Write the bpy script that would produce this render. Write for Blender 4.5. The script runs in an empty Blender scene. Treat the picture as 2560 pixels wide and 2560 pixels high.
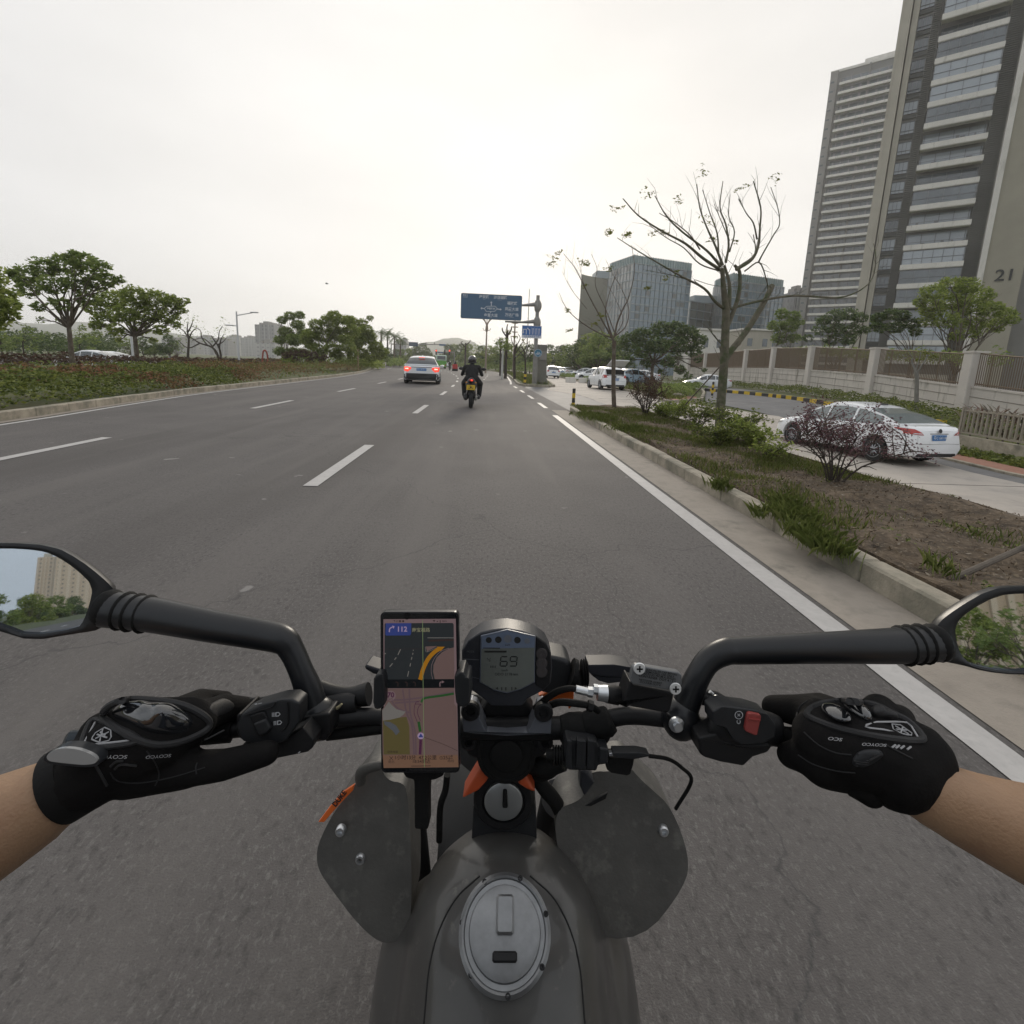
import bpy, bmesh, math, random
import numpy as np
from math import sin, cos, pi, radians, sqrt, atan2, hypot
from mathutils import Vector, Matrix, noise
from mathutils.bvhtree import BVHTree
from mathutils.geometry import delaunay_2d_cdt, tessellate_polygon
R = random.Random(7)
SC = bpy.context.scene
COL = SC.collection
# ------------------------------------------------------------------ camera
FPX, PITCH, ROLL, CAMH = 1220.0, radians(10), 0.04, 1.35
YAW, CXP, CYP = 0.05375401, 1280.0, 1129.6124
def _basis():
    f = np.array([sin(YAW)*cos(PITCH), cos(YAW)*cos(PITCH), -sin(PITCH)])
    r = np.array([cos(YAW), -sin(YAW), 0.0]); u = np.cross(r, f)
    return f, r*cos(ROLL)+u*sin(ROLL), -r*sin(ROLL)+u*cos(ROLL)
CF, CR, CU = _basis(); CPOS = np.array([0, 0, CAMH])
cd = bpy.data.cameras.new('camera'); cam = bpy.data.objects.new('camera', cd); COL.objects.link(cam)
M = Matrix.Identity(4)
for i in range(3):
    M[i][0], M[i][1], M[i][2], M[i][3] = CR[i], CU[i], -CF[i], CPOS[i]
cam.matrix_world = M
cd.sensor_width = 36; cd.lens = FPX/2560*36; cd.shift_y = -(1280-CYP)/2560
cd.clip_start = 0.02; cd.clip_end = 9000
SC.camera = cam
# ------------------------------------------------------------------ exposure
SC.view_settings.view_transform = 'Standard'; SC.view_settings.look = 'None'
SC.view_settings.exposure = 0.15
SC.cycles.volume_bounces = 2; SC.view_settings.gamma = 1.0; SC.view_settings.use_curve_mapping = False
# ------------------------------------------------------------------ sky and sun
SUN_AZ, SUN_EL = radians(7), radians(17)      # clockwise from +Y (the road ahead)
w = bpy.data.worlds.new('World'); SC.world = w; w.use_nodes = True
nt = w.node_tree; N = nt.nodes; L = nt.links; N.clear()
out = N.new('ShaderNodeOutputWorld'); bg = N.new('ShaderNodeBackground'); L.new(bg.outputs[0], out.inputs[0])
sky = N.new('ShaderNodeTexSky'); sky.sky_type = 'NISHITA'; sky.sun_disc = False
sky.sun_elevation = SUN_EL; sky.sun_rotation = SUN_AZ; sky.dust_density = 5; sky.air_density = 1.4
tc = N.new('ShaderNodeTexCoord')
def vm(op, a, b=None):
    n = N.new('ShaderNodeVectorMath'); n.operation = op
    for i, v in enumerate((a, b)):
        if v is None: continue
        if isinstance(v, (tuple, list)): n.inputs[i].default_value = v
        else: L.new(v, n.inputs[i])
    return n
dt = vm('DOT_PRODUCT', tc.outputs['Generated'], (sin(SUN_AZ)*cos(.35), cos(SUN_AZ)*cos(.35), sin(.35)))
mr = N.new('ShaderNodeMapRange'); mr.inputs[1].default_value = -1; mr.inputs[2].default_value = 1
L.new(dt.outputs['Value'], mr.inputs[0])
cr = N.new('ShaderNodeValToRGB'); e = cr.color_ramp.elements
e[0].position = 0.0; e[0].color = (0.66, 0.70, 0.75, 1)
e[1].position = 1.0; e[1].color = (0.91, 0.885, 0.85, 1)
for p_, c_ in ((0.3, (0.70, 0.735, 0.78, 1)), (0.62, (0.80, 0.81, 0.83, 1)), (0.80, (0.82, 0.815, 0.82, 1)), (0.90, (0.85, 0.835, 0.815, 1))):
    q_ = cr.color_ramp.elements.new(p_); q_.color = c_
L.new(mr.outputs[0], cr.inputs[0])
# soft banks of thin cloud
mp = N.new('ShaderNodeMapping'); mp.inputs['Scale'].default_value = (1.0, 1.0, 3.2); mp.inputs['Location'].default_value = (2.3, .4, .1)
L.new(tc.outputs['Generated'], mp.inputs[0])
nz = N.new('ShaderNodeTexNoise'); nz.inputs['Scale'].default_value = 1.7; nz.inputs['Detail'].default_value = 5; nz.inputs['Roughness'].default_value = .45
L.new(mp.outputs[0], nz.inputs[0])
cl = N.new('ShaderNodeMapRange'); cl.inputs[1].default_value = .35; cl.inputs[2].default_value = .7; cl.inputs[3].default_value = .90; cl.inputs[4].default_value = 1.05
L.new(nz.outputs[0], cl.inputs[0])
mc = vm('SCALE', cr.outputs[0]); L.new(cl.outputs[0], mc.inputs[3])
sk = vm('SCALE', sky.outputs[0]); sk.inputs[3].default_value = 0.10
mx = N.new('ShaderNodeMix'); mx.data_type = 'RGBA'; mx.inputs[0].default_value = 0.985
L.new(sk.outputs[0], mx.inputs[6]); L.new(mc.outputs[0], mx.inputs[7])
L.new(mx.outputs[2], bg.inputs[0]); bg.inputs[1].default_value = 1.0
sd = bpy.data.lights.new('sun', 'SUN'); sun = bpy.data.objects.new('sun', sd); COL.objects.link(sun)
sd.energy = 1.15; sd.angle = radians(11); sd.color = (1, .9, .76)
sun.rotation_euler = Vector((-sin(SUN_AZ)*cos(SUN_EL), -cos(SUN_AZ)*cos(SUN_EL), -sin(SUN_EL))).to_track_quat('-Z', 'Y').to_euler()
sun.location = (20, 80, 60)
# ------------------------------------------------------------------ picture point -> place helpers (used while laying out)
def ray(x, y): return CF + CR*((x-CXP)/FPX) - CU*((y-CYP)/FPX)
def G(x, y, z=0.0):
    d = ray(x, y); return CPOS + d*((z-CAMH)/d[2])
def A(x, y, Y):
    d = ray(x, y); return CPOS + d*(Y/d[1])
def q(x, y, dep): return CPOS + ray(x, y)*dep
def zs(Y):
    t = min(1, max(0, (Y-12)/18)); return -.75*(1-t*t*(3-2*t))
def zg(X, Y):
    t = min(1, max(0, (X-4.7)/0.9)); t = t*t*(3-2*t)
    return zs(Y)*t
def lerp(a, b, t): return a+(b-a)*t
def interp(x, pts):
    if x <= pts[0][0]: return pts[0][1]
    for (x0, y0), (x1, y1) in zip(pts, pts[1:]):
        if x <= x1: return lerp(y0, y1, (x-x0)/(x1-x0))
    return pts[-1][1]
# ------------------------------------------------------------------ materials
MATS = {}
def mat(name, col=(.5, .5, .5), rough=.6, metal=0, spec=.5, coat=0, var=0.0, vscale=3.0, bump=0.0, bscale=40.0,
        var2=None, emit=None, trans=0, island=None, ramp=None, transl=0, dirt=None, alpha=None):
    if name in MATS: return MATS[name]
    m = bpy.data.materials.new(name); m.use_nodes = True; MATS[name] = m
    n = m.node_tree.nodes; l = m.node_tree.links; b = n['Principled BSDF']
    b.inputs['Base Color'].default_value = (*col, 1); b.inputs['Roughness'].default_value = rough
    b.inputs['Metallic'].default_value = metal; b.inputs['Specular IOR Level'].default_value = spec
    b.inputs['Coat Weight'].default_value = coat; b.inputs['Coat Roughness'].default_value = .06
    if trans: b.inputs['Transmission Weight'].default_value = trans
    if emit: b.inputs['Emission Color'].default_value = (*emit[0], 1); b.inputs['Emission Strength'].default_value = emit[1]
    t = n.new('ShaderNodeTexCoord'); last = None
    if island:      # colours spread over separate leaves
        g = n.new('ShaderNodeNewGeometry'); r = n.new('ShaderNodeValToRGB'); l.new(g.outputs['Random Per Island'], r.inputs[0])
        el = r.color_ramp.elements
        el[0].color = (*island[0], 1); el[1].color = (*island[-1], 1)
        for i, c in enumerate(island[1:-1]):
            x = el.new((i+1)/(len(island)-1)); x.color = (*c, 1)
        last = r.outputs[0]
    if var:
        z = n.new('ShaderNodeTexNoise'); z.inputs['Scale'].default_value = vscale; z.inputs['Detail'].default_value = 6; z.inputs['Roughness'].default_value = .6
        l.new(t.outputs['Object'], z.inputs['Vector'])
        mrr = n.new('ShaderNodeMapRange'); mrr.inputs[1].default_value = .3; mrr.inputs[2].default_value = .7
        mrr.inputs[3].default_value = 1-var; mrr.inputs[4].default_value = 1+var; l.new(z.outputs[0], mrr.inputs[0])
        s = n.new('ShaderNodeVectorMath'); s.operation = 'SCALE'; l.new(mrr.outputs[0], s.inputs[3])
        if last: l.new(last, s.inputs[0])
        else: s.inputs[0].default_value = col
        last = s.outputs[0]
    if dirt:        # (colour, scale, low, high[, stretch])
        z = n.new('ShaderNodeTexNoise'); z.inputs['Scale'].default_value = dirt[1]; z.inputs['Detail'].default_value = 8; z.inputs['Roughness'].default_value = .65
        mpp = n.new('ShaderNodeMapping'); l.new(t.outputs['Object'], mpp.inputs[0]); l.new(mpp.outputs[0], z.inputs['Vector'])
        if len(dirt) > 4: mpp.inputs['Scale'].default_value = dirt[4]
        mrr = n.new('ShaderNodeMapRange'); mrr.inputs[1].default_value = dirt[2]; mrr.inputs[2].default_value = dirt[3]; l.new(z.outputs[0], mrr.inputs[0])
        mm = n.new('ShaderNodeMix'); mm.data_type = 'RGBA'; l.new(mrr.outputs[0], mm.inputs[0])
        if last: l.new(last, mm.inputs[6])
        else: mm.inputs[6].default_value = (*col, 1)
        mm.inputs[7].default_value = (*dirt[0], 1); last = mm.outputs[2]
    if last: l.new(last, b.inputs['Base Color'])
    if bump:
        z = n.new('ShaderNodeTexNoise'); z.inputs['Scale'].default_value = bscale; z.inputs['Detail'].default_value = 5
        l.new(t.outputs['Object'], z.inputs['Vector'])
        bb = n.new('ShaderNodeBump'); bb.inputs['Strength'].default_value = bump; bb.inputs['Distance'].default_value = .5/bscale
        l.new(z.outputs[0], bb.inputs['Height']); l.new(bb.outputs[0], b.inputs['Normal'])
    if transl:
        tr = n.new('ShaderNodeBsdfTranslucent'); ms = n.new('ShaderNodeMixShader'); ms.inputs[0].default_value = transl
        if last: l.new(last, tr.inputs[0])
        else: tr.inputs[0].default_value = (*col, 1)
        l.new(b.outputs[0], ms.inputs[1]); l.new(tr.outputs[0], ms.inputs[2]); l.new(ms.outputs[0], n['Material Output'].inputs[0])
    return m
def grid_mat(name, wall, glass, bw, bh, mortar, rough=.35, scale=1.0, wallrough=.8):
    """brick-texture grid of windows, for towers too far for their windows to show singly"""
    if name in MATS: return MATS[name]
    m = bpy.data.materials.new(name); m.use_nodes = True; MATS[name] = m
    n = m.node_tree.nodes; l = m.node_tree.links; b = n['Principled BSDF']
    uv = n.new('ShaderNodeUVMap')
    br = n.new('ShaderNodeTexBrick'); l.new(uv.outputs[0], br.inputs['Vector']); br.offset = 0
    br.inputs['Scale'].default_value = 1; br.inputs['Brick Width'].default_value = bw; br.inputs['Row Height'].default_value = bh
    br.inputs['Mortar Size'].default_value = mortar; br.inputs['Mortar Smooth'].default_value = 0; br.inputs['Bias'].default_value = 0
    br.inputs['Color1'].default_value = (*glass, 1); br.inputs['Color2'].default_value = (*[c*1.5 for c in glass], 1); br.inputs['Mortar'].default_value = (*wall, 1)
    l.new(br.outputs[0], b.inputs['Base Color'])
    mrr = n.new('ShaderNodeMapRange'); mrr.inputs[3].default_value = rough; mrr.inputs[4].default_value = wallrough
    l.new(br.outputs['Fac'], mrr.inputs[0]); l.new(mrr.outputs[0], b.inputs['Roughness'])
    return m
# ------------------------------------------------------------------ mesh building
class MB:
    def __init__(s): s.v = []; s.f = []; s.m = []
    def add(s, vs, fs, mi=0):
        o = len(s.v); s.v.extend([tuple(map(float, p)) for p in vs]); s.f.extend([tuple(i+o for i in f) for f in fs]); s.m.extend([mi]*len(fs)); return s
    def box(s, c, d, rz=0, mi=0, R3=None, bev=0):
        hx, hy, hz = d[0]/2, d[1]/2, d[2]/2
        if bev:
            b = min(bev, hx*.9, hy*.9, hz*.9); pts = []
            rings = [(-hz, b), (-hz+b, 0), (hz-b, 0), (hz, b)]
            for z, i in rings:
                x, y = hx-i, hy-i; k = b if i == 0 else b*.6
                pts += [(x, y-k, z), (x-k, y, z), (-x+k, y, z), (-x, y-k, z), (-x, -y+k, z), (-x+k, -y, z), (x-k, -y, z), (x, -y+k, z)]
            fs = [tuple(range(7, -1, -1)), tuple(range(24, 32))]
            for r in range(3):
                for i in range(8): fs.append((r*8+i, r*8+(i+1) % 8, r*8+8+(i+1) % 8, r*8+8+i))
        else:
            pts = [(x, y, z) for z in (-hz, hz) for x, y in ((-hx, -hy), (hx, -hy), (hx, hy), (-hx, hy))]
            fs = [(3, 2, 1, 0), (4, 5, 6, 7), (0, 1, 5, 4), (1, 2, 6, 5), (2, 3, 7, 6), (3, 0, 4, 7)]
        if R3 is not None: pts = [tuple(R3 @ Vector(p)) for p in pts]
        elif rz: pts = [(p[0]*cos(rz)-p[1]*sin(rz), p[0]*sin(rz)+p[1]*cos(rz), p[2]) for p in pts]
        return s.add([(p[0]+c[0], p[1]+c[1], p[2]+c[2]) for p in pts], fs, mi)
    def tube(s, pts, rad, n=10, cap=True, mi=0, flat=1.0):
        P = [Vector(p) for p in pts]; k = len(P)
        if not hasattr(rad, '__len__'): rad = [rad]*k
        vs = []; T0 = None; nx = None
        for i in range(k):
            t = (P[min(i+1, k-1)]-P[max(i-1, 0)])
            if t.length < 1e-9: t = Vector((0, 0, 1))
            t.normalize()
            if nx is None:
                a = Vector((0, 0, 1)) if abs(t.z) < .9 else Vector((1, 0, 0)); nx = t.cross(a).normalized()
            nx = (nx - t*nx.dot(t))
            if nx.length < 1e-6: nx = t.orthogonal()
            nx.normalize(); ny = t.cross(nx)
            for j in range(n):
                a = 2*pi*j/n; vs.append(P[i]+nx*(cos(a)*rad[i])+ny*(sin(a)*rad[i]*flat))
        fs = []
        for i in range(k-1):
            for j in range(n): fs.append((i*n+j, i*n+(j+1) % n, (i+1)*n+(j+1) % n, (i+1)*n+j))
        if cap: fs.append(tuple(range(n-1, -1, -1))); fs.append(tuple((k-1)*n+j for j in range(n)))
        return s.add(vs, fs, mi)
    def prism(s, pts, off, mi=0):
        """closed outline (3D points) pushed along a vector"""
        n = len(pts); a = [Vector(p) for p in pts]; o = Vector(off); b = [p+o for p in a]
        tr = tessellate_polygon([a]); fs = [tuple(t) for t in tr]+[tuple(i+n for i in reversed(t)) for t in tr]
        fs += [((i+1) % n, i, n+i, n+(i+1) % n) for i in range(n)]
        return s.add(a+b, fs, mi)
    def poly(s, pts, mi=0): return s.add(pts, [tuple(range(len(pts)))], mi)
    def ell(s, c, r, n=14, m=9, mi=0, R3=None):
        vs = []; fs = []
        for i in range(m+1):
            th = pi*i/m
            for j in range(n):
                p = Vector((r[0]*sin(th)*cos(2*pi*j/n), r[1]*sin(th)*sin(2*pi*j/n), r[2]*cos(th)))
                if R3 is not None: p = R3 @ p
                vs.append(p+Vector(c))
        for i in range(m):
            for j in range(n): fs.append((i*n+j, (i+1)*n+j, (i+1)*n+(j+1) % n, i*n+(j+1) % n))
        return s.add(vs, fs, mi)
    def lathe(s, prof, o, ax=(0, 0, 1), n=20, mi=0):
        ax = Vector(ax).normalized(); e1 = ax.orthogonal().normalized(); e2 = ax.cross(e1); vs = []; fs = []; o = Vector(o)
        for r, z in prof:
            for j in range(n): vs.append(o+ax*z+e1*(r*cos(2*pi*j/n))+e2*(r*sin(2*pi*j/n)))
        k = len(prof)
        for i in range(k-1):
            for j in range(n): fs.append((i*n+j, i*n+(j+1) % n, (i+1)*n+(j+1) % n, (i+1)*n+j))
        if prof[0][0] > 1e-4: fs.append(tuple(range(n-1, -1, -1)))
        if prof[-1][0] > 1e-4: fs.append(tuple((k-1)*n+j for j in range(n)))
        return s.add(vs, fs, mi)
    def mesh(s, name, smooth=False, merge=False):
        me = bpy.data.meshes.new(name); me.from_pydata(s.v, [], s.f); me.update()
        if s.m and max(s.m): me.polygons.foreach_set('material_index', s.m)
        b = bmesh.new(); b.from_mesh(me)
        if merge: bmesh.ops.remove_doubles(b, verts=b.verts, dist=1e-5)
        bmesh.ops.recalc_face_normals(b, faces=b.faces); b.to_mesh(me); b.free()
        if smooth:
            me.polygons.foreach_set('use_smooth', [True]*len(me.polygons))
            try: me.set_sharp_from_angle(angle=radians(smooth if smooth is not True else 40))
            except Exception: pass
        return me
    def build(s, name, mats, parent=None, smooth=False, loc=(0, 0, 0), merge=False):
        return link(name, s.mesh(name, smooth, merge), mats, parent, loc)
def link(name, me, mats, parent=None, loc=(0, 0, 0)):
    for x in (mats if isinstance(mats, (list, tuple)) else [mats]): me.materials.append(x)
    o = bpy.data.objects.new(name, me); COL.objects.link(o); o.location = loc
    if parent: o.parent = parent
    return o
def tag(o, label=None, cat=None, group=None, kind=None):
    if label: o['label'] = label
    if cat: o['category'] = cat
    if group: o['group'] = group
    if kind: o['kind'] = kind
    return o
def empty(name, label, cat, loc=(0, 0, 0), rz=0, group=None):
    o = bpy.data.objects.new(name, None); COL.objects.link(o); o.location = loc; o.rotation_euler = (0, 0, rz); o.empty_display_size = .2
    return tag(o, label, cat, group)
def copy_tree(o, parent=None):
    c = o.copy(); COL.objects.link(c); c.parent = parent
    for ch in list(o.children): copy_tree(ch, c)
    return c
def inst(o, loc, rz, label, group=None, scale=1):
    c = copy_tree(o); c.location = loc; c.rotation_euler = (0, 0, rz); c.scale = (scale,)*3; c['label'] = label
    if group: c['group'] = group
    return c
_txt = {}
def text_mesh(s, size=1.0, align='CENTER', bold=0.0):
    """flat text as (verts2d, faces)"""
    k = (s, size, align, bold)
    if k in _txt: return _txt[k]
    cu = bpy.data.curves.new('t', 'FONT'); cu.body = s; cu.size = size; cu.align_x = align; cu.align_y = 'CENTER'; cu.offset = bold*size; cu.resolution_u = 3
    o = bpy.data.objects.new('t', cu); COL.objects.link(o); bpy.context.view_layer.update()
    me = bpy.data.meshes.new_from_object(o); v = [tuple(p.co) for p in me.vertices]; f = [tuple(p.vertices) for p in me.polygons]
    bpy.data.objects.remove(o); bpy.data.meshes.remove(me); bpy.data.curves.remove(cu)
    _txt[k] = (v, f); return v, f
def put_text(mb, s, o, u, v, size, mi=0, align='CENTER', bold=0.0):
    """text laid on a plane with origin o, unit axes u (right), v (up)"""
    vs, fs = text_mesh(s, size, align, bold); o, u, v = Vector(o), Vector(u), Vector(v)
    return mb.add([o+u*p[0]+v*p[1] for p in vs], fs, mi)
def chaikin(pts, n=2, closed=True):
    for _ in range(n):
        r = []; m = len(pts)
        for i in range(m if closed else m-1):
            a, b = np.array(pts[i], float), np.array(pts[(i+1) % m], float); r += [a*.75+b*.25, a*.25+b*.75]
        if not closed: r = [np.array(pts[0], float)]+r+[np.array(pts[-1], float)]
        pts = r
    return pts
def bez(pts, n=6):
    """smooth open curve through points (catmull-rom)"""
    P = [np.array(p, float) for p in pts]; P = [2*P[0]-P[1]]+P+[2*P[-1]-P[-2]]; r = []
    for i in range(1, len(P)-2):
        for k in range(n):
            t = k/n; a, b, c, d = P[i-1:i+3]
            r.append(.5*((2*b)+(c-a)*t+(2*a-5*b+4*c-d)*t*t+(3*b-a-3*c+d)*t**3))
    r.append(P[-2]); return r
# ================================================================== ground, roads, markings
m_asph = mat('asphalt', (.108, .100, .096), rough=.8, spec=.22, var=.16, vscale=.7, bump=.9, bscale=190)
def asphalt_speckle(m, amt=.5):
    n = m.node_tree.nodes; l = m.node_tree.links; b = n['Principled BSDF']
    src = b.inputs['Base Color'].links[0].from_socket; t = n.new('ShaderNodeTexCoord')
    def layer(src, scale, lo, hi, col, rnd=.5, stretch=None):
        z = n.new('ShaderNodeTexNoise'); z.inputs['Scale'].default_value = scale; z.inputs['Detail'].default_value = 3; z.inputs['Roughness'].default_value = rnd
        mpp = n.new('ShaderNodeMapping'); l.new(t.outputs['Object'], mpp.inputs[0]); l.new(mpp.outputs[0], z.inputs['Vector'])
        if stretch: mpp.inputs['Scale'].default_value = stretch
        mrr = n.new('ShaderNodeMapRange'); mrr.inputs[1].default_value = lo; mrr.inputs[2].default_value = hi; l.new(z.outputs[0], mrr.inputs[0])
        mm = n.new('ShaderNodeMix'); mm.data_type = 'RGBA'; l.new(mrr.outputs[0], mm.inputs[0]); l.new(src, mm.inputs[6]); mm.inputs[7].default_value = (*col, 1)
        return mm.outputs[2]
    s = layer(src, 75, .52, .66, (.155*amt*2, .147*amt*2, .14*amt*2), .75, (1, .55, 1))
    s = layer(s, 95, .60, .40, (.062, .06, .058), .7) if False else s
    s = layer(s, 42, .52, .66, (.078, .073, .07), .7, (1, .55, 1))
    s = layer(s, .45, .56, .70, (.085, .078, .074), .55, (1.0, .1, 1))
    s = layer(s, .9, .50, .75, (.135, .125, .118), .6, (1.6, .12, 1))       # worn wheel tracks along the lanes
    s = layer(s, 3.1, .725, .75, (.22, .21, .20), .4)                       # pale scuffs
    # thin tar-filled cracks
    v = n.new('ShaderNodeTexVoronoi'); v.feature = 'DISTANCE_TO_EDGE'; v.inputs['Scale'].default_value = .17
    z = n.new('ShaderNodeTexNoise'); z.inputs['Scale'].default_value = 1.3; z.inputs['Detail'].default_value = 6
    l.new(t.outputs['Object'], z.inputs['Vector']); ad = n.new('ShaderNodeVectorMath'); ad.operation = 'MULTIPLY_ADD'
    ad.inputs[1].default_value = (1.2, 1.2, 0); l.new(z.outputs[1], ad.inputs[0]); l.new(t.outputs['Object'], ad.inputs[2]); l.new(ad.outputs[0], v.inputs['Vector'])
    mrr = n.new('ShaderNodeMapRange'); mrr.inputs[1].default_value = .0016; mrr.inputs[2].default_value = .0; mrr.inputs[4].default_value = .55; l.new(v.outputs['Distance'], mrr.inputs[0])
    mm = n.new('ShaderNodeMix'); mm.data_type = 'RGBA'; l.new(mrr.outputs[0], mm.inputs[0]); l.new(s, mm.inputs[6]); mm.inputs[7].default_value = (.05, .05, .05, 1)
    l.new(mm.outputs[2], b.inputs['Base Color'])
asphalt_speckle(m_asph)
m_asph2 = mat('side asphalt', (.115, .115, .118), rough=.7, var=.15, vscale=.9, bump=.7, bscale=150, dirt=((.17, .165, .16), 1.5, .5, .75))
m_conc = mat('concrete paving', (.40, .36, .315), rough=.8, var=.12, vscale=.8, bump=.35, bscale=90, dirt=((.25, .23, .21), 1.1, .5, .8))
m_kerb = mat('kerb stone', (.34, .30, .235), rough=.85, var=.25, vscale=5, bump=.7, bscale=60, dirt=((.15, .145, .11), 2.2, .45, .7))
m_gut = mat('gutter concrete', (.29, .255, .215), rough=.85, var=.2, vscale=3, bump=.5, bscale=80, dirt=((.13, .12, .10), 3, .5, .75))
m_paint = mat('road paint', (.43, .415, .40), rough=.6, var=.08, vscale=9, dirt=((.33, .32, .31), 30, .5, .9))
m_yel = mat('yellow paint', (.62, .42, .03), rough=.5, var=.15, vscale=6)
m_blk = mat('black paint', (.03, .03, .03), rough=.5)
m_soil = mat('soil', (.10, .073, .048), rough=1, var=.6, vscale=9, bump=1.0, bscale=30, dirt=((.20, .16, .115), 34, .55, .7))
m_grassg = mat('grass ground', (.075, .095, .03), rough=1, var=.4, vscale=.6, bump=.8, bscale=12, dirt=((.12, .10, .055), .5, .45, .7))
m_brick = mat('brick paving', (.26, .125, .085), rough=.85, var=.2, vscale=12, bump=.4, bscale=40)

def struct(o): o['kind'] = 'structure'; return o
# open ground, one sheet to the horizon
xs = sorted(set([-1700, -700, -300, -150, -80]+list(range(-60, 0, 6))+[0, 2, 4, 4.7, 4.9, 5.1, 5.3, 5.5, 5.7, 6, 8, 10, 12, 14, 17, 20, 24, 30, 40, 60, 100, 200, 500, 1700]))
ys = sorted(set([-1500, -600, -300, -120, -60, -30]+list(range(-20, 12, 4))+list(range(12, 32, 2))+[36, 40, 60, 90, 150, 250, 400, 800, 1700]))
g = MB(); vs = [(x, y, zg(x, y)-.05) for y in ys for x in xs]; nx = len(xs)
g.add(vs, [(j*nx+i, j*nx+i+1, (j+1)*nx+i+1, (j+1)*nx+i) for j in range(len(ys)-1) for i in range(nx-1)])
struct(g.build('ground', m_grassg, smooth=60))

XLp = [(-400, 40), (-120, -4.0), (-30, -8.0), (0, -8.1), (8.6, -8.25), (12.5, -9.0), (16.8, -9.7), (30, -10.6), (38.6, -11.2), (50, -12.6), (61, -14.5), (88, -19.5), (143, -29.5), (200, -42), (300, -66), (500, -120)]
def XL(Y): return interp(Y, XLp)
XRp = [(-400, 60), (-120, 8), (-30, 2.62), (0, 2.6), (15.6, 2.6), (16, 2.6), (36, 2.3), (45, 2.25), (74, 2.6), (90, 1.9), (114, -.6), (180, -8.5), (277, -26), (500, -84)]
def XR(Y): return interp(Y, XRp)
def strip_mesh(fl, fr, ys_, z, zf=None, nx=2):
    b = MB(); vs = []
    for y in ys_:
        a, c = fl(y), fr(y)
        for i in range(nx): x = lerp(a, c, i/(nx-1)); vs.append((x, y, (zf(x, y) if zf else 0)+z))
    return b.add(vs, [(j*nx+i, j*nx+i+1, (j+1)*nx+i+1, (j+1)*nx+i) for j in range(len(ys_)-1) for i in range(nx-1)])
def frange(a, b, s):
    r = []; x = a
    while x < b-1e-6: r.append(x); x += s
    return r+[b]
YS = frange(-400, -30, 30)+frange(-28, 80, 2)+frange(86, 300, 8)+frange(320, 500, 30)
struct(strip_mesh(lambda y: XL(y)-.1, lambda y: XR(y)+.05, YS, 0).build('main_road', m_asph))
# exit apron between the two green strips
AP_Y = frange(15.7, 34.2, .9)
# second carriageway beyond the left green belt
struct(strip_mesh(lambda y: XL(y)-38, lambda y: XL(y)-24, YS, .02-.03).build('opposite_road', m_asph2))
# concrete side road, falling below the main road
def CLx(y): return interp(y, [(-200, 5.2), (14, 5.05), (17, 5.1), (21.5, 5.2), (26, 4.6), (30, 3.6), (33, 4.2), (58, 6.1), (120, 6), (200, 4)])
struct(strip_mesh(lambda y: 2.3, lambda y: CLx(y)+.3, AP_Y, -.018, zg, 14).build('exit_apron', m_asph2))
def CRx(y): return interp(y, [(-200, 11.8), (11, 11.8), (15, 12.4), (21, 12.9), (24, 10.5), (27, 9.1), (43, 9.2), (70, 9.8), (200, 8)])
YC = frange(-200, -10, 10)+frange(-9, 70, 1)+frange(75, 200, 15)
struct(strip_mesh(CLx, CRx, YC, -.012, zg, 6).build('side_road', m_conc))
# joints in the concrete slabs
jm = MB()
for y in frange(-6, 60, 5.2): jm.box(((CLx(y)+CRx(y))/2, y, zg(8, y)-.011), (CRx(y)-CLx(y)-.2, .02, .006))
struct(jm.build('slab_joints', mat('joint tar', (.06, .055, .05), rough=.8)))
# dark strip and kerb between side road and brick path
struct(strip_mesh(CRx, lambda y: CRx(y)+.75, [y for y in YC if y <= 15.5], -.016, zg).build('gutter', m_asph2))
def kerb_path(pts, w=.14, h=.13, z0=None, base=-.06):
    """kerb stones along a path, one real step high, each stone slightly off its neighbour"""
    b = MB(); rr = random.Random(len(pts)); P = [Vector((*p[:2], 0)) for p in pts]
    for a, c in zip(P, P[1:]):
        n = max(1, round((c-a).length/1.0)) if (c-a).length < 30 else 8
        for i in range(n):
            p, s = a.lerp(c, i/n), a.lerp(c, (i+1)/n); d = (s-p); ln = d.length; d.normalize(); m_ = (p+s)/2
            z = (z0(m_.x, m_.y) if z0 else 0); hh = h+rr.uniform(-.006, .006)
            b.box((m_.x+rr.uniform(-.006, .006), m_.y, z+(hh+base)/2), (ln-.006, w, hh-base), rz=atan2(d.y, d.x), bev=.015 if ln < 3 else 0)
    return b
struct(kerb_path([(XL(y)-.42, y) for y in frange(-30, 80, 2)+frange(88, 200, 8)], .16, .17).build('kerb', m_kerb))
struct(strip_mesh(lambda y: XL(y)-.34, lambda y: XL(y)-.14, frange(-30, 80, 2)+frange(88, 300, 8), .006).build('gutter', m_gut))
struct(strip_mesh(lambda y: 2.05, lambda y: 2.545, frange(-30, 15, 1)+[15.6], .004).build('gutter', m_gut))
struct(kerb_path([(2.62, y) for y in frange(-30, 14, 1)]+[(2.66, 15.2), (2.85, 16.0), (3.2, 16.4), (3.9, 16.5), (4.6, 16.4), (4.95, 16.0), (5.0, 15.0)], .15, .15).build('kerb', m_kerb))
struct(kerb_path([(4.95, y) for y in frange(-30, 15, 1)], .12, .12, base=-1.0).build('kerb', m_kerb))
nose = [(-.25, 114), (1.0, 100), (2.0, 90), (2.75, 74), (2.65, 60), (2.4, 45), (2.2, 37.5), (2.25, 35), (2.6, 33.9), (3.3, 33.5), (4.2, 33.8), (4.7, 35), (5.3, 42), (6.0, 56), (5.8, 80), (5.5, 110)]
struct(kerb_path(nose, .16, .14).build('kerb', m_kerb))
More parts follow.
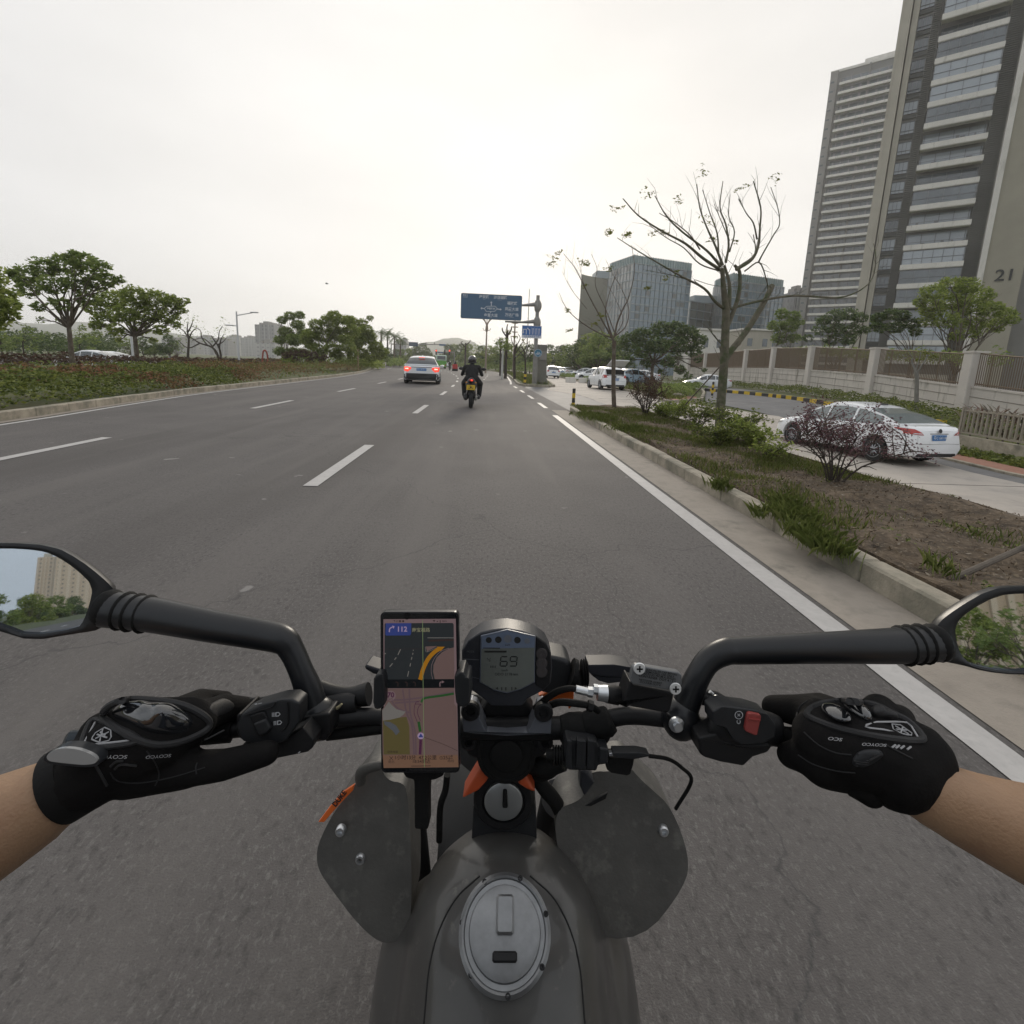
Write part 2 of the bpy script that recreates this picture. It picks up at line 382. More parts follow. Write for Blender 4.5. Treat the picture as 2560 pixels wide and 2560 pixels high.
# island soil, planting strip soil (bumpy sheets on the kerbs' level)
def lumpy(outline, z, name, m, step=.35, amp=.05, sc=1.3, seed=0):
    o2 = [Vector(p[:2]) for p in outline]; n = len(o2); xs_ = [p.x for p in o2]; ys_ = [p.y for p in o2]
    def inside(x, y):
        c = False; j = n-1
        for i in range(n):
            if (o2[i].y > y) != (o2[j].y > y) and x < (o2[j].x-o2[i].x)*(y-o2[i].y)/(o2[j].y-o2[i].y)+o2[i].x: c = not c
            j = i
        return c
    pts = list(o2); x = min(xs_)+step/2
    while x < max(xs_):
        y = min(ys_)+step/2
        while y < max(ys_):
            if inside(x, y): pts.append(Vector((x+R.uniform(-.1, .1)*step, y+R.uniform(-.1, .1)*step)))
            y += step*(1 if y < 25 else 3)
        x += step
    r = delaunay_2d_cdt(pts, [], [list(range(n))], 1, 1e-4); b = MB()
    vs_ = [(p.x, p.y, z+(amp*noise.noise(Vector((p.x*sc, p.y*sc, seed)))*1.6+amp*.4 if i >= n else 0)) for i, p in enumerate(r[0])]
    b.add(vs_, [tuple(f) for f in r[2]]); return b.build(name, m, smooth=60)
struct(lumpy([(2.69, -25), (2.69, 15.1), (2.9, 15.9), (3.2, 16.32), (4.5, 16.32), (4.86, 15.9), (4.9, 15), (4.9, -25)], .115, 'planting_bed', m_soil, step=.16, amp=.07, sc=1.8))
struct(lumpy([(p[0]+(.09 if i < 8 else -.09), p[1]) for i, p in enumerate(nose)], .12, 'green_island', m_grassg, step=.5, amp=.06))
# asphalt drive with a yellow and black kerb, brick footpath
dv = [(12.2, 14.2), (12.9, 21), (11.6, 25.6), (13.8, 30.6), (15.4, 34), (17.2, 38), (18.4, 35.2), (18.75, 31), (18.6, 24), (19.6, 20), (17.5, 17.5), (15, 15.2)]
db = MB(); db.poly([(x, y, zs(y)-.008) for x, y in dv]); o_ = db.build('drive', m_asph2)
bmx = bmesh.new(); bmx.from_mesh(o_.data); bmesh.ops.triangulate(bmx, faces=bmx.faces); bmesh.ops.subdivide_edges(bmx, edges=bmx.edges, cuts=3, use_grid_fill=True)
for v in bmx.verts: v.co.z = zs(v.co.y)-.02
bmx.to_mesh(o_.data); bmx.free(); struct(o_)
yk = MB(); pts_ = bez([(17.2, 38.2), (18.4, 35.2), (18.78, 31), (18.65, 24), (19.7, 20)], 6); k_ = 0
for a, c in zip(pts_, pts_[1:]):
    d_ = Vector((*(c-a), 0)); ln = d_.length; nn = max(1, round(ln/.55))
    for i in range(nn):
        p = a+(c-a)*((i+.5)/nn); k_ += 1
        yk.box((p[0], p[1], zs(p[1])+.06), (ln/nn-.004, .16, .26), rz=atan2(d_.y, d_.x), mi=k_ % 2)
struct(yk.build('kerb', [m_yel, m_blk]))
struct(kerb_path([(9.25, 24.2), (11.5, 25.9), (13.8, 30.8), (15.3, 34.2), (17.0, 38.4)], .16, .14, zg, -.15).build('kerb', m_kerb))
struct(kerb_path([(9.15, 24.2), (9.2, 27.2), (9.3, 43), (9.9, 70), (9, 120)], .16, .12, zg, -.15).build('kerb', m_kerb))
struct(strip_mesh(lambda y: CRx(y)+.9, lambda y: CRx(y)+1.75, [y for y in YC if y <= 15.5], .045, zg).build('footpath', m_brick))
struct(kerb_path([(CRx(y)+.82, y) for y in frange(-20, 15, 1)], .12, .05, zg, -.2).build('kerb', m_kerb))
rub = lumpy([(9.6, 24.8), (11.2, 26), (12.6, 29), (11, 31), (9.6, 28)], -.06, 'bare_brick_patch', m_brick, step=.3, amp=.03); struct(rub)
# parking area beyond the side road
struct(strip_mesh(lambda y: 12.2, lambda y: 25, frange(42, 120, 6), -.02).build('parking_area', m_asph2))
# painted lines
def line_ribbon(path, wdt, z=.006):
    b = MB(); P = [np.array(p, float) for p in path]; vs_ = []
    for i, p in enumerate(P):
        t = P[min(i+1, len(P)-1)]-P[max(i-1, 0)]; t /= np.linalg.norm(t); n_ = np.array([t[1], -t[0]])
        vs_ += [(*(p-n_*wdt/2), z), (*(p+n_*wdt/2), z)]
    return b.add(vs_, [(2*i, 2*i+1, 2*i+3, 2*i+2) for i in range(len(P)-1)])
struct(line_ribbon([(XL(y), y) for y in frange(-30, 80, 2)+frange(88, 300, 8)], .13).build('painted_line', m_paint))
struct(line_ribbon([(1.93, y) for y in frange(-30, 13, 1)+[13.85]], .155, .005).build('painted_line', m_paint))
struct(line_ribbon([(1.66, 36), (1.9, 42), (2.2, 55), (2.35, 70), (1.6, 88), (-.5, 106), (-2.4, 124)], .15).build('painted_line', m_paint))
dash = MB()
def add_dash(x0, y0, x1, y1, wd=.15):
    d = np.array([x1-x0, y1-y0]); d /= np.linalg.norm(d); n_ = np.array([d[1], -d[0]])*wd/2; z = .006
    dash.add([(x0-n_[0], y0-n_[1], z), (x0+n_[0], y0+n_[1], z), (x1+n_[0], y1+n_[1], z), (x1-n_[0], y1-n_[1], z)], [(0, 1, 2, 3)])
D1 = [(-60, -1.4), (0, -1.83), (8.5, -1.88), (24, -2.02), (30, -2.12), (37, -2.33), (50, -3.05), (70, -5.2), (86, -7.5), (132, -14.5), (200, -29)]
D2 = [(-60, -5.0), (0, -5.6), (8, -5.9), (16, -6.15), (24, -6.3), (30, -6.52), (40, -6.85), (61, -9.6), (88, -15.5), (143, -24), (200, -36)]
DR = [(16, 1.95), (21, 1.92), (26, 1.86), (31, 1.76), (35, 1.64)]
D4 = [(45, .6), (60, .9), (75, .9), (90, -1), (120, -5)]
for y in (-50, -42, -34, -26, -18, -10.6, -2.6, 5.15, 13.05, 21.05, 28.8, 36.7, 44.5, 52.5, 60.5, 68.5, 76.5, 84.5, 100, 116, 132):
    add_dash(interp(y, D1), y, interp(y+2.7, D1), y+2.7, .155)
for y in (-49, -41, -33, -25, -17, -10.6, -2.6, 5.0, 12.9, 20.8, 29.4, 37.5, 45, 53, 61, 69, 77, 85, 100, 116, 132):
    add_dash(interp(y, D2), y, interp(y+2.8, D2), y+2.8, .15)
for y in (16.2, 20.75, 25.4, 30.3): add_dash(interp(y, DR), y, interp(y+2.3, DR), y+2.3, .14)
for y in (45, 50, 56, 62, 70): add_dash(interp(y, D4)-1, y, interp(y+1.5, D4)-1, y+1.5, .14)
for x in (-16.5, -12.8, -9.2):
    for y in (82, 90, 98): add_dash(x-(y-82)*.16, y, x-(y+4-82)*.16, y+4, .2)
struct(dash.build('painted_dashes', m_paint))
# distant hill
def ridge(name, x0, x1, y, prof, m):
    b = MB(); n = 60; vs_ = []
    for i in range(n+1):
        t = i/n; x = lerp(x0, x1, t); h = interp(t, prof)*(1+.12*noise.noise(Vector((t*14, y*.01, 0)))+.05*noise.noise(Vector((t*50, 3, 0))))
        for k in range(7): s_ = k/6; vs_.append((x, y+s_*260-60, h*sin(pi*min(1, s_*.5+.0))**.8 if k else -1))
    b.add(vs_, [(i*7+k, (i+1)*7+k, (i+1)*7+k+1, i*7+k+1) for i in range(n) for k in range(6)])
    return struct(b.build(name, m, smooth=80))
m_hill = mat('wooded hill', (.045, .06, .035), rough=1, var=.3, vscale=.03)
ridge('hill', -390, 75, 1200, [(0, 2), (.25, 20), (.5, 58), (.62, 74), (.72, 66), (.85, 40), (1, 8)], m_hill)
ridge('hill', -60, 600, 1300, [(0, 10), (.2, 40), (.5, 42), (.8, 30), (1, 5)], m_hill)
ridge('hill', -1500, -300, 1350, [(0, 60), (.3, 75), (.5, 50), (.8, 30), (1, 4)], m_hill)
# ================================================================== plants
m_bark = mat('bark', (.11, .085, .065), rough=.95, var=.3, vscale=6, bump=.9, bscale=30, dirt=((.17, .16, .12), 4, .5, .7))
m_bark2 = mat('dark bark', (.06, .048, .038), rough=.95, var=.3, vscale=5, bump=.6, bscale=25)
m_barkg = mat('mossy bark', (.115, .105, .075), rough=.95, var=.3, vscale=8, bump=.9, bscale=40, dirt=((.06, .075, .03), 5, .48, .62))
m_white = mat('whitewashed bark', (.5, .49, .46), rough=.9, var=.15, vscale=5)
LV = dict(
 green=mat('green leaves', rough=.6, spec=.15, transl=.5, island=[(.13, .17, .035), (.20, .26, .055), (.28, .335, .08), (.35, .39, .12)]),
 mid=mat('mid green leaves', rough=.6, spec=.15, transl=.45, island=[(.11, .16, .045), (.17, .235, .065), (.24, .30, .09), (.30, .35, .12)]),
 dark=mat('dark leaves', rough=.5, spec=.3, transl=.3, island=[(.05, .08, .027), (.08, .125, .038), (.115, .165, .05), (.165, .21, .07)]),
 yellow=mat('yellow green leaves', rough=.55, spec=.25, transl=.5, island=[(.09, .11, .025), (.15, .17, .03), (.22, .22, .05)]),
 red=mat('red green hedge leaves', rough=.6, spec=.2, transl=.25, island=[(.05, .07, .02), (.08, .10, .03), (.16, .07, .04), (.24, .095, .06), (.14, .13, .035), (.27, .15, .08), (.19, .20, .055)]),
 hedgeg=mat('green hedge leaves', rough=.6, spec=.2, transl=.3, island=[(.06, .08, .02), (.10, .13, .03), (.16, .19, .045), (.22, .24, .06)]),
 purple=mat('purple leaves', rough=.6, spec=.2, transl=.25, island=[(.07, .036, .045), (.13, .06, .075), (.20, .11, .115), (.12, .10, .07)]),
 purpleb=mat('brown red leaves', rough=.6, spec=.2, transl=.25, island=[(.05, .03, .02), (.09, .045, .03), (.12, .07, .05), (.06, .06, .025)]),
 dry=mat('dry leaves', rough=.8, spec=.2, transl=.1, island=[(.10, .07, .045), (.16, .12, .08), (.24, .19, .13), (.08, .055, .04), (.32, .28, .22)]),
 grass=mat('grass blades', rough=.6, spec=.2, transl=.4, island=[(.09, .12, .03), (.14, .19, .045), (.21, .24, .07), (.26, .22, .11)]),
 grassb=mat('bright grass blades', rough=.6, spec=.2, transl=.45, island=[(.13, .17, .045), (.20, .25, .07), (.26, .29, .10)]))
RS = np.random.default_rng(11)
def leaf_mesh(name, C_, size, up=.4, aspect=.45, droop=0.0, fold=.25):
    """one diamond-shaped, slightly folded leaf at every point"""
    C_ = np.asarray(C_, float); n = len(C_)
    if n == 0: return bpy.data.meshes.new(name)
    d = RS.normal(size=(n, 3)); d[:, 2] = d[:, 2]*.5-droop; d /= np.linalg.norm(d, axis=1)[:, None]
    nn = RS.normal(size=(n, 3)); nn[:, 2] += up*2; s = np.cross(d, nn); s /= np.linalg.norm(s, axis=1)[:, None]+1e-9; nrm = np.cross(s, d)
    L_ = (size*RS.uniform(.6, 1.3, n))[:, None]; W_ = L_*aspect*.5
    v = np.stack([C_-d*L_*.5, C_+s*W_-nrm*W_*fold, C_+d*L_*.5, C_-s*W_-nrm*W_*fold], 1).reshape(-1, 3)
    me = bpy.data.meshes.new(name); me.vertices.add(4*n); me.vertices.foreach_set('co', v.ravel())
    me.loops.add(4*n); me.loops.foreach_set('vertex_index', np.arange(4*n, dtype=np.int32))
    me.polygons.add(n); me.polygons.foreach_set('loop_start', np.arange(0, 4*n, 4, dtype=np.int32))
    me.update(calc_edges=True); return me
def blobs(cl, n, shell=.55, hole=0.0):
    """points spread unevenly through a set of lobes (cx,cy,cz,rx,ry,rz)"""
    cl = np.array([c if len(c) == 6 else (c[0], c[1], c[2], c[3], c[3], c[3]*.75) for c in cl], float)
    vol = (cl[:, 3]*cl[:, 4]*cl[:, 5])**.8; k = RS.choice(len(cl), n*2, p=vol/vol.sum())
    u = RS.normal(size=(n*2, 3)); u /= np.linalg.norm(u, axis=1)[:, None]; r = RS.uniform(shell**2, 1, n*2)**.5*RS.uniform(.8, 1.12, n*2)
    p = cl[k, :3]+u*r[:, None]*cl[k, 3:]
    s = 1.9/np.mean(cl[:, 3]); keep = np.array([noise.noise(Vector((a*s+3, b*s, c*s*1.3)))+.25*noise.noise(Vector((a*s*3, b*s*3, c*s*3))) for a, b, c in p]) > RS.uniform(-.38+hole, .22+hole, n*2)
    return p[keep][:n]
def auto_clusters(h, cr, th, seed, n=14, flat=.6):
    rr = random.Random(seed); c = []
    for i in range(n):
        a = rr.uniform(0, 2*pi); t = sqrt(rr.random()); z = th+(h-th)*rr.uniform(.15, .8)*(1-.45*t*t); r_ = cr*rr.uniform(.22, .38)
        c.append((cos(a)*t*cr*.75, sin(a)*t*cr*.75, z, r_, r_, r_*flat))
    c.append((0, 0, h-cr*.3, cr*.4, cr*.4, cr*.3)); return c
def limbs(mb, fork, cl, r, rr, twigs=3, base_r=None):
    F_ = Vector(fork)
    for c in cl:
        c_ = Vector(c[:3]); m1 = F_.lerp(c_, .35)+Vector((rr.uniform(-.1, .1), rr.uniform(-.1, .1), rr.uniform(.0, .15)))*(c_-F_).length; m2 = F_.lerp(c_, .7)+Vector((rr.uniform(-.07, .07), rr.uniform(-.07, .07), .04))*(c_-F_).length
        rb = r*rr.uniform(.35, .6)
        pts = bez([F_-Vector((0, 0, r*.5)), m1, m2, c_], 3); mb.tube(pts, [lerp(rb, rb*.25, i/(len(pts)-1)) for i in range(len(pts))], 6, False)
        for k in range(twigs):
            st = m1.lerp(m2, rr.random()) if k % 2 else m2.lerp(c_, rr.random()*.8)
            e_ = c_+Vector((rr.uniform(-1, 1)*c[3], rr.uniform(-1, 1)*(c[4] if len(c) > 4 else c[3]), rr.uniform(-.6, .9)*(c[5] if len(c) > 5 else c[3]*.7)))
            mb.tube([st, st.lerp(e_, .5)+Vector((0, 0, .08)), e_], [rb*.35, rb*.22, rb*.08], 5, False)
def tree(name, label, cat, pos, th, cl, nleaf, lsize, leaf, bark=None, r=.14, seed=1, lean=(0, 0), group=None, twigs=3, stems=1, up=.4, aspect=.45, sink=.15, hole=0.0):
    rr = random.Random(seed); t = empty(name, label, cat, pos, group=group); mb = MB()
    for s in range(stems):
        ox = (rr.uniform(-.2, .2), rr.uniform(-.2, .2)) if stems > 1 else (0, 0)
        fork = (lean[0]+ox[0]*2, lean[1]+ox[1]*2, th); mid = Vector((lean[0]*.4+rr.uniform(-.05, .05)+ox[0], lean[1]*.4+ox[1], th*.5))
        pts = bez([(ox[0], ox[1], -sink), (ox[0], ox[1], .02), mid, fork], 4)
        mb.tube(pts, [r*(1.35 if i == 0 else lerp(1.12, .75, i/(len(pts)-1))) for i in range(len(pts))], 9)
        limbs(mb, fork, cl[s::stems], r*.8, rr, twigs)
    mb.build('trunk', bark or m_bark, t, smooth=70)
    me = leaf_mesh('crown', blobs(cl, nleaf, hole=hole), lsize, up, aspect); link('crown', me, LV[leaf], t)
    return t
def pxc(x, y, Y, rpx, pos, squash=.75, dy=0):
    """crown lobe seen at a picture point, at distance Y"""
    p = A(x, y, Y+dy); r_ = rpx*np.dot(p-CPOS, CF)/FPX
    return (p[0]-pos[0], p[1]-pos[1], p[2]-pos[2], r_, r_*.9, r_*squash)
# --- left green belt
def treeat(name, label, px, Y, lobes, th, nleaf, ls, leaf, **k):
    p = A(px[0], px[1], Y); pos = (p[0], p[1], k.pop('z', .05)); rr = random.Random(int(px[0])+5)
    cl = [pxc(x, y, Y, r_, pos, .72, rr.uniform(-1, 1)*r_*Y/FPX*1.2) for x, y, r_ in lobes]
    return tree(name, label, 'tree', pos, th, cl, nleaf, ls, leaf, **k)
treeat('broadleaf_tree', 'tall broadleaf tree with forked trunk and layered crown, tallest in the left green belt', (186, 935), 25.6,
 [(60, 690, 38), (110, 668, 34), (160, 660, 34), (205, 655, 36), (245, 668, 30), (185, 640, 22), (70, 725, 28), (130, 715, 34), (190, 705, 36), (245, 705, 34), (275, 700, 24), (150, 760, 26), (95, 765, 18), (215, 745, 28), (300, 698, 14), (30, 683, 16), (100, 800, 12), (150, 800, 12)], 2.3, 6000, .21, 'mid', r=.125, seed=3, hole=.13, twigs=4)
treeat('broadleaf_tree', 'wide round-topped broadleaf tree beside the tallest tree of the left green belt', (345, 925), 35.6,
 [(240, 770, 30), (285, 750, 36), (335, 740, 36), (385, 748, 36), (430, 755, 28), (462, 752, 12), (260, 800, 28), (310, 785, 34), (365, 785, 34), (415, 790, 30), (450, 778, 16), (240, 815, 16), (290, 825, 22), (350, 820, 24), (400, 825, 20), (440, 812, 14), (300, 850, 10), (385, 850, 10)], 2.3, 9500, .22, 'green', r=.16, hole=.08, seed=5, twigs=4)
treeat('broadleaf_tree', 'broadleaf tree cut by the left edge of the view, only leafy branch ends showing', (-95, 960), 20,
 [(-60, 690, 60), (-10, 760, 42), (10, 740, 34), (-40, 800, 40), (20, 790, 26), (30, 760, 22), (-90, 740, 60), (10, 815, 14), (-120, 800, 50)], 2.4, 4200, .24, 'green', r=.17, seed=7)
for i, (x, y, Y, lobes, lf, lab) in enumerate([
 (203, 905, 55, [(190, 850, 16), (215, 840, 14), (235, 850, 16), (180, 870, 10), (225, 870, 10), (205, 820, 12)], 'mid', 'small sparse tree behind the forked trunk of the tall left tree'),
 (60, 880, 50, [(40, 850, 20), (70, 830, 18), (95, 845, 16), (20, 860, 18), (80, 870, 14), (60, 815, 10)], 'mid', 'thin-leaved small tree near the left edge beyond the hedge'),
 (5, 890, 48, [(-10, 855, 20), (15, 870, 14), (5, 840, 12), (-30, 850, 16)], 'mid', 'thin-leaved small tree cut by the left edge beyond the hedge')]):
    treeat('small_tree', lab, (x, y), Y, lobes, 1.7, 420, .34, lf, r=.07, seed=20+i, bark=m_bark2, aspect=.3)
for i, (x, Y, ls_) in enumerate([(545, 62, [[(545, 890), (530, 868), (500, 858), (478, 845), (455, 838)], [(540, 885), (528, 862), (505, 845), (480, 852)], [(520, 865), (505, 845), (500, 825), (478, 815)], [(530, 868), (545, 850), (548, 830), (556, 815)], [(500, 858), (470, 870), (445, 850)]]),
  (555, 60, [[(553, 898), (548, 870), (535, 850), (527, 838)], [(548, 872), (552, 850), (560, 835)], [(543, 862), (556, 856), (566, 845)]]),
  (470, 58, [[(470, 890), (472, 850), (468, 825), (470, 805)], [(471, 850), (480, 830), (492, 820)], [(471, 845), (460, 828), (448, 820)], [(470, 830), (478, 815), (482, 802)]])]):
    p0 = A(x, 900, Y); t = empty('bare_tree', ['crooked bare tree leaning left behind the hedge in front of the far towers', 'small bare tree with two raised limbs right of the crooked bare tree', 'upright bare tree with small leaf tufts between the wide round tree and the crooked tree'][i], 'tree', (p0[0], p0[1], 0)); b = MB()
    for k, pts in enumerate(ls_):
        P = [A(a, c, Y+(j-1)*.3*(k % 3-1)) - np.array([p0[0], p0[1], 0]) for j, (a, c) in enumerate(pts)]
        if k == 0: P = [np.array([P[0][0], P[0][1], -.2])]+P
        P = bez(P, 3); r0 = .17 if k == 0 else .09; b.tube(P, [lerp(r0, .03, j/(len(P)-1)) for j in range(len(P))], 6)
    b.build('trunk', m_bark2, t, smooth=70)
    e_ = [pts[-1] for pts in ls_]; pp = np.concatenate([RS.normal(size=(26, 3))*.55+A(a, c, Y)-np.array([p0[0], p0[1], 0]) for a, c in e_])
    link('crown', leaf_mesh('crown', pp, .3, aspect=.3), LV['mid'], t)
# clump of leafy trees in the middle of the left belt
treeat('leafy_tree', 'leafy tree with ragged top at the left end of the dense tree clump', (712, 905), 62, [(705, 800, 14), (725, 790, 16), (750, 788, 14), (745, 812, 18), (715, 830, 20), (700, 850, 16), (735, 850, 22), (760, 835, 20), (700, 878, 16), (735, 882, 20), (720, 895, 16), (760, 885, 18), (775, 862, 16)], 1.0, 9500, .27, 'mid', r=.14, seed=31, hole=-.4)
treeat('leafy_tree', 'broad leafy tree in the middle of the dense clump in the green belt', (800, 908), 58, [(790, 812, 20), (820, 802, 22), (850, 800, 20), (835, 790, 20), (870, 800, 18), (775, 838, 24), (810, 840, 28), (850, 838, 28), (880, 825, 22), (790, 870, 20), (830, 872, 24), (870, 868, 22), (800, 890, 18), (845, 888, 18), (880, 885, 16), (765, 850, 18), (835, 822, 20), (865, 848, 20)], .9, 14000, .27, 'green', r=.15, seed=32, hole=-.4)
treeat('leafy_tree', 'leafy tree drooping towards the road at the right end of the dense clump', (868, 908), 66, [(880, 800, 16), (905, 808, 16), (925, 795, 10), (905, 835, 20), (890, 860, 20), (925, 850, 16), (935, 875, 14), (905, 882, 20), (950, 890, 14), (885, 840, 18), (880, 815, 14), (930, 895, 14), (915, 825, 20), (900, 850, 22), (940, 865, 20), (960, 880, 14), (925, 840, 18)], .8, 11000, .27, 'green', r=.13, seed=33, hole=-.35)
treeat('round_bush', 'large brown-red shrub in front of the dense clump of trees', (745, 915), 52, [(715, 888, 13), (735, 885, 15), (760, 884, 15), (785, 888, 14), (810, 894, 11), (740, 900, 12), (775, 902, 12)], .3, 2600, .16, 'purpleb', r=.06, seed=34, bark=m_bark2)
# palms
def palm(label, x, y, Y, r_, seed, group):
    rr = random.Random(seed); p = A(x, 912, Y); top = A(x, y, Y)[2]; t = empty('palm_tree', label, 'palm tree', (p[0], p[1], 0), group=group)
    MB().tube([(0, 0, -.3), (.05, 0, top*.3), (.1, .05, top*.7), (.12, .05, top)], [.3, .28, .2, .16], 9).build('trunk', m_bark, t, smooth=70)
    c = MB(); cs = Vector((.12, .05, top))
    for i in range(26):
        a = rr.uniform(0, 2*pi); el_ = rr.uniform(-.3, 1.2); L_ = r_*rr.uniform(.8, 1.1); prev = cs; d = Vector((cos(a)*cos(el_), sin(a)*cos(el_), sin(el_))); s = Vector((-sin(a), cos(a), 0)); pts = [cs]
        for k in range(8): d = (d+Vector((0, 0, -.17))).normalized(); prev = prev+d*L_/8; pts.append(prev)
        for k in range(1, 9):
            for sg in (-1, 1):
                for m_ in (0, .5):
                    b0 = pts[k-1].lerp(pts[k], m_); dd = (pts[k]-pts[k-1]).normalized(); tip = b0+(s*sg*.8+dd*.6+Vector((0, 0, -.45))).normalized()*L_*.24*(1.1-abs(k-4)/8)
                    c.add([b0, b0+dd*.09, tip], [(0, 1, 2)])
    c.build('crown', LV['dark'], t); return t
for i, (x, y, Y, lab) in enumerate([(952, 832, 122, 'leftmost of the four palm trees beyond the dense clump'), (968, 836, 130, 'second palm tree from the left beyond the dense clump'), (985, 843, 126, 'third palm tree from the left beyond the dense clump'), (1000, 848, 133, 'rightmost palm tree of the four beyond the dense clump')]):
    palm(lab, x, y, Y, 2.8, 50+i, 'palm trees beside the far road')
# --- far trees: three grown once and set out again and again
def far_proto(i, leaf, n, bare=False):
    return tree('background_tree', 'x', 'tree', (0, 0, 0), 1.6, auto_clusters(6.5, 3.2, 1.5, 60+i), n, .42, leaf, r=.16, seed=60+i, twigs=4 if bare else 2)
FP = [far_proto(0, 'dark', 2600), far_proto(1, 'mid', 2400), far_proto(2, 'green', 2300), far_proto(3, 'mid', 420, True)]
used = [False]*4
def far(k, x, Y, s, lab, grp, z=0, rz=None, px=None):
    if px is not None: x = A(px, 905, Y)[0]
    if not used[k]:
        used[k] = True; o = FP[k]; o.location = (x, Y, z-.5*s); o.scale = (s,)*3; o['label'] = lab; o['group'] = grp; return o
    o = inst(FP[k], (x, Y, z-.5*s), R.uniform(0, 6.3), lab, grp, s); return o
ORD = 'first second third fourth fifth sixth seventh eighth ninth tenth eleventh twelfth thirteenth fourteenth fifteenth sixteenth seventeenth'.split()
g1 = 'trees lining the far right side of the road'
FR1 = ([(1398, 118, 1.1, 0), (1416, 96, 1.0, 1), (1440, 86, .95, 1), (1120, 200, 1.5, 0), (1135, 210, 1.6, 1), (1152, 190, 1.5, 0), (1170, 170, 1.4, 1), (1190, 160, 1.35, 3), (1205, 150, 1.2, 0), (1222, 140, 1.15, 2), (1240, 125, 1.0, 1), (1262, 118, 1.05, 0), (1283, 108, 1.0, 2), (1304, 100, .95, 1), (1325, 96, .95, 0), (1373, 140, 1.3, 0), (1350, 104, .9, 2)])
for i, (px, Y, s, k) in enumerate(FR1):
    far(k, 0, Y, s, ORD[[p[0] for p in sorted(FR1)].index(px)]+' tree from the left in the far row right of the road', g1, px=px)
g2 = 'trees around the far junction'
for i, (px, Y, s, k) in enumerate([(1005, 150, .85, 1), (1022, 160, .95, 1), (990, 140, .8, 0), (970, 128, .8, 0), (1040, 210, 1.4, 0), (1056, 215, 1.6, 0), (1068, 225, 1.3, 0), (930, 100, .75, 0), (950, 112, .8, 1)]):
    far(k, 0, Y, s, ['bushy tree right behind the palms', 'bushy tree standing between the palms and the crossover car', 'bushy tree among the palm trunks', 'low bushy tree left of the palm trunks', 'bushy tree left of the dark domed junction trees', 'largest dark domed tree at the far junction', 'dark tree at the right of the domed junction trees', 'small tree right of the dense clump', 'small tree between dense clump and palms'][i], g2, px=px)
g3 = 'trees beyond the second carriageway on the left'
for i in range(16):
    px = -40+i*33+R.uniform(-10, 10); Y = R.uniform(78, 100)
    if 520 < px < 560: continue
    far([0, 1, 0, 3][i % 4], 0, Y, R.uniform(.55, .8) if i > 2 else R.uniform(.6, .75), ORD[i]+' tree from the left in the dark row beyond the second carriageway', g3, px=px)
g4 = 'trees between the parked cars and the glass towers'
for i, (px, Y, s, k) in enumerate([(1450, 78, 1.0, 0), (1470, 84, 1.25, 2), (1495, 72, 1.15, 1), (1520, 80, 1.2, 2), (1545, 74, 1.05, 0), (1700, 86, 1.1, 0), (1740, 90, 1.1, 1)]):
    far(k, 0, Y, s, ['leafy tree left of the thin roadside tree above the far parked cars', 'tallest leafy tree left of the thin roadside tree', 'leafy tree directly left of the thin roadside trunk', 'leafy tree directly behind the thin roadside trunk', 'leafy tree just right of the thin roadside trunk', 'leafy tree behind the dense round tree', 'leafy tree right of the dense round tree'][i], g4, px=px)
# --- right: trees behind the boundary wall
treeat('leafy_tree', 'dense round green tree in the side grounds, biggest right of the thin roadside tree', (1629, 950), 46,
 [(1570, 850, 26), (1605, 838, 28), (1650, 825, 30), (1690, 822, 30), (1725, 835, 28), (1750, 850, 20), (1600, 875, 28), (1645, 865, 32), (1695, 862, 32), (1735, 875, 24), (1575, 900, 16), (1620, 905, 22), (1670, 905, 22), (1700, 925, 16), (1655, 930, 12), (1745, 900, 12), (1720, 940, 12), (1560, 870, 14), (1760, 925, 8)], 2.2, 8500, .3, 'dark', r=.17, seed=71, twigs=4)
wt = 'trees behind the boundary wall'
treeat('leafy_tree', 'narrow green tree behind the wall in front of the second glass tower', (1948, 870), 60, [(1955, 785, 20), (1985, 790, 18), (1940, 815, 22), (1975, 815, 24), (1950, 845, 22), (1985, 845, 18), (2000, 805, 12)], 2.0, 3800, .3, 'mid', r=.13, seed=72, group=wt)
treeat('leafy_tree', 'spreading green tree behind the wall under the long striped apartment block', (2090, 872), 54, [(2060, 800, 20), (2090, 790, 24), (2125, 785, 24), (2150, 795, 20), (2050, 825, 20), (2090, 825, 26), (2130, 825, 26), (2160, 825, 16), (2075, 850, 20), (2120, 850, 20), (2020, 845, 14)], 2.2, 5200, .28, 'dark', r=.14, seed=73, group=wt)
treeat('leafy_tree', 'dark glossy-leaved small tree behind the wall beside the big yellow-green tree', (2280, 880), 44, [(2195, 795, 20), (2225, 785, 20), (2255, 790, 22), (2205, 820, 18), (2240, 818, 22), (2280, 810, 20), (2290, 830, 16), (2185, 815, 12)], 3.2, 3200, .26, 'dark', r=.10, seed=74, group=wt)
treeat('leafy_tree', 'big yellow-green tree behind the wall in front of building number 21', (2395, 890), 42,
 [(2330, 730, 30), (2375, 712, 30), (2420, 715, 30), (2455, 740, 30), (2330, 770, 32), (2375, 755, 34), (2425, 765, 34), (2480, 775, 32), (2520, 785, 24), (2320, 800, 22), (2370, 800, 30), (2430, 810, 30), (2485, 815, 26), (2530, 800, 18), (2390, 840, 20), (2440, 835, 16), (2300, 755, 18)], 2.0, 9500, .26, 'green', r=.18, seed=75, group=wt, twigs=4)
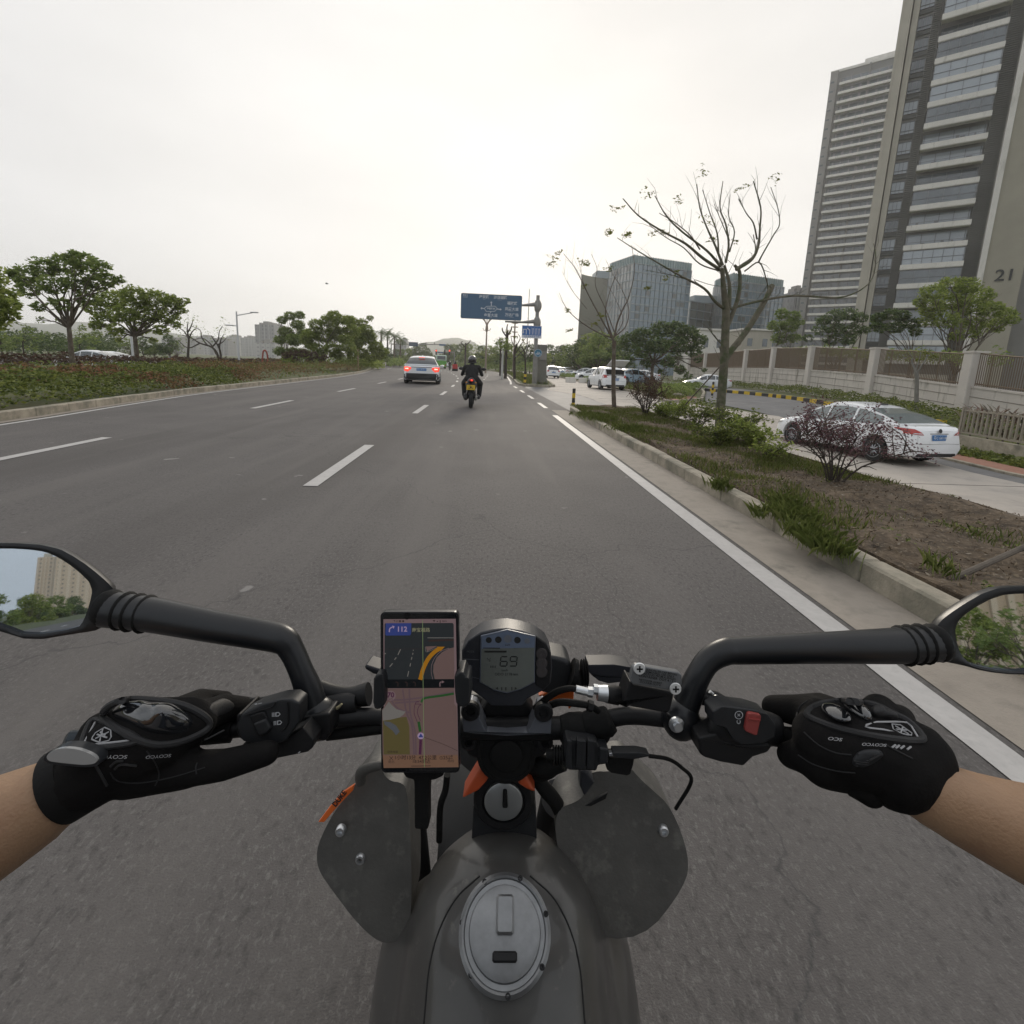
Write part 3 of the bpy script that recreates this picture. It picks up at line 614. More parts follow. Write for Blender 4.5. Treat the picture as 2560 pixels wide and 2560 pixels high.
def leaf_bank(name, label, pts, n, ls, leaf, w=.8, h=.6, cat='hedge', kind=None, stems=0, up=.3, top=None, aspect=.5, amp=.5):
    """a run of clipped or loose shrubs along a path: pts (x,y,z)"""
    P = [np.array(p, float) for p in pts]; ln = [np.linalg.norm(b-a) for a, b in zip(P, P[1:])]; tot = sum(ln); out_ = []
    c = np.array([0]+list(np.cumsum(ln))); C_ = np.empty((n, 3)); u = RS.uniform(0, tot, n)
    for i, t in enumerate(u):
        k = min(len(ln)-1, int(np.searchsorted(c, t, 'right')-1)); f_ = (t-c[k])/ln[k]; p = P[k]*(1-f_)+P[k+1]*f_; d = (P[k+1]-P[k])/ln[k]; s = np.array([d[1], -d[0], 0])
        a = RS.uniform(-1, 1); hh = h*(1-.5*a*a)*(1-amp*.5+amp*noise.noise(Vector((t*.9, a*w, 3)))+.25*noise.noise(Vector((t*3, a*2, 9))))
        z = hh*(1-RS.random()**2*.7) if RS.random() < .7 else hh
        C_[i] = p+s*a*w+np.array([0, 0, z])
    o = link(name, leaf_mesh(name, C_, ls, up, aspect), LV[leaf]); 
    return tag(o, label, None if kind == 'structure' else cat, kind=kind)
leaf_bank('wall_top_shrubs', 'low shrubs growing along the top of the boundary wall behind its railings', [(25.9, 24, 2.1), (28, 34, 2.6), (29.5, 43, 3.1), (30.5, 52, 3.4)], 3800, .2, 'mid', .8, 1.1, kind='stuff')
leaf_bank('wall_foot_hedge', 'green hedge running along the foot of the boundary wall', [(19.6, 17.5, -.62), (21.5, 22, -.4), (23.5, 30, -.1), (25.4, 40, 0), (26, 52, 0), (26, 66, 0)], 15000, .13, 'hedgeg', 1.1, .75, kind='stuff')
leaf_bank('drive_hedge', 'low green hedge on the grass island between side road and drive', [(10.4, 26.8, 0), (12.4, 32.5, 0), (14.8, 37.5, 0), (18, 42, 0)], 5200, .14, 'mid', 1.1, .65, kind='stuff')
leaf_bank('island_shrubs', 'green verge shrubs along the edge of the parking area', [(10.2, 44, 0), (10.6, 54, 0), (11, 66, 0), (11, 80, 0)], 2600, .2, 'mid', .7, .7, kind='stuff')
# --- left hedge of red and green leaves on a slight mound
hp = []
def hedge_pts(n, y0, y1, x0, x1, h, power=1.0):
    y = y0+(y1-y0)*RS.random(n)**power; f_ = RS.random(n); out_ = np.empty((n, 3))
    for i in range(n):
        xo = lerp(x0, x1, f_[i]); hh = h*(.74+.55*noise.noise(Vector((y[i]*.55, xo*.7, 1)))+.22*noise.noise(Vector((y[i]*2.2, xo*2.4, 5)))+.55*max(0, noise.noise(Vector((y[i]*1.1, xo*1.5, 8)))-.15))*min(1, .35+f_[i]*5)
        out_[i] = (XL(y[i])-xo, y[i], .1+hh*(1-.6*RS.random()**2.5)+min(1.6, max(0, xo-1))*.1)
    return out_
h1 = np.concatenate([hedge_pts(26000, 6.5, 24, .62, 3.6, .66), hedge_pts(20000, 24, 75, .62, 5.2, .74, 1.3)])
ns = np.array([noise.noise(Vector((p[0]*.35, p[1]*.22, 0)))+.35*noise.noise(Vector((p[0]*1.3, p[1]*.9, 4))) for p in h1])
tag(link('hedge', leaf_mesh('hedge', h1[ns < .12], .095, .5, .55), LV['red']), 'low clipped hedge of red and green leaves behind the left kerb', 'hedge', kind='stuff')
tag(link('hedge', leaf_mesh('hedge', h1[ns >= .12], .095, .5, .55), LV['hedgeg']), 'yellow-green patches of the low clipped hedge behind the left kerb', 'hedge', kind='stuff')
h2 = hedge_pts(9000, 8, 70, 4.2, 12, .38); tag(link('ground_cover', leaf_mesh('ground_cover', h2, .16, .5, .4), LV['grass']), 'grassy ground cover under the belt trees', 'ground cover', kind='stuff')
h3 = hedge_pts(20000, 10, 80, 12.5, 15.5, .72); tag(link('dark_hedge', leaf_mesh('dark_hedge', h3, .17, .4, .5), LV['purpleb']), 'dark taller hedge between the belt and the second carriageway', 'hedge', kind='stuff')
h4 = hedge_pts(6000, 75, 130, .7, 6, .9); tag(link('hedge', leaf_mesh('hedge', h4, .22, .5, .55), LV['hedgeg']), 'far green end of the left belt hedge curving with the road', 'hedge', kind='stuff')
leaf_bank('clump_undergrowth', 'shrubby undergrowth filling the foot of the dense tree clump', [(-24.5, 60, 0), (-20, 62, 0), (-16.8, 66, 0), (-18.5, 82, 0)], 7500, .26, 'green', 1.6, 1.9, kind='stuff')
leaf_bank('roadside_shrubs', 'dense green shrubs under the far row of trees right of the road', [(7.6, 84, 0), (4.5, 108, 0), (-2, 150, 0), (-14, 200, 0)], 7000, .42, 'mid', 1.6, 2.3, kind='stuff')
leaf_bank('junction_shrubs', 'dense shrubs under the trees around the far junction', [(-17.8, 100, 0), (-22, 118, 0), (-28, 150, 0), (-31, 200, 0)], 5000, .45, 'mid', 2, 2.2, kind='stuff')
leaf_bank('far_hedge', 'dense dark hedge beyond the second carriageway', [(-62, 30, 0), (-58, 62, 0), (-62, 88, 0)], 9000, .4, 'dark', 2.2, 3.2, kind='stuff', amp=.3)
# --- bare and pollarded trees by the sign
def px_tree(name, label, base, Y, br, leafs=(), bark=None, lr=.12, lleaf='yellow', z0=0.0, lsz=.09, group=None, nl=40, sink=.2, twig=0):
    p0 = A(*base, Y); org = np.array([p0[0], p0[1], z0]); t = empty(name, label, 'tree', tuple(org), group=group); b = MB(); rr = random.Random(int(base[0]))
    for k, (pts, r0, r1, dy) in enumerate(br):
        m_ = len(pts); P = [A(x, y, Y+dy*(j/(m_-1) if k else 0)+(rr.uniform(-.03, .03)*Y*.15 if 0 < j else 0)*(1 if k else .3))-org for j, (x, y) in enumerate(pts)]
        if k == 0: P = [np.array([P[0][0], P[0][1], -sink]), np.array([P[0][0], P[0][1], .0])]+P[1:]
        P = bez(P, 4)
        if k and twig:
            for _ in range(twig):
                i_ = rr.randrange(len(P)//3, len(P)-1); d_ = Vector(P[i_+1]-P[i_]).normalized()*.8+Vector((rr.gauss(0, .5), rr.gauss(0, .5), rr.uniform(-.1, .6))); d_.normalize(); L_ = rr.uniform(.15, .55)*Y/10; r_ = min(.006, max(.0022*Y/10, r1*.6)); a_ = Vector(P[i_]); e_ = a_+d_*L_+Vector((0, 0, .1*L_)); b.tube([a_, a_.lerp(e_, .5)+Vector((rr.gauss(0, .02), rr.gauss(0, .02), .02)), e_], [r_, r_*.7, r_*.35], 4, False)
        b.tube(P, [lerp(r0*(1.3 if k == 0 and j == 0 else 1), r1, (j/(len(P)-1))**.8) for j in range(len(P))], 8 if r0 > .03 else 5)
    b.build('trunk', bark or m_barkg, t, smooth=70)
    if leafs:
        pp = []
        for x, y, r_ in leafs:
            c = A(x, y, Y+rr.uniform(-.6, .6))-org; rad = r_*Y/FPX
            for s_ in range(max(2, nl//8)):      # little feathered sprays
                d = Vector((rr.gauss(0, 1), rr.gauss(0, 1), rr.gauss(0, .35))).normalized(); c0 = c+np.array([rr.gauss(0, .45)*rad, rr.gauss(0, .45)*rad, rr.gauss(0, .3)*rad])
                for m_ in range(8): pp.append(c0+np.array(d)*(m_-3.5)*rad*.16+np.array([rr.gauss(0, .02), rr.gauss(0, .02), -abs(m_-3.5)*rad*.03]))
        link('crown', leaf_mesh('crown', pp, lsz, .5, .4), LV[lleaf], t)
    return t
z3 = lambda *a: [(1340+x*.3623, 540+y*.3623) for x, y in a]
up_ext = []      # limbs carried on above the photograph's top edge
px_tree('roadside_tree', 'big nearly leafless tree with mossy trunk and many upswept branches, staked with a slanting pole', (1797, 1090), 9.9, [
 (z3((1261, 1518), (1275, 1300), (1295, 1050), (1305, 850), (1312, 640)), .112, .078, 0),
 (z3((1312, 650), (1295, 500), (1285, 360)), .075, .04, -.2), (z3((1330, 640), (1335, 480), (1300, 340)), .05, .025, .15),
 (z3((1312, 770), (1350, 690), (1400, 540), (1405, 390), (1370, 340)), .055, .03, .3), (z3((1300, 1000), (1345, 930), (1440, 810), (1560, 620), (1630, 480)), .07, .055, .5),
 (z3((1312, 660), (1360, 635), (1480, 600), (1650, 565), (1800, 550), (1960, 560)), .03, .022, .6), (z3((1960, 560), (2110, 560), (2240, 510), (2320, 430), (2345, 300), (2330, 190)), .022, .008, .9),
 (z3((1300, 640), (1235, 590), (1160, 500), (1010, 420), (870, 340), (700, 240), (560, 150)), .035, .006, -.7),
 (z3((1285, 380), (1150, 290), (1030, 190), (880, 110), (710, 0), (600, -120)), .035, .008, -.9), (z3((1275, 350), (1180, 240), (1010, 110), (900, 0), (820, -140)), .03, .008, -.4),
 (z3((1130, 230), (1060, 130), (950, 40), (850, -20)), .016, .006, -.8), (z3((1290, 340), (1240, 210), (1180, 80), (1130, -60), (1110, -220)), .03, .008, .2), (z3((1260, 260), (1250, 120), (1200, -20), (1150, -180)), .02, .007, .5),
 (z3((1310, 320), (1330, 200), (1310, 60), (1270, -60), (1290, -240)), .028, .008, .6), (z3((1335, 250), (1370, 110), (1330, 0), (1340, -150)), .016, .006, -.3), (z3((1335, 170), (1280, 40), (1230, -80)), .014, .005, .2),
 (z3((1380, 370), (1490, 300), (1535, 200), (1545, 80), (1550, -60), (1500, -240)), .035, .010, .4), (z3((1525, 160), (1500, 50), (1450, -20), (1400, -120)), .018, .007, -.3), (z3((1400, 350), (1510, 260), (1500, 130)), .02, .01, .8),
 (z3((1535, 320), (1560, 270), (1640, 130), (1680, 60), (1670, -50), (1620, -200)), .018, .006, -.5), (z3((1440, 380), (1540, 320), (1590, 440), (1600, 500)), .017, .010, .3),
 (z3((1270, 380), (1130, 330), (1020, 220), (900, 150), (780, 60)), .016, .006, -1.1), (z3((1020, 430), (900, 400), (740, 370)), .012, .004, -.5), (z3((1180, 510), (1090, 440), (1230, 480), (1440, 490)), .008, .005, .3),
 (z3((1298, 900), (1240, 840), (1190, 775)), .02, .010, .1), (z3((1275, 1050), (1272, 900)), .016, .01, .1), (z3((1300, 960), (1345, 930), (1410, 880), (1400, 850)), .016, .02, .3)],
 [(*z3((880, 110))[0], 14), (*z3((1170, 20))[0], 16), (*z3((965, 385))[0], 8), (*z3((760, 490))[0], 9), (*z3((1210, 155))[0], 10), (*z3((890, 430))[0], 9), (*z3((640, 120))[0], 12), (*z3((500, 110))[0], 11), (*z3((1380, 175))[0], 7), (*z3((820, 120))[0], 10), (1620, 480, 20), (1760, 430, 20), (1850, 470, 18), (1930, 440, 16), (1700, 500, 14), (1380+160, 520, 12)], z0=.1, nl=44, lsz=.055, twig=6)
px_tree('roadside_tree', 'thin young roadside tree with sparse feathery leaves, nearest the black and yellow bollard', (1536, 1029), 15.5, [
 (z3((541, 1350), (535, 1200), (535, 1050), (540, 860)), .085, .06, 0), (z3((540, 870), (500, 760), (480, 650), (510, 520), (560, 380)), .035, .008, .3),
 (z3((540, 840), (560, 740), (600, 640), (640, 560), (680, 380), (660, 200)), .035, .006, -.3), (z3((530, 850), (440, 690), (350, 520), (270, 360), (190, 260)), .03, .006, -.8), (z3((520, 840), (400, 790), (270, 700), (200, 620), (160, 530)), .025, .005, .6),
 (z3((540, 800), (480, 640), (410, 480), (420, 360), (380, 260)), .018, .005, .4), (z3((545, 830), (620, 760), (640, 640), (590, 500), (530, 400), (480, 300)), .022, .005, .7), (z3((420, 650), (330, 470), (300, 320)), .014, .004, -.5),
 (z3((550, 820), (600, 720), (560, 600), (500, 480)), .015, .005, -.6), (z3((530, 860), (470, 830), (430, 760), (300, 740)), .012, .004, .5), (z3((350, 640), (240, 500), (180, 380)), .010, .003, -.9)],
 [(*z3((120, 300))[0], 14), (*z3((150, 250))[0], 10), (*z3((300, 310))[0], 16), (*z3((215, 650))[0], 9), (*z3((330, 480))[0], 9), (*z3((400, 740))[0], 9), (*z3((455, 690))[0], 9), (*z3((500, 360))[0], 10), (*z3((350, 330))[0], 8), (*z3((230, 790))[0], 9), (*z3((500, 110))[0], 9), (*z3((630, 130))[0], 9), (*z3((100, 330))[0], 9)], bark=m_bark, z0=.0, nl=60, lsz=.075, twig=5)
z2 = lambda *a: [(860+x*.28986, 640+y*.28986) for x, y in a]
for i, (base, Y, br, lf, lab) in enumerate([
 (z2((1395, 960))[0], 52, [(z2((1395, 960), (1397, 850), (1405, 740), (1408, 650)), .2, .14, 0), (z2((1405, 700), (1370, 650), (1365, 620)), .09, .06, 0), (z2((1408, 690), (1440, 640), (1445, 610)), .09, .06, .5), (z2((1408, 660), (1405, 620), (1412, 590)), .08, .05, 0), (z2((1403, 760), (1350, 730), (1340, 700)), .07, .03, 0)], [(*z2((1400, 640))[0], 6), (*z2((1430, 660))[0], 6)], 'pollarded bare tree with knobbly limbs left of the road sign pole'),
 (z2((1475, 960))[0], 46, [(z2((1475, 960), (1470, 850), (1490, 760)), .16, .1, 0), (z2((1472, 850), (1530, 760), (1570, 700)), .06, .02, .5), (z2((1485, 800), (1450, 740), (1440, 690)), .05, .02, -.5), (z2((1490, 770), (1520, 710), (1500, 670)), .05, .02, 0), (z2((1475, 880), (1560, 800), (1590, 740)), .05, .02, .4)], [(*z2((1480, 700))[0], 8), (*z2((1540, 720))[0], 7)], 'bare branching tree close on the left of the road sign pole'),
 (z2((1045, 930))[0], 120, [(z2((1045, 930), (1048, 820), (1050, 750)), .3, .2, 0), (z2((1048, 790), (1010, 750), (1025, 735)), .14, .08, 0), (z2((1050, 770), (1085, 740), (1090, 725)), .14, .08, 0)], [(*z2((1100, 750))[0], 16), (*z2((1150, 760))[0], 14)], 'far pollarded tree beside the decorative lamp post'),
 (z2((1350, 930))[0], 64, [(z2((1350, 930), (1352, 800), (1350, 740)), .15, .1, 0), (z2((1350, 770), (1335, 730), (1342, 720)), .08, .05, 0), (z2((1350, 760), (1372, 735), (1365, 715)), .08, .05, 0)], [], 'small pollarded tree left of the taller knobbly tree'),
 (z2((1570, 960))[0], 48, [(z2((1570, 960), (1560, 850), (1530, 780)), .1, .05, 0), (z2((1560, 850), (1590, 780), (1600, 730)), .05, .02, 0), (z2((1562, 880), (1500, 800), (1480, 730)), .04, .02, 0), (z2((1565, 900), (1610, 830), (1620, 770)), .04, .02, 0)], [(*z2((1550, 760))[0], 7)], 'slender twiggy tree just left of the road sign pole')]):
    px_tree('pollarded_tree', lab, base, Y, br, lf, m_bark2, lleaf='yellow', z0=.1, nl=30, lsz=.22)
wp = A(*z2((1365, 955))[0], 50); w_ = empty('limewashed_tree', 'slim tree with white painted trunk left of the road sign pole', 'tree', (wp[0], 50, .1))
MB().tube([(0, 0, -.2), (0, 0, 1.4), (.02, 0, 2.9)], [.12, .10, .08], 8).build('trunk', m_white, w_, smooth=True)
link('crown', leaf_mesh('crown', blobs([(0, 0, 3.4, .9, .9, .7), (.5, .2, 3.1, .6, .6, .5), (-.5, 0, 3.2, .6, .6, .5)], 500), .22), LV['mid'], w_)
wb = px_tree('pruned_tree', 'pruned grey-trunked young tree standing in front of the boundary wall', (2290, 1030), 24.6, [
 ([(2290, 1030), (2291, 990), (2292, 955), (2291, 930)], .11, .09, 0), ([(2291, 932), (2280, 905), (2283, 895)], .06, .03, .2), ([(2292, 935), (2305, 912), (2318, 892), (2325, 870)], .05, .02, -.2), ([(2290, 925), (2303, 880), (2308, 840)], .03, .01, 0), ([(2283, 897), (2262, 860), (2245, 830)], .02, .008, .3)],
 [(2320, 880, 14), (2335, 890, 10), (2300, 900, 8)], mat('pale grey bark', (.2, .19, .17), rough=.9, var=.2), z0=-.2, nl=70, lsz=.13, lleaf='yellow', sink=.4)
# slanting stakes
def stake(label, a, b, r_):
    return tag(MB().tube([a, b], [r_, r_*.85], 8).build('tree_stake', mat('weathered pole', (.12, .10, .08), rough=.9, var=.3, vscale=9), smooth=True), label, 'stake')
stake('long slanting pole propping the big leafless tree', tuple(G(1677, 1052, .05)), tuple(A(1801, 915, 9.95)), .016)
stake('slanting pole rising from the soil to the right edge above the right mirror', tuple(G(2375, 1450, .12)), tuple(q(2600, 1350, 3.3)), .02)
# --- shrubs on the planting strip
def shrub(label, x, y, rx, ry, h, leaf, n, ls, seed, open_=True, z=.12, group=None, bark=None, stems=9, low=.35, aspect=.5, name='shrub'):
    rr = random.Random(seed); t = empty(name, label, 'shrub', (x, y, z), group=group); b = MB(); tips = []
    for i in range(stems):
        a = 2*pi*i/stems+rr.uniform(-.4, .4); e_ = Vector((cos(a)*rx*rr.uniform(.35, .95), sin(a)*ry*rr.uniform(.35, .95), h*rr.uniform(.45, .95))); m_ = Vector((e_.x*.35, e_.y*.35, e_.z*.5))
        r0 = h*.0125*rr.uniform(.7, 1.3); b.tube(bez([(rr.uniform(-.03, .03), rr.uniform(-.03, .03), -.1), m_, e_], 3), [r0, r0, r0*.8, r0*.7, r0*.6, r0*.5, r0*.35], 5, False); tips.append(e_)
        for k in range(13):
            s0 = Vector((0, 0, 0)).lerp(m_, rr.random()) if k < 2 else m_.lerp(e_, rr.random()); e2 = s0+Vector((rr.uniform(-1, 1)*rx*.42, rr.uniform(-1, 1)*ry*.42, rr.uniform(-.05, .38)*h)); e2.z = max(e2.z, .05)
            md = s0.lerp(e2, .5)+Vector((rr.uniform(-.03, .03), rr.uniform(-.03, .03), rr.uniform(0, .04)))
            b.tube([s0, md, e2], [r0*.5, r0*.35, r0*.15], 4, False); tips.append(e2); tips.append(md.lerp(e2, .4))
    b.build('branches', bark or m_bark2, t)
    T = np.array([tuple(p) for p in tips if p.z > low*h]); k = RS.integers(0, len(T), n); P = T[k]+RS.normal(size=(n, 3))*np.array([rx, ry, h*.8])*.06
    P[:, 2] = np.maximum(P[:, 2], .03); link('foliage', leaf_mesh('foliage', P, ls, .4, aspect), LV[leaf], t); return t
pb = G(2085, 1212, .12)
shrub('dark purple-leaved shrub with bare lower branches in front of the white sedan', pb[0], pb[1], .74, .72, .88, 'purple', 5200, .030, 81, stems=10, low=.48)
pb = G(1618, 1040, .12); shrub('dark red-leaved shrub beside the thin young roadside tree', pb[0], pb[1]+.2, .62, .7, 1.12, 'purpleb', 2600, .05, 82, stems=11, low=.45)
for i, (px, py, s, lab) in enumerate([(1690, 1052, .42, 'leafy green shrub at the foot of the slanting pole'), (1745, 1072, .5, 'broad green shrub left of the big leafless tree'), (1835, 1105, .48, 'yellow-green shrub at the right of the big leafless trunk'), (1880, 1120, .38, 'small green shrub between the big trunk and the purple shrub'), (1660, 1045, .32, 'small green shrub behind the dark red-leaved shrub'), (1790, 1120, .4, 'green shrub in front of the big leafless trunk'), (1925, 1150, .28, 'low straggly shrub with twiggy stems left of the purple shrub')]):
    p = G(px, py, .12); shrub(lab, p[0], p[1], s*1.15, s*1.3, s*1.15, 'hedgeg' if i % 3 else 'green', 1700 if i < 6 else 420, .055, 90+i, low=.12, stems=9, aspect=.55, group=None, name='green_shrub')
# fence-side plants with long reddish leaves (right edge)
def strappy(label, x, y, z, h, seed):
    rr = random.Random(seed); b = MB()
    for i in range(46):
        a = rr.uniform(0, 2*pi); z0 = rr.uniform(.15, .75)*h; L_ = h*rr.uniform(.35, .55); d = Vector((cos(a), sin(a), rr.uniform(.3, 1.6))).normalized(); s = Vector((-sin(a), cos(a), 0)); p = Vector((rr.uniform(-.25, .25), rr.uniform(-.25, .25), z0)); w0 = .035
        pts = [p]; 
        for k in range(4): p = p+d*L_/4; d = (d+Vector((0, 0, -.22))).normalized(); pts.append(p)
        vs_ = []
        for k, pp in enumerate(pts): ww = w0*(.5, 1, .9, .6, .06)[k]; vs_ += [pp-s*ww, pp+s*ww]
        b.add(vs_, [(2*k, 2*k+1, 2*k+3, 2*k+2) for k in range(4)])
    t = empty('strappy_plant', label, 'plant', (x, y, z)); b.build('foliage', mat('bronze strap leaves', rough=.5, island=[(.07, .06, .03), (.13, .075, .05), (.17, .10, .07), (.09, .10, .04)], transl=.25), t)
    MB().tube([(0, 0, -.1), (.05, 0, h*.4), (.03, .05, h*.75)], [.03, .025, .015], 6).build('stem', m_bark2, t); return t
for i, (px, Y, lab) in enumerate([(2425, 14.9, 'bronze strap-leaved plant at the near post end of the low fence'), (2470, 14.4, 'bronze strap-leaved plant, second along behind the low fence'), (2510, 13.8, 'bronze strap-leaved plant, third along behind the low fence'), (2550, 13.2, 'bronze strap-leaved plant at the right edge behind the low fence')]):
    p = A(px, 1080, Y+1.2); strappy(lab, p[0], p[1], -.62, 1.35, 300+i)
# --- grass, weeds and litter
def blades(name, label, pts, hh, wd, leaf, lean=.45):
    n = len(pts); P = np.asarray(pts, float); a = RS.uniform(0, 2*pi, n); h = hh*RS.uniform(.5, 1.25, n); ln = lean*RS.uniform(.2, 1.2, n)
    d = np.stack([np.cos(a), np.sin(a), 0*a], 1); s = np.stack([-np.sin(a), np.cos(a), 0*a], 1)*(wd/2)
    m1 = P+d*(ln*h*.35)[:, None]+np.array([0, 0, 1])*(h*.6)[:, None]; tp = P+d*(ln*h)[:, None]+np.array([0, 0, 1])*(h*np.sqrt(np.clip(1-ln*ln*.5, .2, 1)))[:, None]
    v = np.stack([P-s, P+s, m1+s*.8, tp, m1-s*.8], 1).reshape(-1, 3); me = bpy.data.meshes.new(name); me.vertices.add(5*n); me.vertices.foreach_set('co', v.ravel())
    me.loops.add(5*n); me.loops.foreach_set('vertex_index', np.arange(5*n, dtype=np.int32)); me.polygons.add(n); me.polygons.foreach_set('loop_start', np.arange(0, 5*n, 5, dtype=np.int32)); me.update(calc_edges=True)
    return tag(link(name, me, LV[leaf]), label, 'grass', kind='stuff')
pts = []
while len(pts) < 36000:
    x, y = R.uniform(2.72, 4.85), R.uniform(-1, 16.1); d = noise.noise(Vector((x*1.1, y*.6, 2)))+(.34 if y > 6 else -.10)+(.16 if x < 3.1 else 0)+(.15 if y > 12 else 0)
    if d > R.uniform(.0, .45): pts.append((x, y, .12+.05*noise.noise(Vector((x*1.8, y*1.8, 0)))))
blades('grass', 'short weedy grass on the planting strip', pts, .085, .005, 'grass')
pts = []
for (px, py, rr_, n) in [(1985, 1300, .13, 420), (2030, 1350, .13, 420), (2060, 1375, .1, 260), (1960, 1265, .1, 160), (1800, 1222, .08, 160), (1900, 1290, .06, 60), (2350, 1430, .07, 50), (1505, 1050, .35, 700), (1470, 1040, .3, 500), (1570, 1075, .3, 500)]:
    c = G(px, py, .14)
    for _ in range(n): pts.append((c[0]+R.gauss(0, rr_*.6), c[1]+R.gauss(0, rr_*.9), .13))
blades('grass_tufts', 'bright green grass tufts by the right kerb', pts, .13, .004, 'grassb', .7)
pts = []
for _ in range(9000):
    y = R.uniform(34.6, 100); a, c = interp(y, [(34.6, 2.5), (60, 2.9), (74, 2.9), (100, 1.2)]), interp(y, [(34.6, 4.3), (56, 5.8), (100, 5.4)]); pts.append((R.uniform(a, c), y, .1))
blades('grass', 'grass on the green island beneath the road sign', pts, .3, .03, 'grass')
pts = [(R.uniform(13.9, 18.5), R.uniform(4, 16.5), -.8) for _ in range(12000)]; blades('grass', 'grass between brick footpath and low fence', [(x, y, zg(x, y)-.05) for x, y, _ in pts], .16, .02, 'grass')
pts = []
for _ in range(9000):
    y = R.uniform(25.5, 62); x = R.uniform(9.6, interp(y, [(25.5, 10.2), (38, 16.5), (62, 22)])); pts.append((x, y, -.04+zg(x, y)))
blades('grass', 'rough grass on the island between side road and drive', pts, .22, .03, 'grass')
# broad-leaved ground cover beside the fence
P = [(R.uniform(13.7, 15.1), R.uniform(3, 15), R.uniform(.0, .22)) for _ in range(5200)]
tag(link('ground_cover', leaf_mesh('ground_cover', [(x, y, zg(x, y)-.02+z*(.6+.6*noise.noise(Vector((x*2, y*2, 0))))) for x, y, z in P], .13, .6, .6), LV['hedgeg']), 'broad-leaved green ground cover below the low fence', 'ground cover', kind='stuff')
P = []
for _ in range(15000):
    x, y = R.uniform(2.72, 4.88), R.uniform(.8, 15.5); P.append((x, y, .13+.112*noise.noise(Vector((x*1.8, y*1.8, 0)))*.9+.03))
tag(link('leaf_litter', leaf_mesh('leaf_litter', P, .034, 1.2, .42), LV['dry']), 'fallen dry leaves and twigs scattered on the bare soil', 'leaf litter', kind='stuff')

P = []
for _ in range(420):
    x, y = R.uniform(2.8, 4.8), R.uniform(1.2, 14)
    if noise.noise(Vector((x*1.3, y*.9, 7))) > -.05:
        for k in range(9): P.append((x+R.gauss(0, .028), y+R.gauss(0, .028), .15+.09*noise.noise(Vector((x*1.8, y*1.8, 0)))+R.uniform(0, .035)))
tag(link('weeds', leaf_mesh('weeds', P, .032, 1.2, .5), LV['hedgeg']), 'tiny broad-leaved weeds dotted over the bare soil', 'weeds', kind='stuff')
# ================================================================== buildings and walls
m_beige = mat('beige render', (.40, .37, .31), rough=.8, var=.08, vscale=.4, dirt=((.30, .27, .22), .5, .5, .8, (3, 3, .35)))
m_tan = mat('shaded tan render', (.32, .295, .235), rough=.8, var=.08, vscale=.3)
m_grey = mat('grey facade panels', (.22, .21, .195), rough=.7, var=.1, vscale=.3)
m_dkgrey = mat('dark recess', (.12, .12, .115), rough=.7, var=.15, vscale=.5)
m_slab = mat('pale balcony band', (.64, .61, .56), rough=.7, var=.07, vscale=.6, dirt=((.36, .34, .30), .9, .55, .8, (2, 2, .4)))
m_glass = mat('window glass', (.09, .105, .115), rough=.08, spec=.9, coat=.6, var=.35, vscale=.25)
m_glassl = mat('pale window glass', (.30, .33, .36), rough=.12, spec=.9, coat=.6)
m_frame = mat('grey metal frame', (.16, .16, .165), rough=.5, metal=.4)
m_louv = mat('louvre grey', (.20, .195, .18), rough=.6)
m_curt = mat('curtain wall glass', (.12, .18, .225), rough=.1, spec=1.0, coat=.5, var=.25, vscale=.08)
m_curtd = mat('dark curtain glass', (.075, .085, .08), rough=.2, spec=.8, coat=.3)
m_mull = mat('mullions', (.22, .265, .295), rough=.45, metal=.3)
m_teal = mat('teal glass screen', (.16, .24, .25), rough=.2, spec=.8)
def local(o, ang):
    return Matrix.Rotation(ang, 3, 'Z')
D50 = np.array([-sin(radians(50)), cos(radians(50)), 0]); RZ50 = -radians(40)
# ---- the near tower with the number 21: local x to the right along the facade, y inward, z up
nt_ = empty('apartment_tower', 'tall beige apartment tower numbered 21 with glazed balconies, cut by the right edge', 'apartment building', (74.1, 72.9, 0), RZ50)
nF = 23; f0 = 4.4; fh = 2.93
w_ = MB(); Hn = f0+nF*fh+1
w_.box((-7.5, 9.5, Hn/2-.5), (16.4, 16, Hn+1)); w_.build('wall', m_grey, nt_)
pm = MB()
for a, b_, y in ((-15.9, -14.6, -.9), (-14.45, -13.7, -.4)): pm.box(((a+b_)/2, y/2+.8, Hn/2), (b_-a, 1.6-y, Hn+1.5))
pm.build('pilaster', m_beige, nt_)
pm = MB().box((-1.0, .6, Hn/2), (.7, 1.8, Hn+2)); pm.build('pilaster', m_slab, nt_)  # paler than the numbered wall: their different lighting is put into the colours
pm = MB().box((1.45, 4.2, Hn/2), (4.2, 8.4, Hn+2)); gw = pm.build('gable_wall', m_tan, nt_); gw['label'] = 'plain tan wall carrying the number 21'
pm = MB().box((8.5, 9.2, Hn/2), (9.9, 12, Hn)); pm.build('rear_wing', m_grey, nt_)
tx = MB(); put_text(tx, '21', (1.75, -.03, 17.25), (1, 0, 0), (0, 0, 1), 2.3, bold=.01)
n0 = len(tx.v); tx.v += [(x, y-.08, z) for x, y, z in tx.v]; fs_ = list(tx.f); tx.f += [tuple(i+n0 for i in f) for f in fs_]; tx.m += [0]*len(fs_)
tx.build('number', m_blk, nt_)
lm = MB()
for k in range(int(Hn/.29)):
    z = .3+k*.29
    lm.box((-11.45, 1.35, z), (.95, .12, .13)); lm.box((-2.25, 1.35, z), (1.7, .12, .13))
for x in (-11.95, -10.95, -3.1, -1.4): lm.box((x, 1.3, Hn/2), (.09, .25, Hn))
lm.build('louvre_screen', m_louv, nt_)
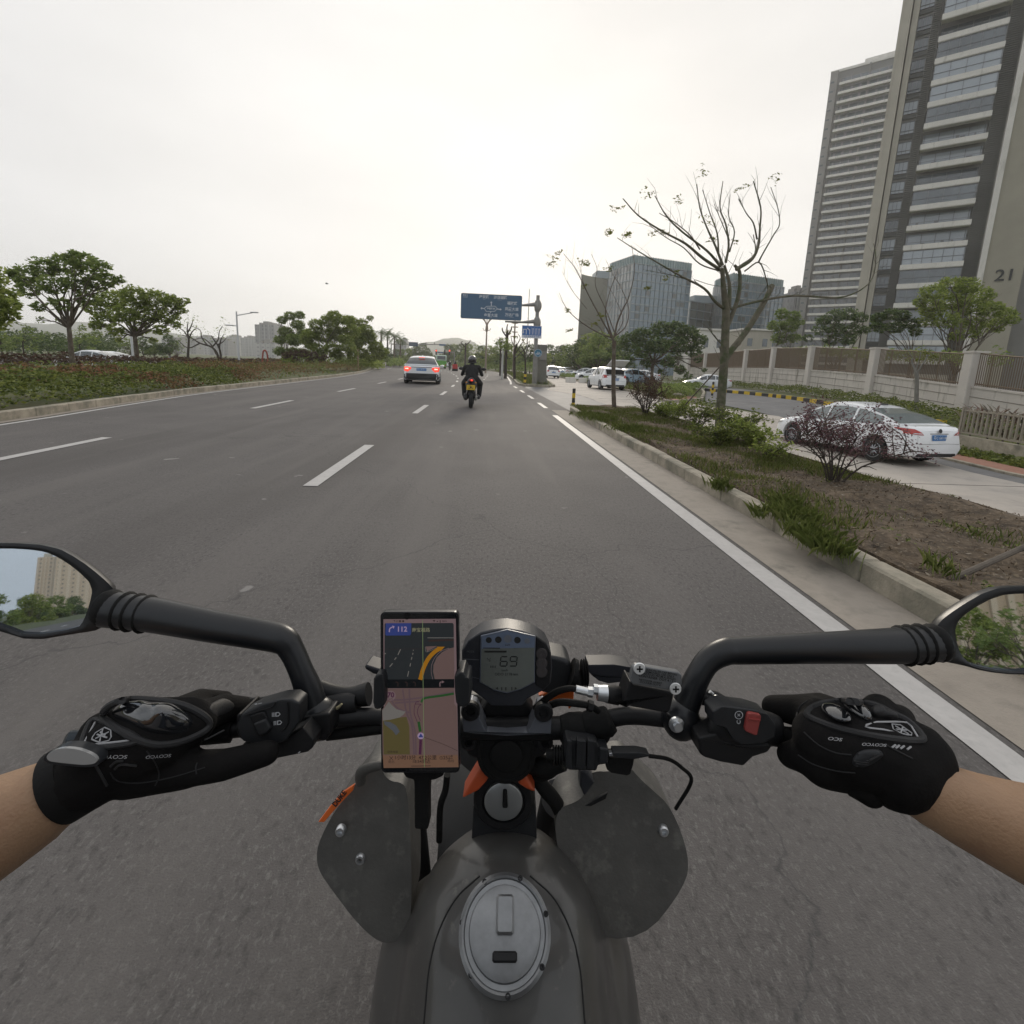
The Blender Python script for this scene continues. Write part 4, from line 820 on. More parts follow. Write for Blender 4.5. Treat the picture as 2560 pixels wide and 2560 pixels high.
rb = random.Random(4)
for i in range(nF):
    z = f0+i*fh-.05; style = rb.choice(['open', 'glazed', 'bars', 'glazed2'])
    if i == 4: style = 'glazed2'
    s = MB(); L_, R_ = -10.75, -3.25; xc, wx = (L_+R_)/2, R_-L_
    s.box((xc, -.55, z-.1), (wx, 1.1, .2)); s.box((xc, -1.1, z+.25), (wx+.1, .12, .72)); s.box((L_, -.3, z+.25), (.12, 1.6, .72)); s.box((R_, -.3, z+.25), (.12, 1.6, .72))
    bo = s.build('balcony', m_slab, nt_)
    gl = MB(); fr = MB()
    if style.startswith('glazed'):
        npn = 6 if style == 'glazed' else 4
        gl.box((xc, -1.02, z+1.62), (wx-.1, .03, 2.0)); gl.box((R_-.04, -.4, z+1.62), (.03, 1.2, 2.0))
        for k in range(npn+1): fr.box((L_+.1+k*(wx-.2)/npn, -1.04, z+1.62), (.07, .1, 2.05))
        fr.box((xc, -1.04, z+1.45), (wx, .09, .07)); fr.box((xc, -1.04, z+2.62), (wx, .1, .08))
        for k in range(rb.randint(1, 3)): fr.box((L_+.6+rb.random()*(wx-1.2), -.8, z+1.6), (.7, .06, 1.7))
    else:
        gl.box((xc, .98, z+1.4), (wx-.3, .04, 2.3)); fr.box((xc, -1.08, z+.95), (wx, .04, .05))
        for k in range(int(wx/.11) if style == 'bars' else 7): fr.box((L_+k*(.11 if style == 'bars' else wx/7), -1.08, z+.78), (.02, .02, .36))
        for k in range(5): fr.box((L_+.3+k*(wx-.6)/4, .93, z+1.4), (.08, .08, 2.3))
        for k in range(4): fr.box((L_+.5+rb.random()*(wx-1), -.3-rb.random()*.5, z+.5), (rb.uniform(.2, .7), .3, rb.uniform(.4, 1.3)))
    gl.build('glazing', m_glassl if rb.random() < .5 else m_glass, bo); fr.build('frame', m_frame, bo)
    s = MB(); s.box((-12.85, 1.44, z+.05), (1.7, .2, .5)); s.build('spandrel', m_dkgrey, nt_)
    s = MB().box((-12.85, 1.46, z+1.4), (1.62, .08, 1.7)); wo = s.build('window', m_glassl if rb.random() < .6 else m_glass, nt_)
    s = MB()
    for x in (-13.68, -13.1, -12.6, -12.02): s.box((x, 1.38, z+1.4), (.07, .1, 1.8))
    for zz in (.52, 1.0, 2.28): s.box((-12.85, 1.38, z+zz), (1.75, .1, .07))
    s.build('frame', m_frame, wo)
s = MB().box((-7, -.4, 2.0), (9, 2.2, 1.2)); s.build('entrance_canopy', m_beige, nt_)
s = MB().box((-5, 8, Hn+1), (8, 8, 3)).box((-7.5, 9.5, Hn+.4), (16.9, 16.5, .7)); s.build('roof', m_beige, nt_)
# ---- the long striped block behind
Q = CPOS+ray(2090, 800)*174; ft = empty('apartment_tower', 'tall grey apartment tower striped with white balcony bands, left of number 21', 'apartment building', (Q[0], Q[1], 0), RZ50)
nF = 34; z00 = 3.5; Hf = z00+nF*2.9+2
s = MB().box((1.5, 9.6, Hf/2), (27, 18, Hf)); s.build('wall', mat('grey render', (.20, .195, .185), rough=.8, var=.06, vscale=.2), ft)
s = MB().box((-10.9, .2, Hf/2), (2.2, 1.6, Hf)); s.build('pilaster', m_grey, ft)
s = MB().box((10.2, .2, Hf/2), (1.2, 1.4, Hf)).box((-1.0, .4, Hf/2), (.5, 1.0, Hf)).box((6.2, .4, Hf/2), (.5, 1.0, Hf)); s.build('pilaster', m_grey, ft)
wn = MB()
for i in range(nF):
    z = z00+i*2.9; s = MB(); s.box((-1.2+.1, -.9, z), (16.0, 1.2, .42)).box((-1.1, -1.4, z+.35), (16.0, .08, .5)); bo = s.build('balcony', m_slab, ft)
    s = MB().box((-1.0, .5, z+1.5), (15.5, .06, 2.0)); s.build('glazing', m_glass, bo)
    s = MB()
    for k in range(7): s.box((-8+k*2.4+rb.uniform(-.3, .3), -.3, z+1.2), (rb.uniform(.1, .8), .3, rb.uniform(1.2, 2)))
    s.build('frame', m_frame, bo)
    wn.box((-11.2, -.63, z+1.5), (1.0, .06, .55)).box((8.4, .57, z+1.4), (2.4, .06, 1.1)).box((12.6, .57, z+1.4), (2.2, .06, 1.1))
wn.build('window', m_glass, ft)['kind'] = 'stuff'
MB().box((3, 8, Hf+1.5), (12, 10, 3)).box((1.5, 9.6, Hf+.3), (27.5, 18.5, .8)).build('roof', m_slab, ft)
# ---- glass office towers
def glass_tower(label, corner, left, right, H, floors, m_l, m_r, bay=2.1, screen=None, name='office_tower', mm=None):
    c = np.array(corner[:2]); l = np.array(left[:2]); r = np.array(right[:2]); b = l+r-c
    t = empty(name, label, 'office building', (c[0], c[1], 0)); o = np.array([0, 0]); l, r, b = l-c, r-c, b-c
    for (p, q_, mt, nm) in ((o, l, m_l, 'curtain_wall'), (o, r, m_r, 'curtain_wall'), (l, b, m_l, 'rear_wall'), (b, r, m_r, 'rear_wall')):
        s = MB().add([(*p, -.5), (*q_, -.5), (*q_, H), (*p, H)], [(0, 1, 2, 3)]); pn = s.build(nm, mt, t)
        if nm == 'rear_wall': continue
        d = q_-p; ln = np.linalg.norm(d); d = d/ln; nrm = np.array([d[1], -d[0]])
        if np.dot(nrm, -c) < 0: nrm = -nrm
        s = MB(); an = atan2(d[1], d[0]); mid = p+d*ln/2+nrm*.12
        for k in range(floors+1): s.box((*mid, k*H/floors), (ln, .26, .34), rz=an)
        nb = max(2, int(ln/bay))
        for k in range(nb+1): cc = p+d*(ln*k/nb)+nrm*.16; s.box((*cc, H/2), (.07 if k % 5 else .18, .2, H), rz=an)
        s.build('mullions', mm or m_mull, pn)
        s = MB(); rr = random.Random(int(ln*10))
        for k in range(int(floors*nb*.10)):
            i, j = rr.randrange(nb), rr.randrange(floors); cc = p+d*(ln*(i+.5)/nb)+nrm*.06; s.box((*cc, (j+.5)*H/floors), (ln/nb*.8, .1, H/floors*.6), rz=an)
        s.build('opening_panes', m_curtd, pn)
        if screen:
            s = MB(); a_, b2 = screen
            cc = p+d*ln*(a_+b2)/2+nrm*.05; s.box((*cc, H+1.4), (ln*(b2-a_), .15, 2.8), rz=an)
            for k in range(int(ln*(b2-a_)/1.2)): c2 = p+d*(ln*a_+k*1.2)+nrm*.2; s.box((*c2, H+1.4), (.14, .3, 3.2), rz=an)
            s.build('roof_screen', m_teal, t)
    ctr = b/2; s = MB().poly([(*o, H-.02), (*l, H-.02), (*b, H-.02), (*r, H-.02)]); s.build('roof', m_grey, t)
    MB().box((*ctr, H+1.5), (10, 10, 3)).build('plant_room', m_mull, t); return t
glass_tower('big blue-grey glass office tower with teal roof screen, tallest of the glass towers', A(1578, 750, 190), A(1518, 750, 207), A(1722, 750, 199), 41.0, 14, mat('pale ribbed glass', (.30, .31, .31), rough=.25, spec=.8), m_curt, screen=(0, .99))
glass_tower('dark green-grey slab tower at the left of the big glass tower', A(1500, 800, 228), A(1448, 780, 215), A(1560, 800, 236), 40.5, 15, mat('olive glass facade', (.15, .155, .12), rough=.4, spec=.5), m_curtd, bay=2.4, mm=mat('dark olive fins', (.12, .125, .10), rough=.6))
glass_tower('second blue glass office tower right of the big one, half hidden by the leafless tree', A(1826, 760, 196), A(1780, 760, 214), A(1955, 760, 205), 37.6, 12, mat('grey glass', (.19, .20, .21), rough=.3, spec=.7), m_curt, screen=(0, .97))
glass_tower('low dark glass block between the two blue glass towers', A(1722, 800, 205), A(1705, 800, 214), A(1790, 800, 214), 30.5, 9, m_curtd, m_curtd, bay=4)
def plain_tower(label, x0, x1, ytop, Y, m, depth=14, name='apartment_tower', group=None, steps=(), rz=None):
    a, b = A(x0, 900, Y), A(x1, 900, Y); H = A((x0+x1)/2, ytop, Y)[2]; wd = np.linalg.norm((b-a)[:2]); an = atan2(b[1]-a[1], b[0]-a[0]) if rz is None else rz; c = (a+b)/2
    t = empty(name, label, 'building', (c[0], c[1], 0), an, group)
    def blk(mb, cx, cy, w2, d2, h, z0=-1):
        o = len(mb.v); mb.box((cx, cy, (h+z0)/2), (w2, d2, h-z0)); return mb
    s = MB(); blk(s, 0, depth/2, wd, depth, H)
    me = s.mesh('wall'); uv = me.uv_layers.new(name='uv')
    for p in me.polygons:
        for li in p.loop_indices:
            v = me.vertices[me.loops[li].vertex_index].co; uv.data[li].uv = (v.x+v.y*1.0, v.z) if abs(p.normal.z) < .5 else (0, 0)
    link('wall', me, m, t); s = MB()
    for fx, fw, fhh in ((0, .3, 3), (-.3, .12, 1.8), (.33, .14, 2.2)): s.box((fx*wd, depth/2, H+fhh/2-.02), (fw*wd, depth*.5, fhh))
    s.build('roof', m_grey, t)
    s = MB()
    for k in range(1, 4): s.box((-wd/2+k*wd/4, -.25, H/2), (wd*.04, .5, H))
    s.build('pilaster', mat('far pilaster', (.33, .33, .33), rough=.8), t); return t
gm1 = grid_mat('far tower facade', (.30, .30, .30), (.12, .125, .13), 3.2, 3.0, .85)
gm2 = grid_mat('far tower facade darker', (.22, .22, .225), (.10, .10, .105), 2.6, 3.0, .7)
gm3 = grid_mat('far tower facade pale', (.38, .37, .36), (.16, .16, .165), 3.6, 3.0, 1.0)
gm4 = grid_mat('beige tower facade', (.50, .40, .29), (.14, .12, .10), 2.8, 3.0, .9)
for i, (x0, x1, yt, Y, m, lab) in enumerate([
 (408, 455, 850, 520, gm2, 'leftmost low grey tower of the far skyline'), (430, 492, 849, 560, gm2, 'grey tower with stepped roof, second from left in the far skyline'), (494, 530, 843, 620, gm1, 'pale tower with twin roof blocks in the far skyline'), (526, 572, 851, 500, gm2, 'broad dark grey block in the middle of the far skyline'),
 (568, 600, 842, 640, gm3, 'pale slender tower just left of the twin-armed lamp post'), (604, 642, 845, 600, gm1, 'pale tower just right of the twin-armed lamp post'),
 (641, 688, 812, 420, gm2, 'tallest grey tower of the far skyline, left of the dense tree clump'), (684, 706, 818, 450, gm3, 'paler wing beside the tallest tower of the far skyline'), (640, 690, 858, 380, gm3, 'low pale podium under the tallest far tower'),
 (1000, 1016, 852, 420, gm1, 'pale tower behind the palm trees'), (985, 1002, 860, 440, gm1, 'lower pale tower hidden behind the palm trees'), (1016, 1040, 880, 500, gm3, 'low white building at the far junction'), (1965, 1996, 728, 215, gm2, 'narrow grey tower between the second glass tower and the striped block'),
 (1395, 1420, 876, 260, gm3, 'low pale building beyond the street trees right of the sign pole')]):
    plain_tower(lab, x0, x1, yt, Y, m, depth=14 if Y > 300 else 9)
# small white and beige houses behind the wall
def house(label, x0, x1, yt, Y, m, d=10):
    a, b = A(x0, 900, Y), A(x1, 900, Y); H = A((x0+x1)/2, yt, Y)[2]; wd = np.linalg.norm((b-a)[:2]); an = atan2(b[1]-a[1], b[0]-a[0]); c = (a+b)/2
    t = empty('house', label, 'house', (c[0], c[1], 0), an); MB().box((0, d/2, H/2-1), (wd, d, H+2)).build('wall', m, t); MB().box((0, d/2, H+.15), (wd+.5, d+.5, .3)).build('roof', m_slab, t)
    for k in range(2): MB().box((-wd*.25+k*wd*.5, -.02, H-2), (wd*.16, .06, 1.3)).build('window', m_glass, t)
house('small white flat-roofed house behind the wall, left of the big leafless tree', 1745, 1808, 826, 78, m_slab)
house('beige flat-roofed house behind the wall, right of the big leafless tree', 1850, 1925, 826, 84, m_beige)
# ---- towers and road behind the viewer, seen in the mirrors
for i, (x, y, wd, H, lab) in enumerate([(-41, -480, 26, 62, 'wide beige apartment tower behind the rider, seen in the left mirror'), (-64, -520, 10, 42, 'narrow beige apartment tower behind the rider, seen in the left mirror'), (8, -420, 22, 70, 'beige apartment tower behind the rider beyond the wide one'),
   (50, -140, 14, 96, 'beige striped tower beside the road behind the rider, seen in the right mirror'), (78, -165, 14, 96, 'second beige tower behind the rider on the right')]):
    t = empty('apartment_tower', lab, 'building', (x, y, 0)); s = MB().box((0, 0, H/2), (wd, 14, H)); me = s.mesh('wall'); uv = me.uv_layers.new(name='uv')
    for p in me.polygons:
        for li in p.loop_indices: v = me.vertices[me.loops[li].vertex_index].co; uv.data[li].uv = (v.x+v.y, v.z)
    link('wall', me, gm4, t); MB().box((0, 0, H+1.5), (wd*.4, 8, 3)).build('roof', m_beige, t)
    s = MB()
    for k in range(5): s.box((-wd/2+wd*(k+.5)/5, 7.4, H/2), (wd*.07, 1.0, H)); s.box((-wd/2+wd*(k+.5)/5, -7.4, H/2), (wd*.07, 1.0, H))
    s.build('pilaster', mat('cream pilaster', (.55, .46, .35), rough=.8), t)
gb = 'trees behind the rider, seen in the mirrors'
for i in range(13): far([1, 2, 0][i % 3], -12.5-R.random()*3, -14-i*11, .9, ORD[i]+' roadside tree back along the left side behind the rider', gb, z=-1.6)
for i in range(9): far([1, 3, 2][i % 3], 13.5+R.random()*3, -30-i*8, .9, ORD[i]+' roadside tree back along the right side behind the rider', gb+' to the right', z=-.7)
# ---- boundary wall with pillars and railings
m_wallp = mat('stained white render', (.54, .50, .455), rough=.9, var=.08, vscale=.8, dirt=((.17, .155, .12), 1.6, .53, .68, (2.2, 2.2, .28)))
m_pil = mat('pillar stone', (.56, .52, .475), rough=.85, var=.06, vscale=1, dirt=((.3, .28, .24), 2, .6, .8))
m_rail = mat('brown railing paint', (.17, .125, .085), rough=.6, metal=.2)
bw = empty('boundary_wall', 'long white boundary wall with pale pillars and brown railings along the residential grounds', 'wall', (24.6, 23.9, 0))
WP = [(21.9, 8.6), (23.3, 16.5), (24.65, 24.1), (25.95, 32.1), (27.4, 40.9), (28.7, 48.7), (29.9, 56.3), (31.0, 64), (32.1, 72), (33.0, 80)]
def wtop(y): return interp(y, [(8, 1.55), (16.5, 2.3), (24, 2.98), (32, 3.48), (41, 3.98), (48.7, 4.22), (60, 4.3), (80, 4.4)])
def wmid(y): return interp(y, [(8, -.1), (16.5, .75), (24, 1.22), (32, 1.70), (41, 1.98), (48.7, 2.12), (80, 2.2)])
for i, (x, y) in enumerate(WP):
    x0, y0 = x-24.6, y-23.9; d = np.array(WP[min(i+1, 9)])-np.array(WP[max(i-1, 0)]); an = atan2(d[1], d[0]); zt = wtop(y)
    MB().box((x0, y0, (zt-1.2)/2), (.62, .72, zt+1.2), rz=an, bev=.03).box((x0, y0, zt-.03), (.70, .80, .10), rz=an).build('pillar', m_pil, bw)
    if i == len(WP)-1: break
    x2, y2 = WP[i+1]; x2 -= 24.6; y2 -= 23.9; ln = hypot(x2-x0, y2-y0)-.62; an = atan2(y2-y0, x2-x0); mx_, my_ = (x0+x2)/2, (y0+y2)/2; zm = wmid((y+WP[i+1][1])/2)
    zma, zmb = wmid(y), wmid(WP[i+1][1]); zta, ztb = wtop(y)-.12, wtop(WP[i+1][1])-.12
    ux, uy = cos(an), sin(an); nx_, ny_ = -uy, ux
    def wv(t, n, z): return (mx_+ux*t*ln/2+nx_*n, my_+uy*t*ln/2+ny_*n, z)
    s = MB().add([wv(-1, -.12, -1.2), wv(1, -.12, -1.2), wv(1, -.12, zmb), wv(-1, -.12, zma), wv(-1, .12, -1.2), wv(1, .12, -1.2), wv(1, .12, zmb), wv(-1, .12, zma)], [(0, 1, 2, 3), (7, 6, 5, 4), (3, 2, 6, 7), (0, 4, 5, 1), (0, 3, 7, 4), (1, 5, 6, 2)])
    s.add([wv(-1, -.17, zma-.06), wv(1, -.17, zmb-.06), wv(1, -.17, zmb+.03), wv(-1, -.17, zma+.03), wv(-1, .17, zma-.06), wv(1, .17, zmb-.06), wv(1, .17, zmb+.03), wv(-1, .17, zma+.03)], [(0, 1, 2, 3), (7, 6, 5, 4), (3, 2, 6, 7), (0, 4, 5, 1), (0, 3, 7, 4), (1, 5, 6, 2)])
    s.build('wall_panel', m_wallp, bw)
    s = MB()
    for k in range(1, 5):
        za, zb = zma-k*.5, zmb-k*.5; s.tube([wv(-1, .13, za), wv(1, .13, zb)], .018, 4); s.tube([wv(-1, -.13, za), wv(1, -.13, zb)], .018, 4)
    s.build('wall_joints', mat('joint grey', (.22, .2, .17), rough=.9), bw)
    s = MB(); n = int(ln/.13)
    for k in range(n+1):
        t = -1+2*k/n; f_ = k/n; za, zb = lerp(zma, zmb, f_)+.05, lerp(zta, ztb, f_); r_ = .028 if k % 16 else .05; s.tube([wv(t, 0, za), wv(t, 0, zb)], r_, 4, False)
    for zz in (0, 1): s.tube([wv(-1, 0, lerp(zma+.15, zta, zz)), wv(1, 0, lerp(zmb+.15, ztb, zz))], .035, 4)
    s.build('railing', m_rail, bw)
# low fence at the right edge
lf = empty('low_fence', 'low grey-brown picket fence on a concrete base at the right edge behind the white sedan', 'fence', (15.5, 14.9, -.7))
m_pick = mat('weathered picket paint', (.26, .23, .18), rough=.75, var=.15, vscale=5)
fp = [(15.62, 15.3), (15.15, 12.8), (14.7, 10.3), (14.25, 7.8), (13.8, 5)]
for i in range(4):
    (x0, y0), (x2, y2) = fp[i], fp[i+1]; an = atan2(y2-y0, x2-x0); ln = hypot(x2-x0, y2-y0); mx_, my_ = (x0+x2)/2-15.5, (y0+y2)/2-14.9
    MB().box((mx_, my_, .14), (ln, .2, .5), rz=an).build('base_wall', m_kerb, lf)
    s = MB(); n = int(ln/.17)
    for k in range(n): f_ = (k+.5)/n; s.box((lerp(x0, x2, f_)-15.5, lerp(y0, y2, f_)-14.9, .86), (.045, .045, .82), rz=an)
    for zz in (.48, 1.2): s.box((mx_, my_, zz), (ln, .05, .05), rz=an)
    s.build('picket_panel', m_pick, lf)
    MB().box((x0-15.5, y0-14.9, .82), (.08, .08, 1.0), rz=an).build('post', m_pick, lf)
# ================================================================== signs, lamps, street furniture
m_galv = mat('galvanised steel', (.27, .26, .24), rough=.5, metal=.5, var=.12, vscale=3)
m_wsteel = mat('white painted steel', (.55, .55, .56), rough=.5)
m_sign = mat('blue sign sheeting', (.07, .135, .22), rough=.5, var=.05, vscale=1)
m_signb = mat('bright blue sign sheeting', (.04, .14, .40), rough=.4)
m_signw = mat('white sign sheeting', (.55, .58, .62), rough=.45)
m_signw2 = mat('white sheeting', (.6, .62, .66), rough=.45)
m_red = mat('signal red', (.8, .05, .03), rough=.4, emit=((1, .08, .04), 2.5))
def rrect(w_, h_, r_, n=5):
    p = []
    for cx, cy, a0 in ((w_/2-r_, h_/2-r_, 0), (-w_/2+r_, h_/2-r_, pi/2), (-w_/2+r_, -h_/2+r_, pi), (w_/2-r_, -h_/2+r_, 1.5*pi)):
        for k in range(n+1): a = a0+pi/2*k/n; p.append((cx+r_*cos(a), cy+r_*sin(a)))
    return p
SY = 34.6; pb = G(1337, 968); sp = empty('road_sign_pole', 'thick grey steel pole carrying the big blue direction sign over the road', 'sign pole', (3.22, SY, .1))
MB().tube([(0, 0, -.3), (0, 0, 6.05)], [.15, .12], 14).lathe([(.3, 0), (.3, .04), (.16, .06)], (0, 0, 0)).build('pole', m_galv, sp, smooth=40)
for z in (5.35, 4.22):
    s = MB().tube([(-.02, 0, z+.12), (-.45, 0, z+.06), (-1.05, -.02, z), (-2.2, -.04, z)], [.16, .12, .07, .06], 10)
    s.ell((.12, 0, z), (.16, .17, .34)); s.lathe([(.12, -.42), (.2, -.28), (.24, 0), (.2, .28), (.12, .42)], (0, 0, z)); s.build('sign_arm', m_galv, sp, smooth=50)
    s = MB()
    for k in range(6): s.box((.16*cos(k), .2*sin(k)-.02, z+.05), (.05, .05, .5))
    s.build('clamp', m_galv, sp)
# big board (tilted like the photo's slight roll is the camera's, so it hangs level)
BL, BR_, BT, BB = -2.02, 2.13, 6.055, 4.40; bw_, bh_ = BR_-BL, BT-BB; bs = empty('direction_sign', 'big blue overhead direction sign with white roundabout diagram and Chinese road names', 'road sign', ((BL+BR_)/2, SY-.16, (BT+BB)/2))
P_ = rrect(bw_, bh_, .1); s = MB().prism([(x, 0, y) for x, y in P_], (0, .05, 0)); s.build('board', m_sign, bs)
s = MB(); Pin = rrect(bw_-.05, bh_-.05, .09)
for i in range(len(P_)): j = (i+1) % len(P_); s.add([(P_[i][0], -.006, P_[i][1]), (P_[j][0], -.006, P_[j][1]), (Pin[j][0], -.006, Pin[j][1]), (Pin[i][0], -.006, Pin[i][1])], [(0, 1, 2, 3)])
s.build('border', mat('sign border', (.13, .15, .14), rough=.5), bs)
def zb(x, y):   # position on the board from the zoomed photo of the sign
    u = (x-90-(y-100)*-.04)/1360; v = ((y-100)-(x-90)*.062)/575
    return (-bw_/2+u*bw_, -.012, bh_/2-v*bh_)
s = MB()
for txt, x, y, sz in (('海安路', 598, 200, .235), ('沙洲湖路', 960, 222, .235), ('福政路', 1225, 358, .235), ('凤凰大道', 1210, 490, .235), ('万达广场', 1210, 622, .235), ('金富大道', 740, 622, .235), ('海富路桥', 745, 468, .14)):
    put_text(s, txt, zb(x, y), (1, 0, 0), (0, 0, 1), sz, bold=.02)
for x, y, w2 in ((598, 252, .28), (945, 275, .45), (1215, 412, .35), (1205, 540, .48), (1205, 675, .5), (740, 670, .32)):
    put_text(s, 'n'*int(w2*22), zb(x, y), (1, 0, 0), (0, 0, 1), .065)
def seg(a, b, w2=.05, mb=None):
    a, b = Vector(zb(*a)), Vector(zb(*b)); d = (b-a).normalized(); n_ = Vector((d.z, 0, -d.x))*w2/2; (mb or s).poly([a-n_, b-n_, b+n_, a+n_])
hx = [(650, 412), (840, 412), (885, 470), (830, 530), (640, 530), (600, 460)]
for i in range(6): seg(hx[i], hx[(i+1) % 6], .035)
for a, b in (((755, 405), (757, 330)), ((600, 462), (545, 455)), ((880, 475), (950, 488)), ((738, 535), (738, 565))): seg(a, b, .055)
for c, d in (((757, 300), (0, 1)), ((515, 455), (-1, 0)), ((985, 490), (1, 0))):
    c = Vector(zb(*c)); d = Vector((d[0], 0, d[1])); n_ = Vector((d.z, 0, -d.x)); s.poly([c, c-d*.1-n_*.09, c-d*.1+n_*.09])
put_text(s, 'K2', zb(170, 150), (1, 0, 0), (0, 0, 1), .2, bold=.02); seg((125, 192), (225, 200), .02); seg((228, 118), (225, 200), .02)
s.build('lettering', m_signw, bs)
# lane arrow board
lb = empty('lane_sign', 'small bright blue lane arrow sign clamped to the pole below the direction sign', 'road sign', (2.88, SY-.2, 3.69)); w2, h2 = 1.36, .84
MB().prism([(x, 0, y) for x, y in rrect(w2, h2, .03)], (0, .04, 0)).build('board', m_signb, lb)
s = MB()
for x in (-.66, .66): s.box((x, -.008, 0), (.03, .01, .82))
for z in (.40, -.405): s.box((0, -.008, z), (1.34, .01, .025))
s.box((0, -.006, -.31), (1.30, .008, .17))
def arrow(cx, kind, mb):
    y = -.01
    mb.box((cx, y, .0), (.05, .008, .34))
    def head(p, d): p, d = Vector(p), Vector(d); n_ = Vector((d.z, 0, -d.x)); mb.poly([p+d*.09, p-n_*.07, p+n_*.07])
    if kind == 's': head((cx, y-.002, .18), (0, 0, 1))
    if kind == 'u': mb.box((cx-.1, y, .16), (.24, .008, .05)); mb.box((cx-.2, y, .06), (.05, .008, .18)); head((cx-.2, y-.002, -.04), (0, 0, -1))
    if kind == 'l': mb.tube([(cx, y, .08), (cx-.12, y, .2)], .024, 4); head((cx-.13, y-.004, .21), (-.7, 0, .7))
for cx, k in ((-.38, 'u'), (-.14, 'l'), (.08, 's'), (.29, 's'), (.5, 's')): arrow(cx, k, s)
for x in (-.05+.02, .185, .395): s.box((x, -.008, .02), (.012, .008, .6))
s.build('arrows', m_signw2, lb)
s = MB(); put_text(s, '公交 机动车道 非机', (0, -.012, -.31), (1, 0, 0), (0, 0, 1), .13, bold=.01); s.build('lettering', m_signb, lb)
# utility cabinet / round sign
cb = empty('sign_pillar', 'tall flared grey metal cabinet pillar behind the road sign pole', 'pillar', (3.62, SY+.75, .1))
MB().add([(-.5, -.25, -.2), (.75, -.25, -.2), (.75, .25, -.2), (-.5, .25, -.2), (-.42, -.22, .5), (.52, -.22, .5), (.52, .22, .5), (-.42, .22, .5), (-.28, -.2, 2.8), (.45, -.2, 2.8), (.45, .2, 2.8), (-.28, .2, 2.8)],
 [(3, 2, 1, 0), (0, 1, 5, 4), (1, 2, 6, 5), (2, 3, 7, 6), (3, 0, 4, 7), (4, 5, 9, 8), (5, 6, 10, 9), (6, 7, 11, 10), (7, 4, 8, 11), (8, 9, 10, 11)]).build('body', mat('dull grey-green steel', (.17, .165, .14), rough=.6, metal=.2, var=.15, vscale=2), cb)
MB().box((.2, -.26, 2.05), (.5, .03, .62)).build('door', m_galv, cb)
rs = empty('bicycle_sign', 'round blue bicycle sign on a thin post in front of the flared pillar', 'road sign', (3.36, SY-.45, .1))
MB().tube([(0, 0, -.2), (0, 0, 2.45)], .025, 8).build('post', m_galv, rs)
MB().lathe([(.0, 0), (.27, 0), (.27, .02), (0, .02)], (0, -.03, 2.18), (0, -1, 0), 28).build('disc', mat('blue disc', (.04, .17, .27), rough=.4), rs, smooth=30)
s = MB()
for x in (-.1, .1): s.add([(x+.075*cos(a), -.056, 2.1+.075*sin(a)) for a in np.linspace(0, 2*pi, 17)[:-1]]+[(x+.055*cos(a), -.056, 2.1+.055*sin(a)) for a in np.linspace(0, 2*pi, 17)[:-1]], [(i, (i+1) % 16, 16+(i+1) % 16, 16+i) for i in range(16)])
for a, b in (((-.1, 2.1), (-.03, 2.22)), ((-.03, 2.22), (.08, 2.22)), ((.08, 2.25), (.1, 2.1)), ((-.03, 2.22), (.01, 2.1)), ((.01, 2.1), (.08, 2.2)), ((-.1, 2.1), (.01, 2.1)), ((-.06, 2.25), (0, 2.25))): s.tube([(a[0], -.058, a[1]), (b[0], -.058, b[1])], .009, 4)
s.add([(.262*cos(a), -.053, 2.18+.262*sin(a)) for a in np.linspace(0, 2*pi, 33)[:-1]]+[(.245*cos(a), -.053, 2.18+.245*sin(a)) for a in np.linspace(0, 2*pi, 33)[:-1]], [(i, (i+1) % 32, 32+(i+1) % 32, 32+i) for i in range(32)])
s.build('bicycle_symbol', m_signw2, rs)
# bollards
def bollard(label, x, y, z, h=.82, r=.055):
    t = empty('bollard', label, 'bollard', (x, y, z)); n = 5; k = h/n
    body_ = MB().lathe([(r, -.1), (r, h-.01), (r-.01, h), (.0001, h)], (0, 0, 0), n=16).build('black_post', m_blk, t, smooth=30)
    for i in range(1, n, 2): MB().lathe([(r, i*k), (r+.003, i*k), (r+.003, (i+1)*k), (r, (i+1)*k)], (0, 0, 0), n=16).build('yellow_band', m_yel, t, smooth=30)
    return t
bollard('black and yellow striped bollard at the tip of the planting strip', 2.95, 16.75, -.15)
p = G(1306, 967); bollard('black and yellow bollard at the nose of the green island by the sign pole', 2.55, 34.3, .05, .95, .09)
bollard('black and yellow bollard at the near end of the striped kerb', 14.3, 30.7, -.05, .9, .07)
# decorative lamp with bird-like arms
dl = empty('decorative_lamp_post', 'tall decorative lamp post with two curling arms rising beneath the direction sign', 'lamp post', (-.5, 80, .1))
H_ = A(1216, 815, 80)[2]; Ht = A(1216, 796, 80)[2]
MB().tube([(0, 0, -.3), (0, 0, H_*.55), (0, 0, H_)], [.17, .14, .1], 10).lathe([(.14, 0), (.24, .3), (.2, .9), (.1, 1.3)], (0, 0, H_-1.0)).build('pole', mat('bronze grey lamp paint', (.28, .22, .17), rough=.5), dl, smooth=40)
for sg in (-1, 1):
    MB().tube(bez([(0, 0, H_), (sg*.35, 0, H_+.7), (sg*.85, 0, H_+1.3), (sg*.75, 0, H_+2.2), (sg*.4, 0, H_+2.9), (sg*.5, 0, H_+3.7)], 4), [.11]*4+[.13]*4+[.12]*4+[.1]*4+[.07]*4+[.03], 8).build('arm', MATS['bronze grey lamp paint'], dl, smooth=True)
    MB().tube(bez([(0, 0, H_-.6), (sg*.4, 0, H_-.8), (sg*.6, 0, H_-.45)], 4), .05, 6).build('scroll', MATS['bronze grey lamp paint'], dl)
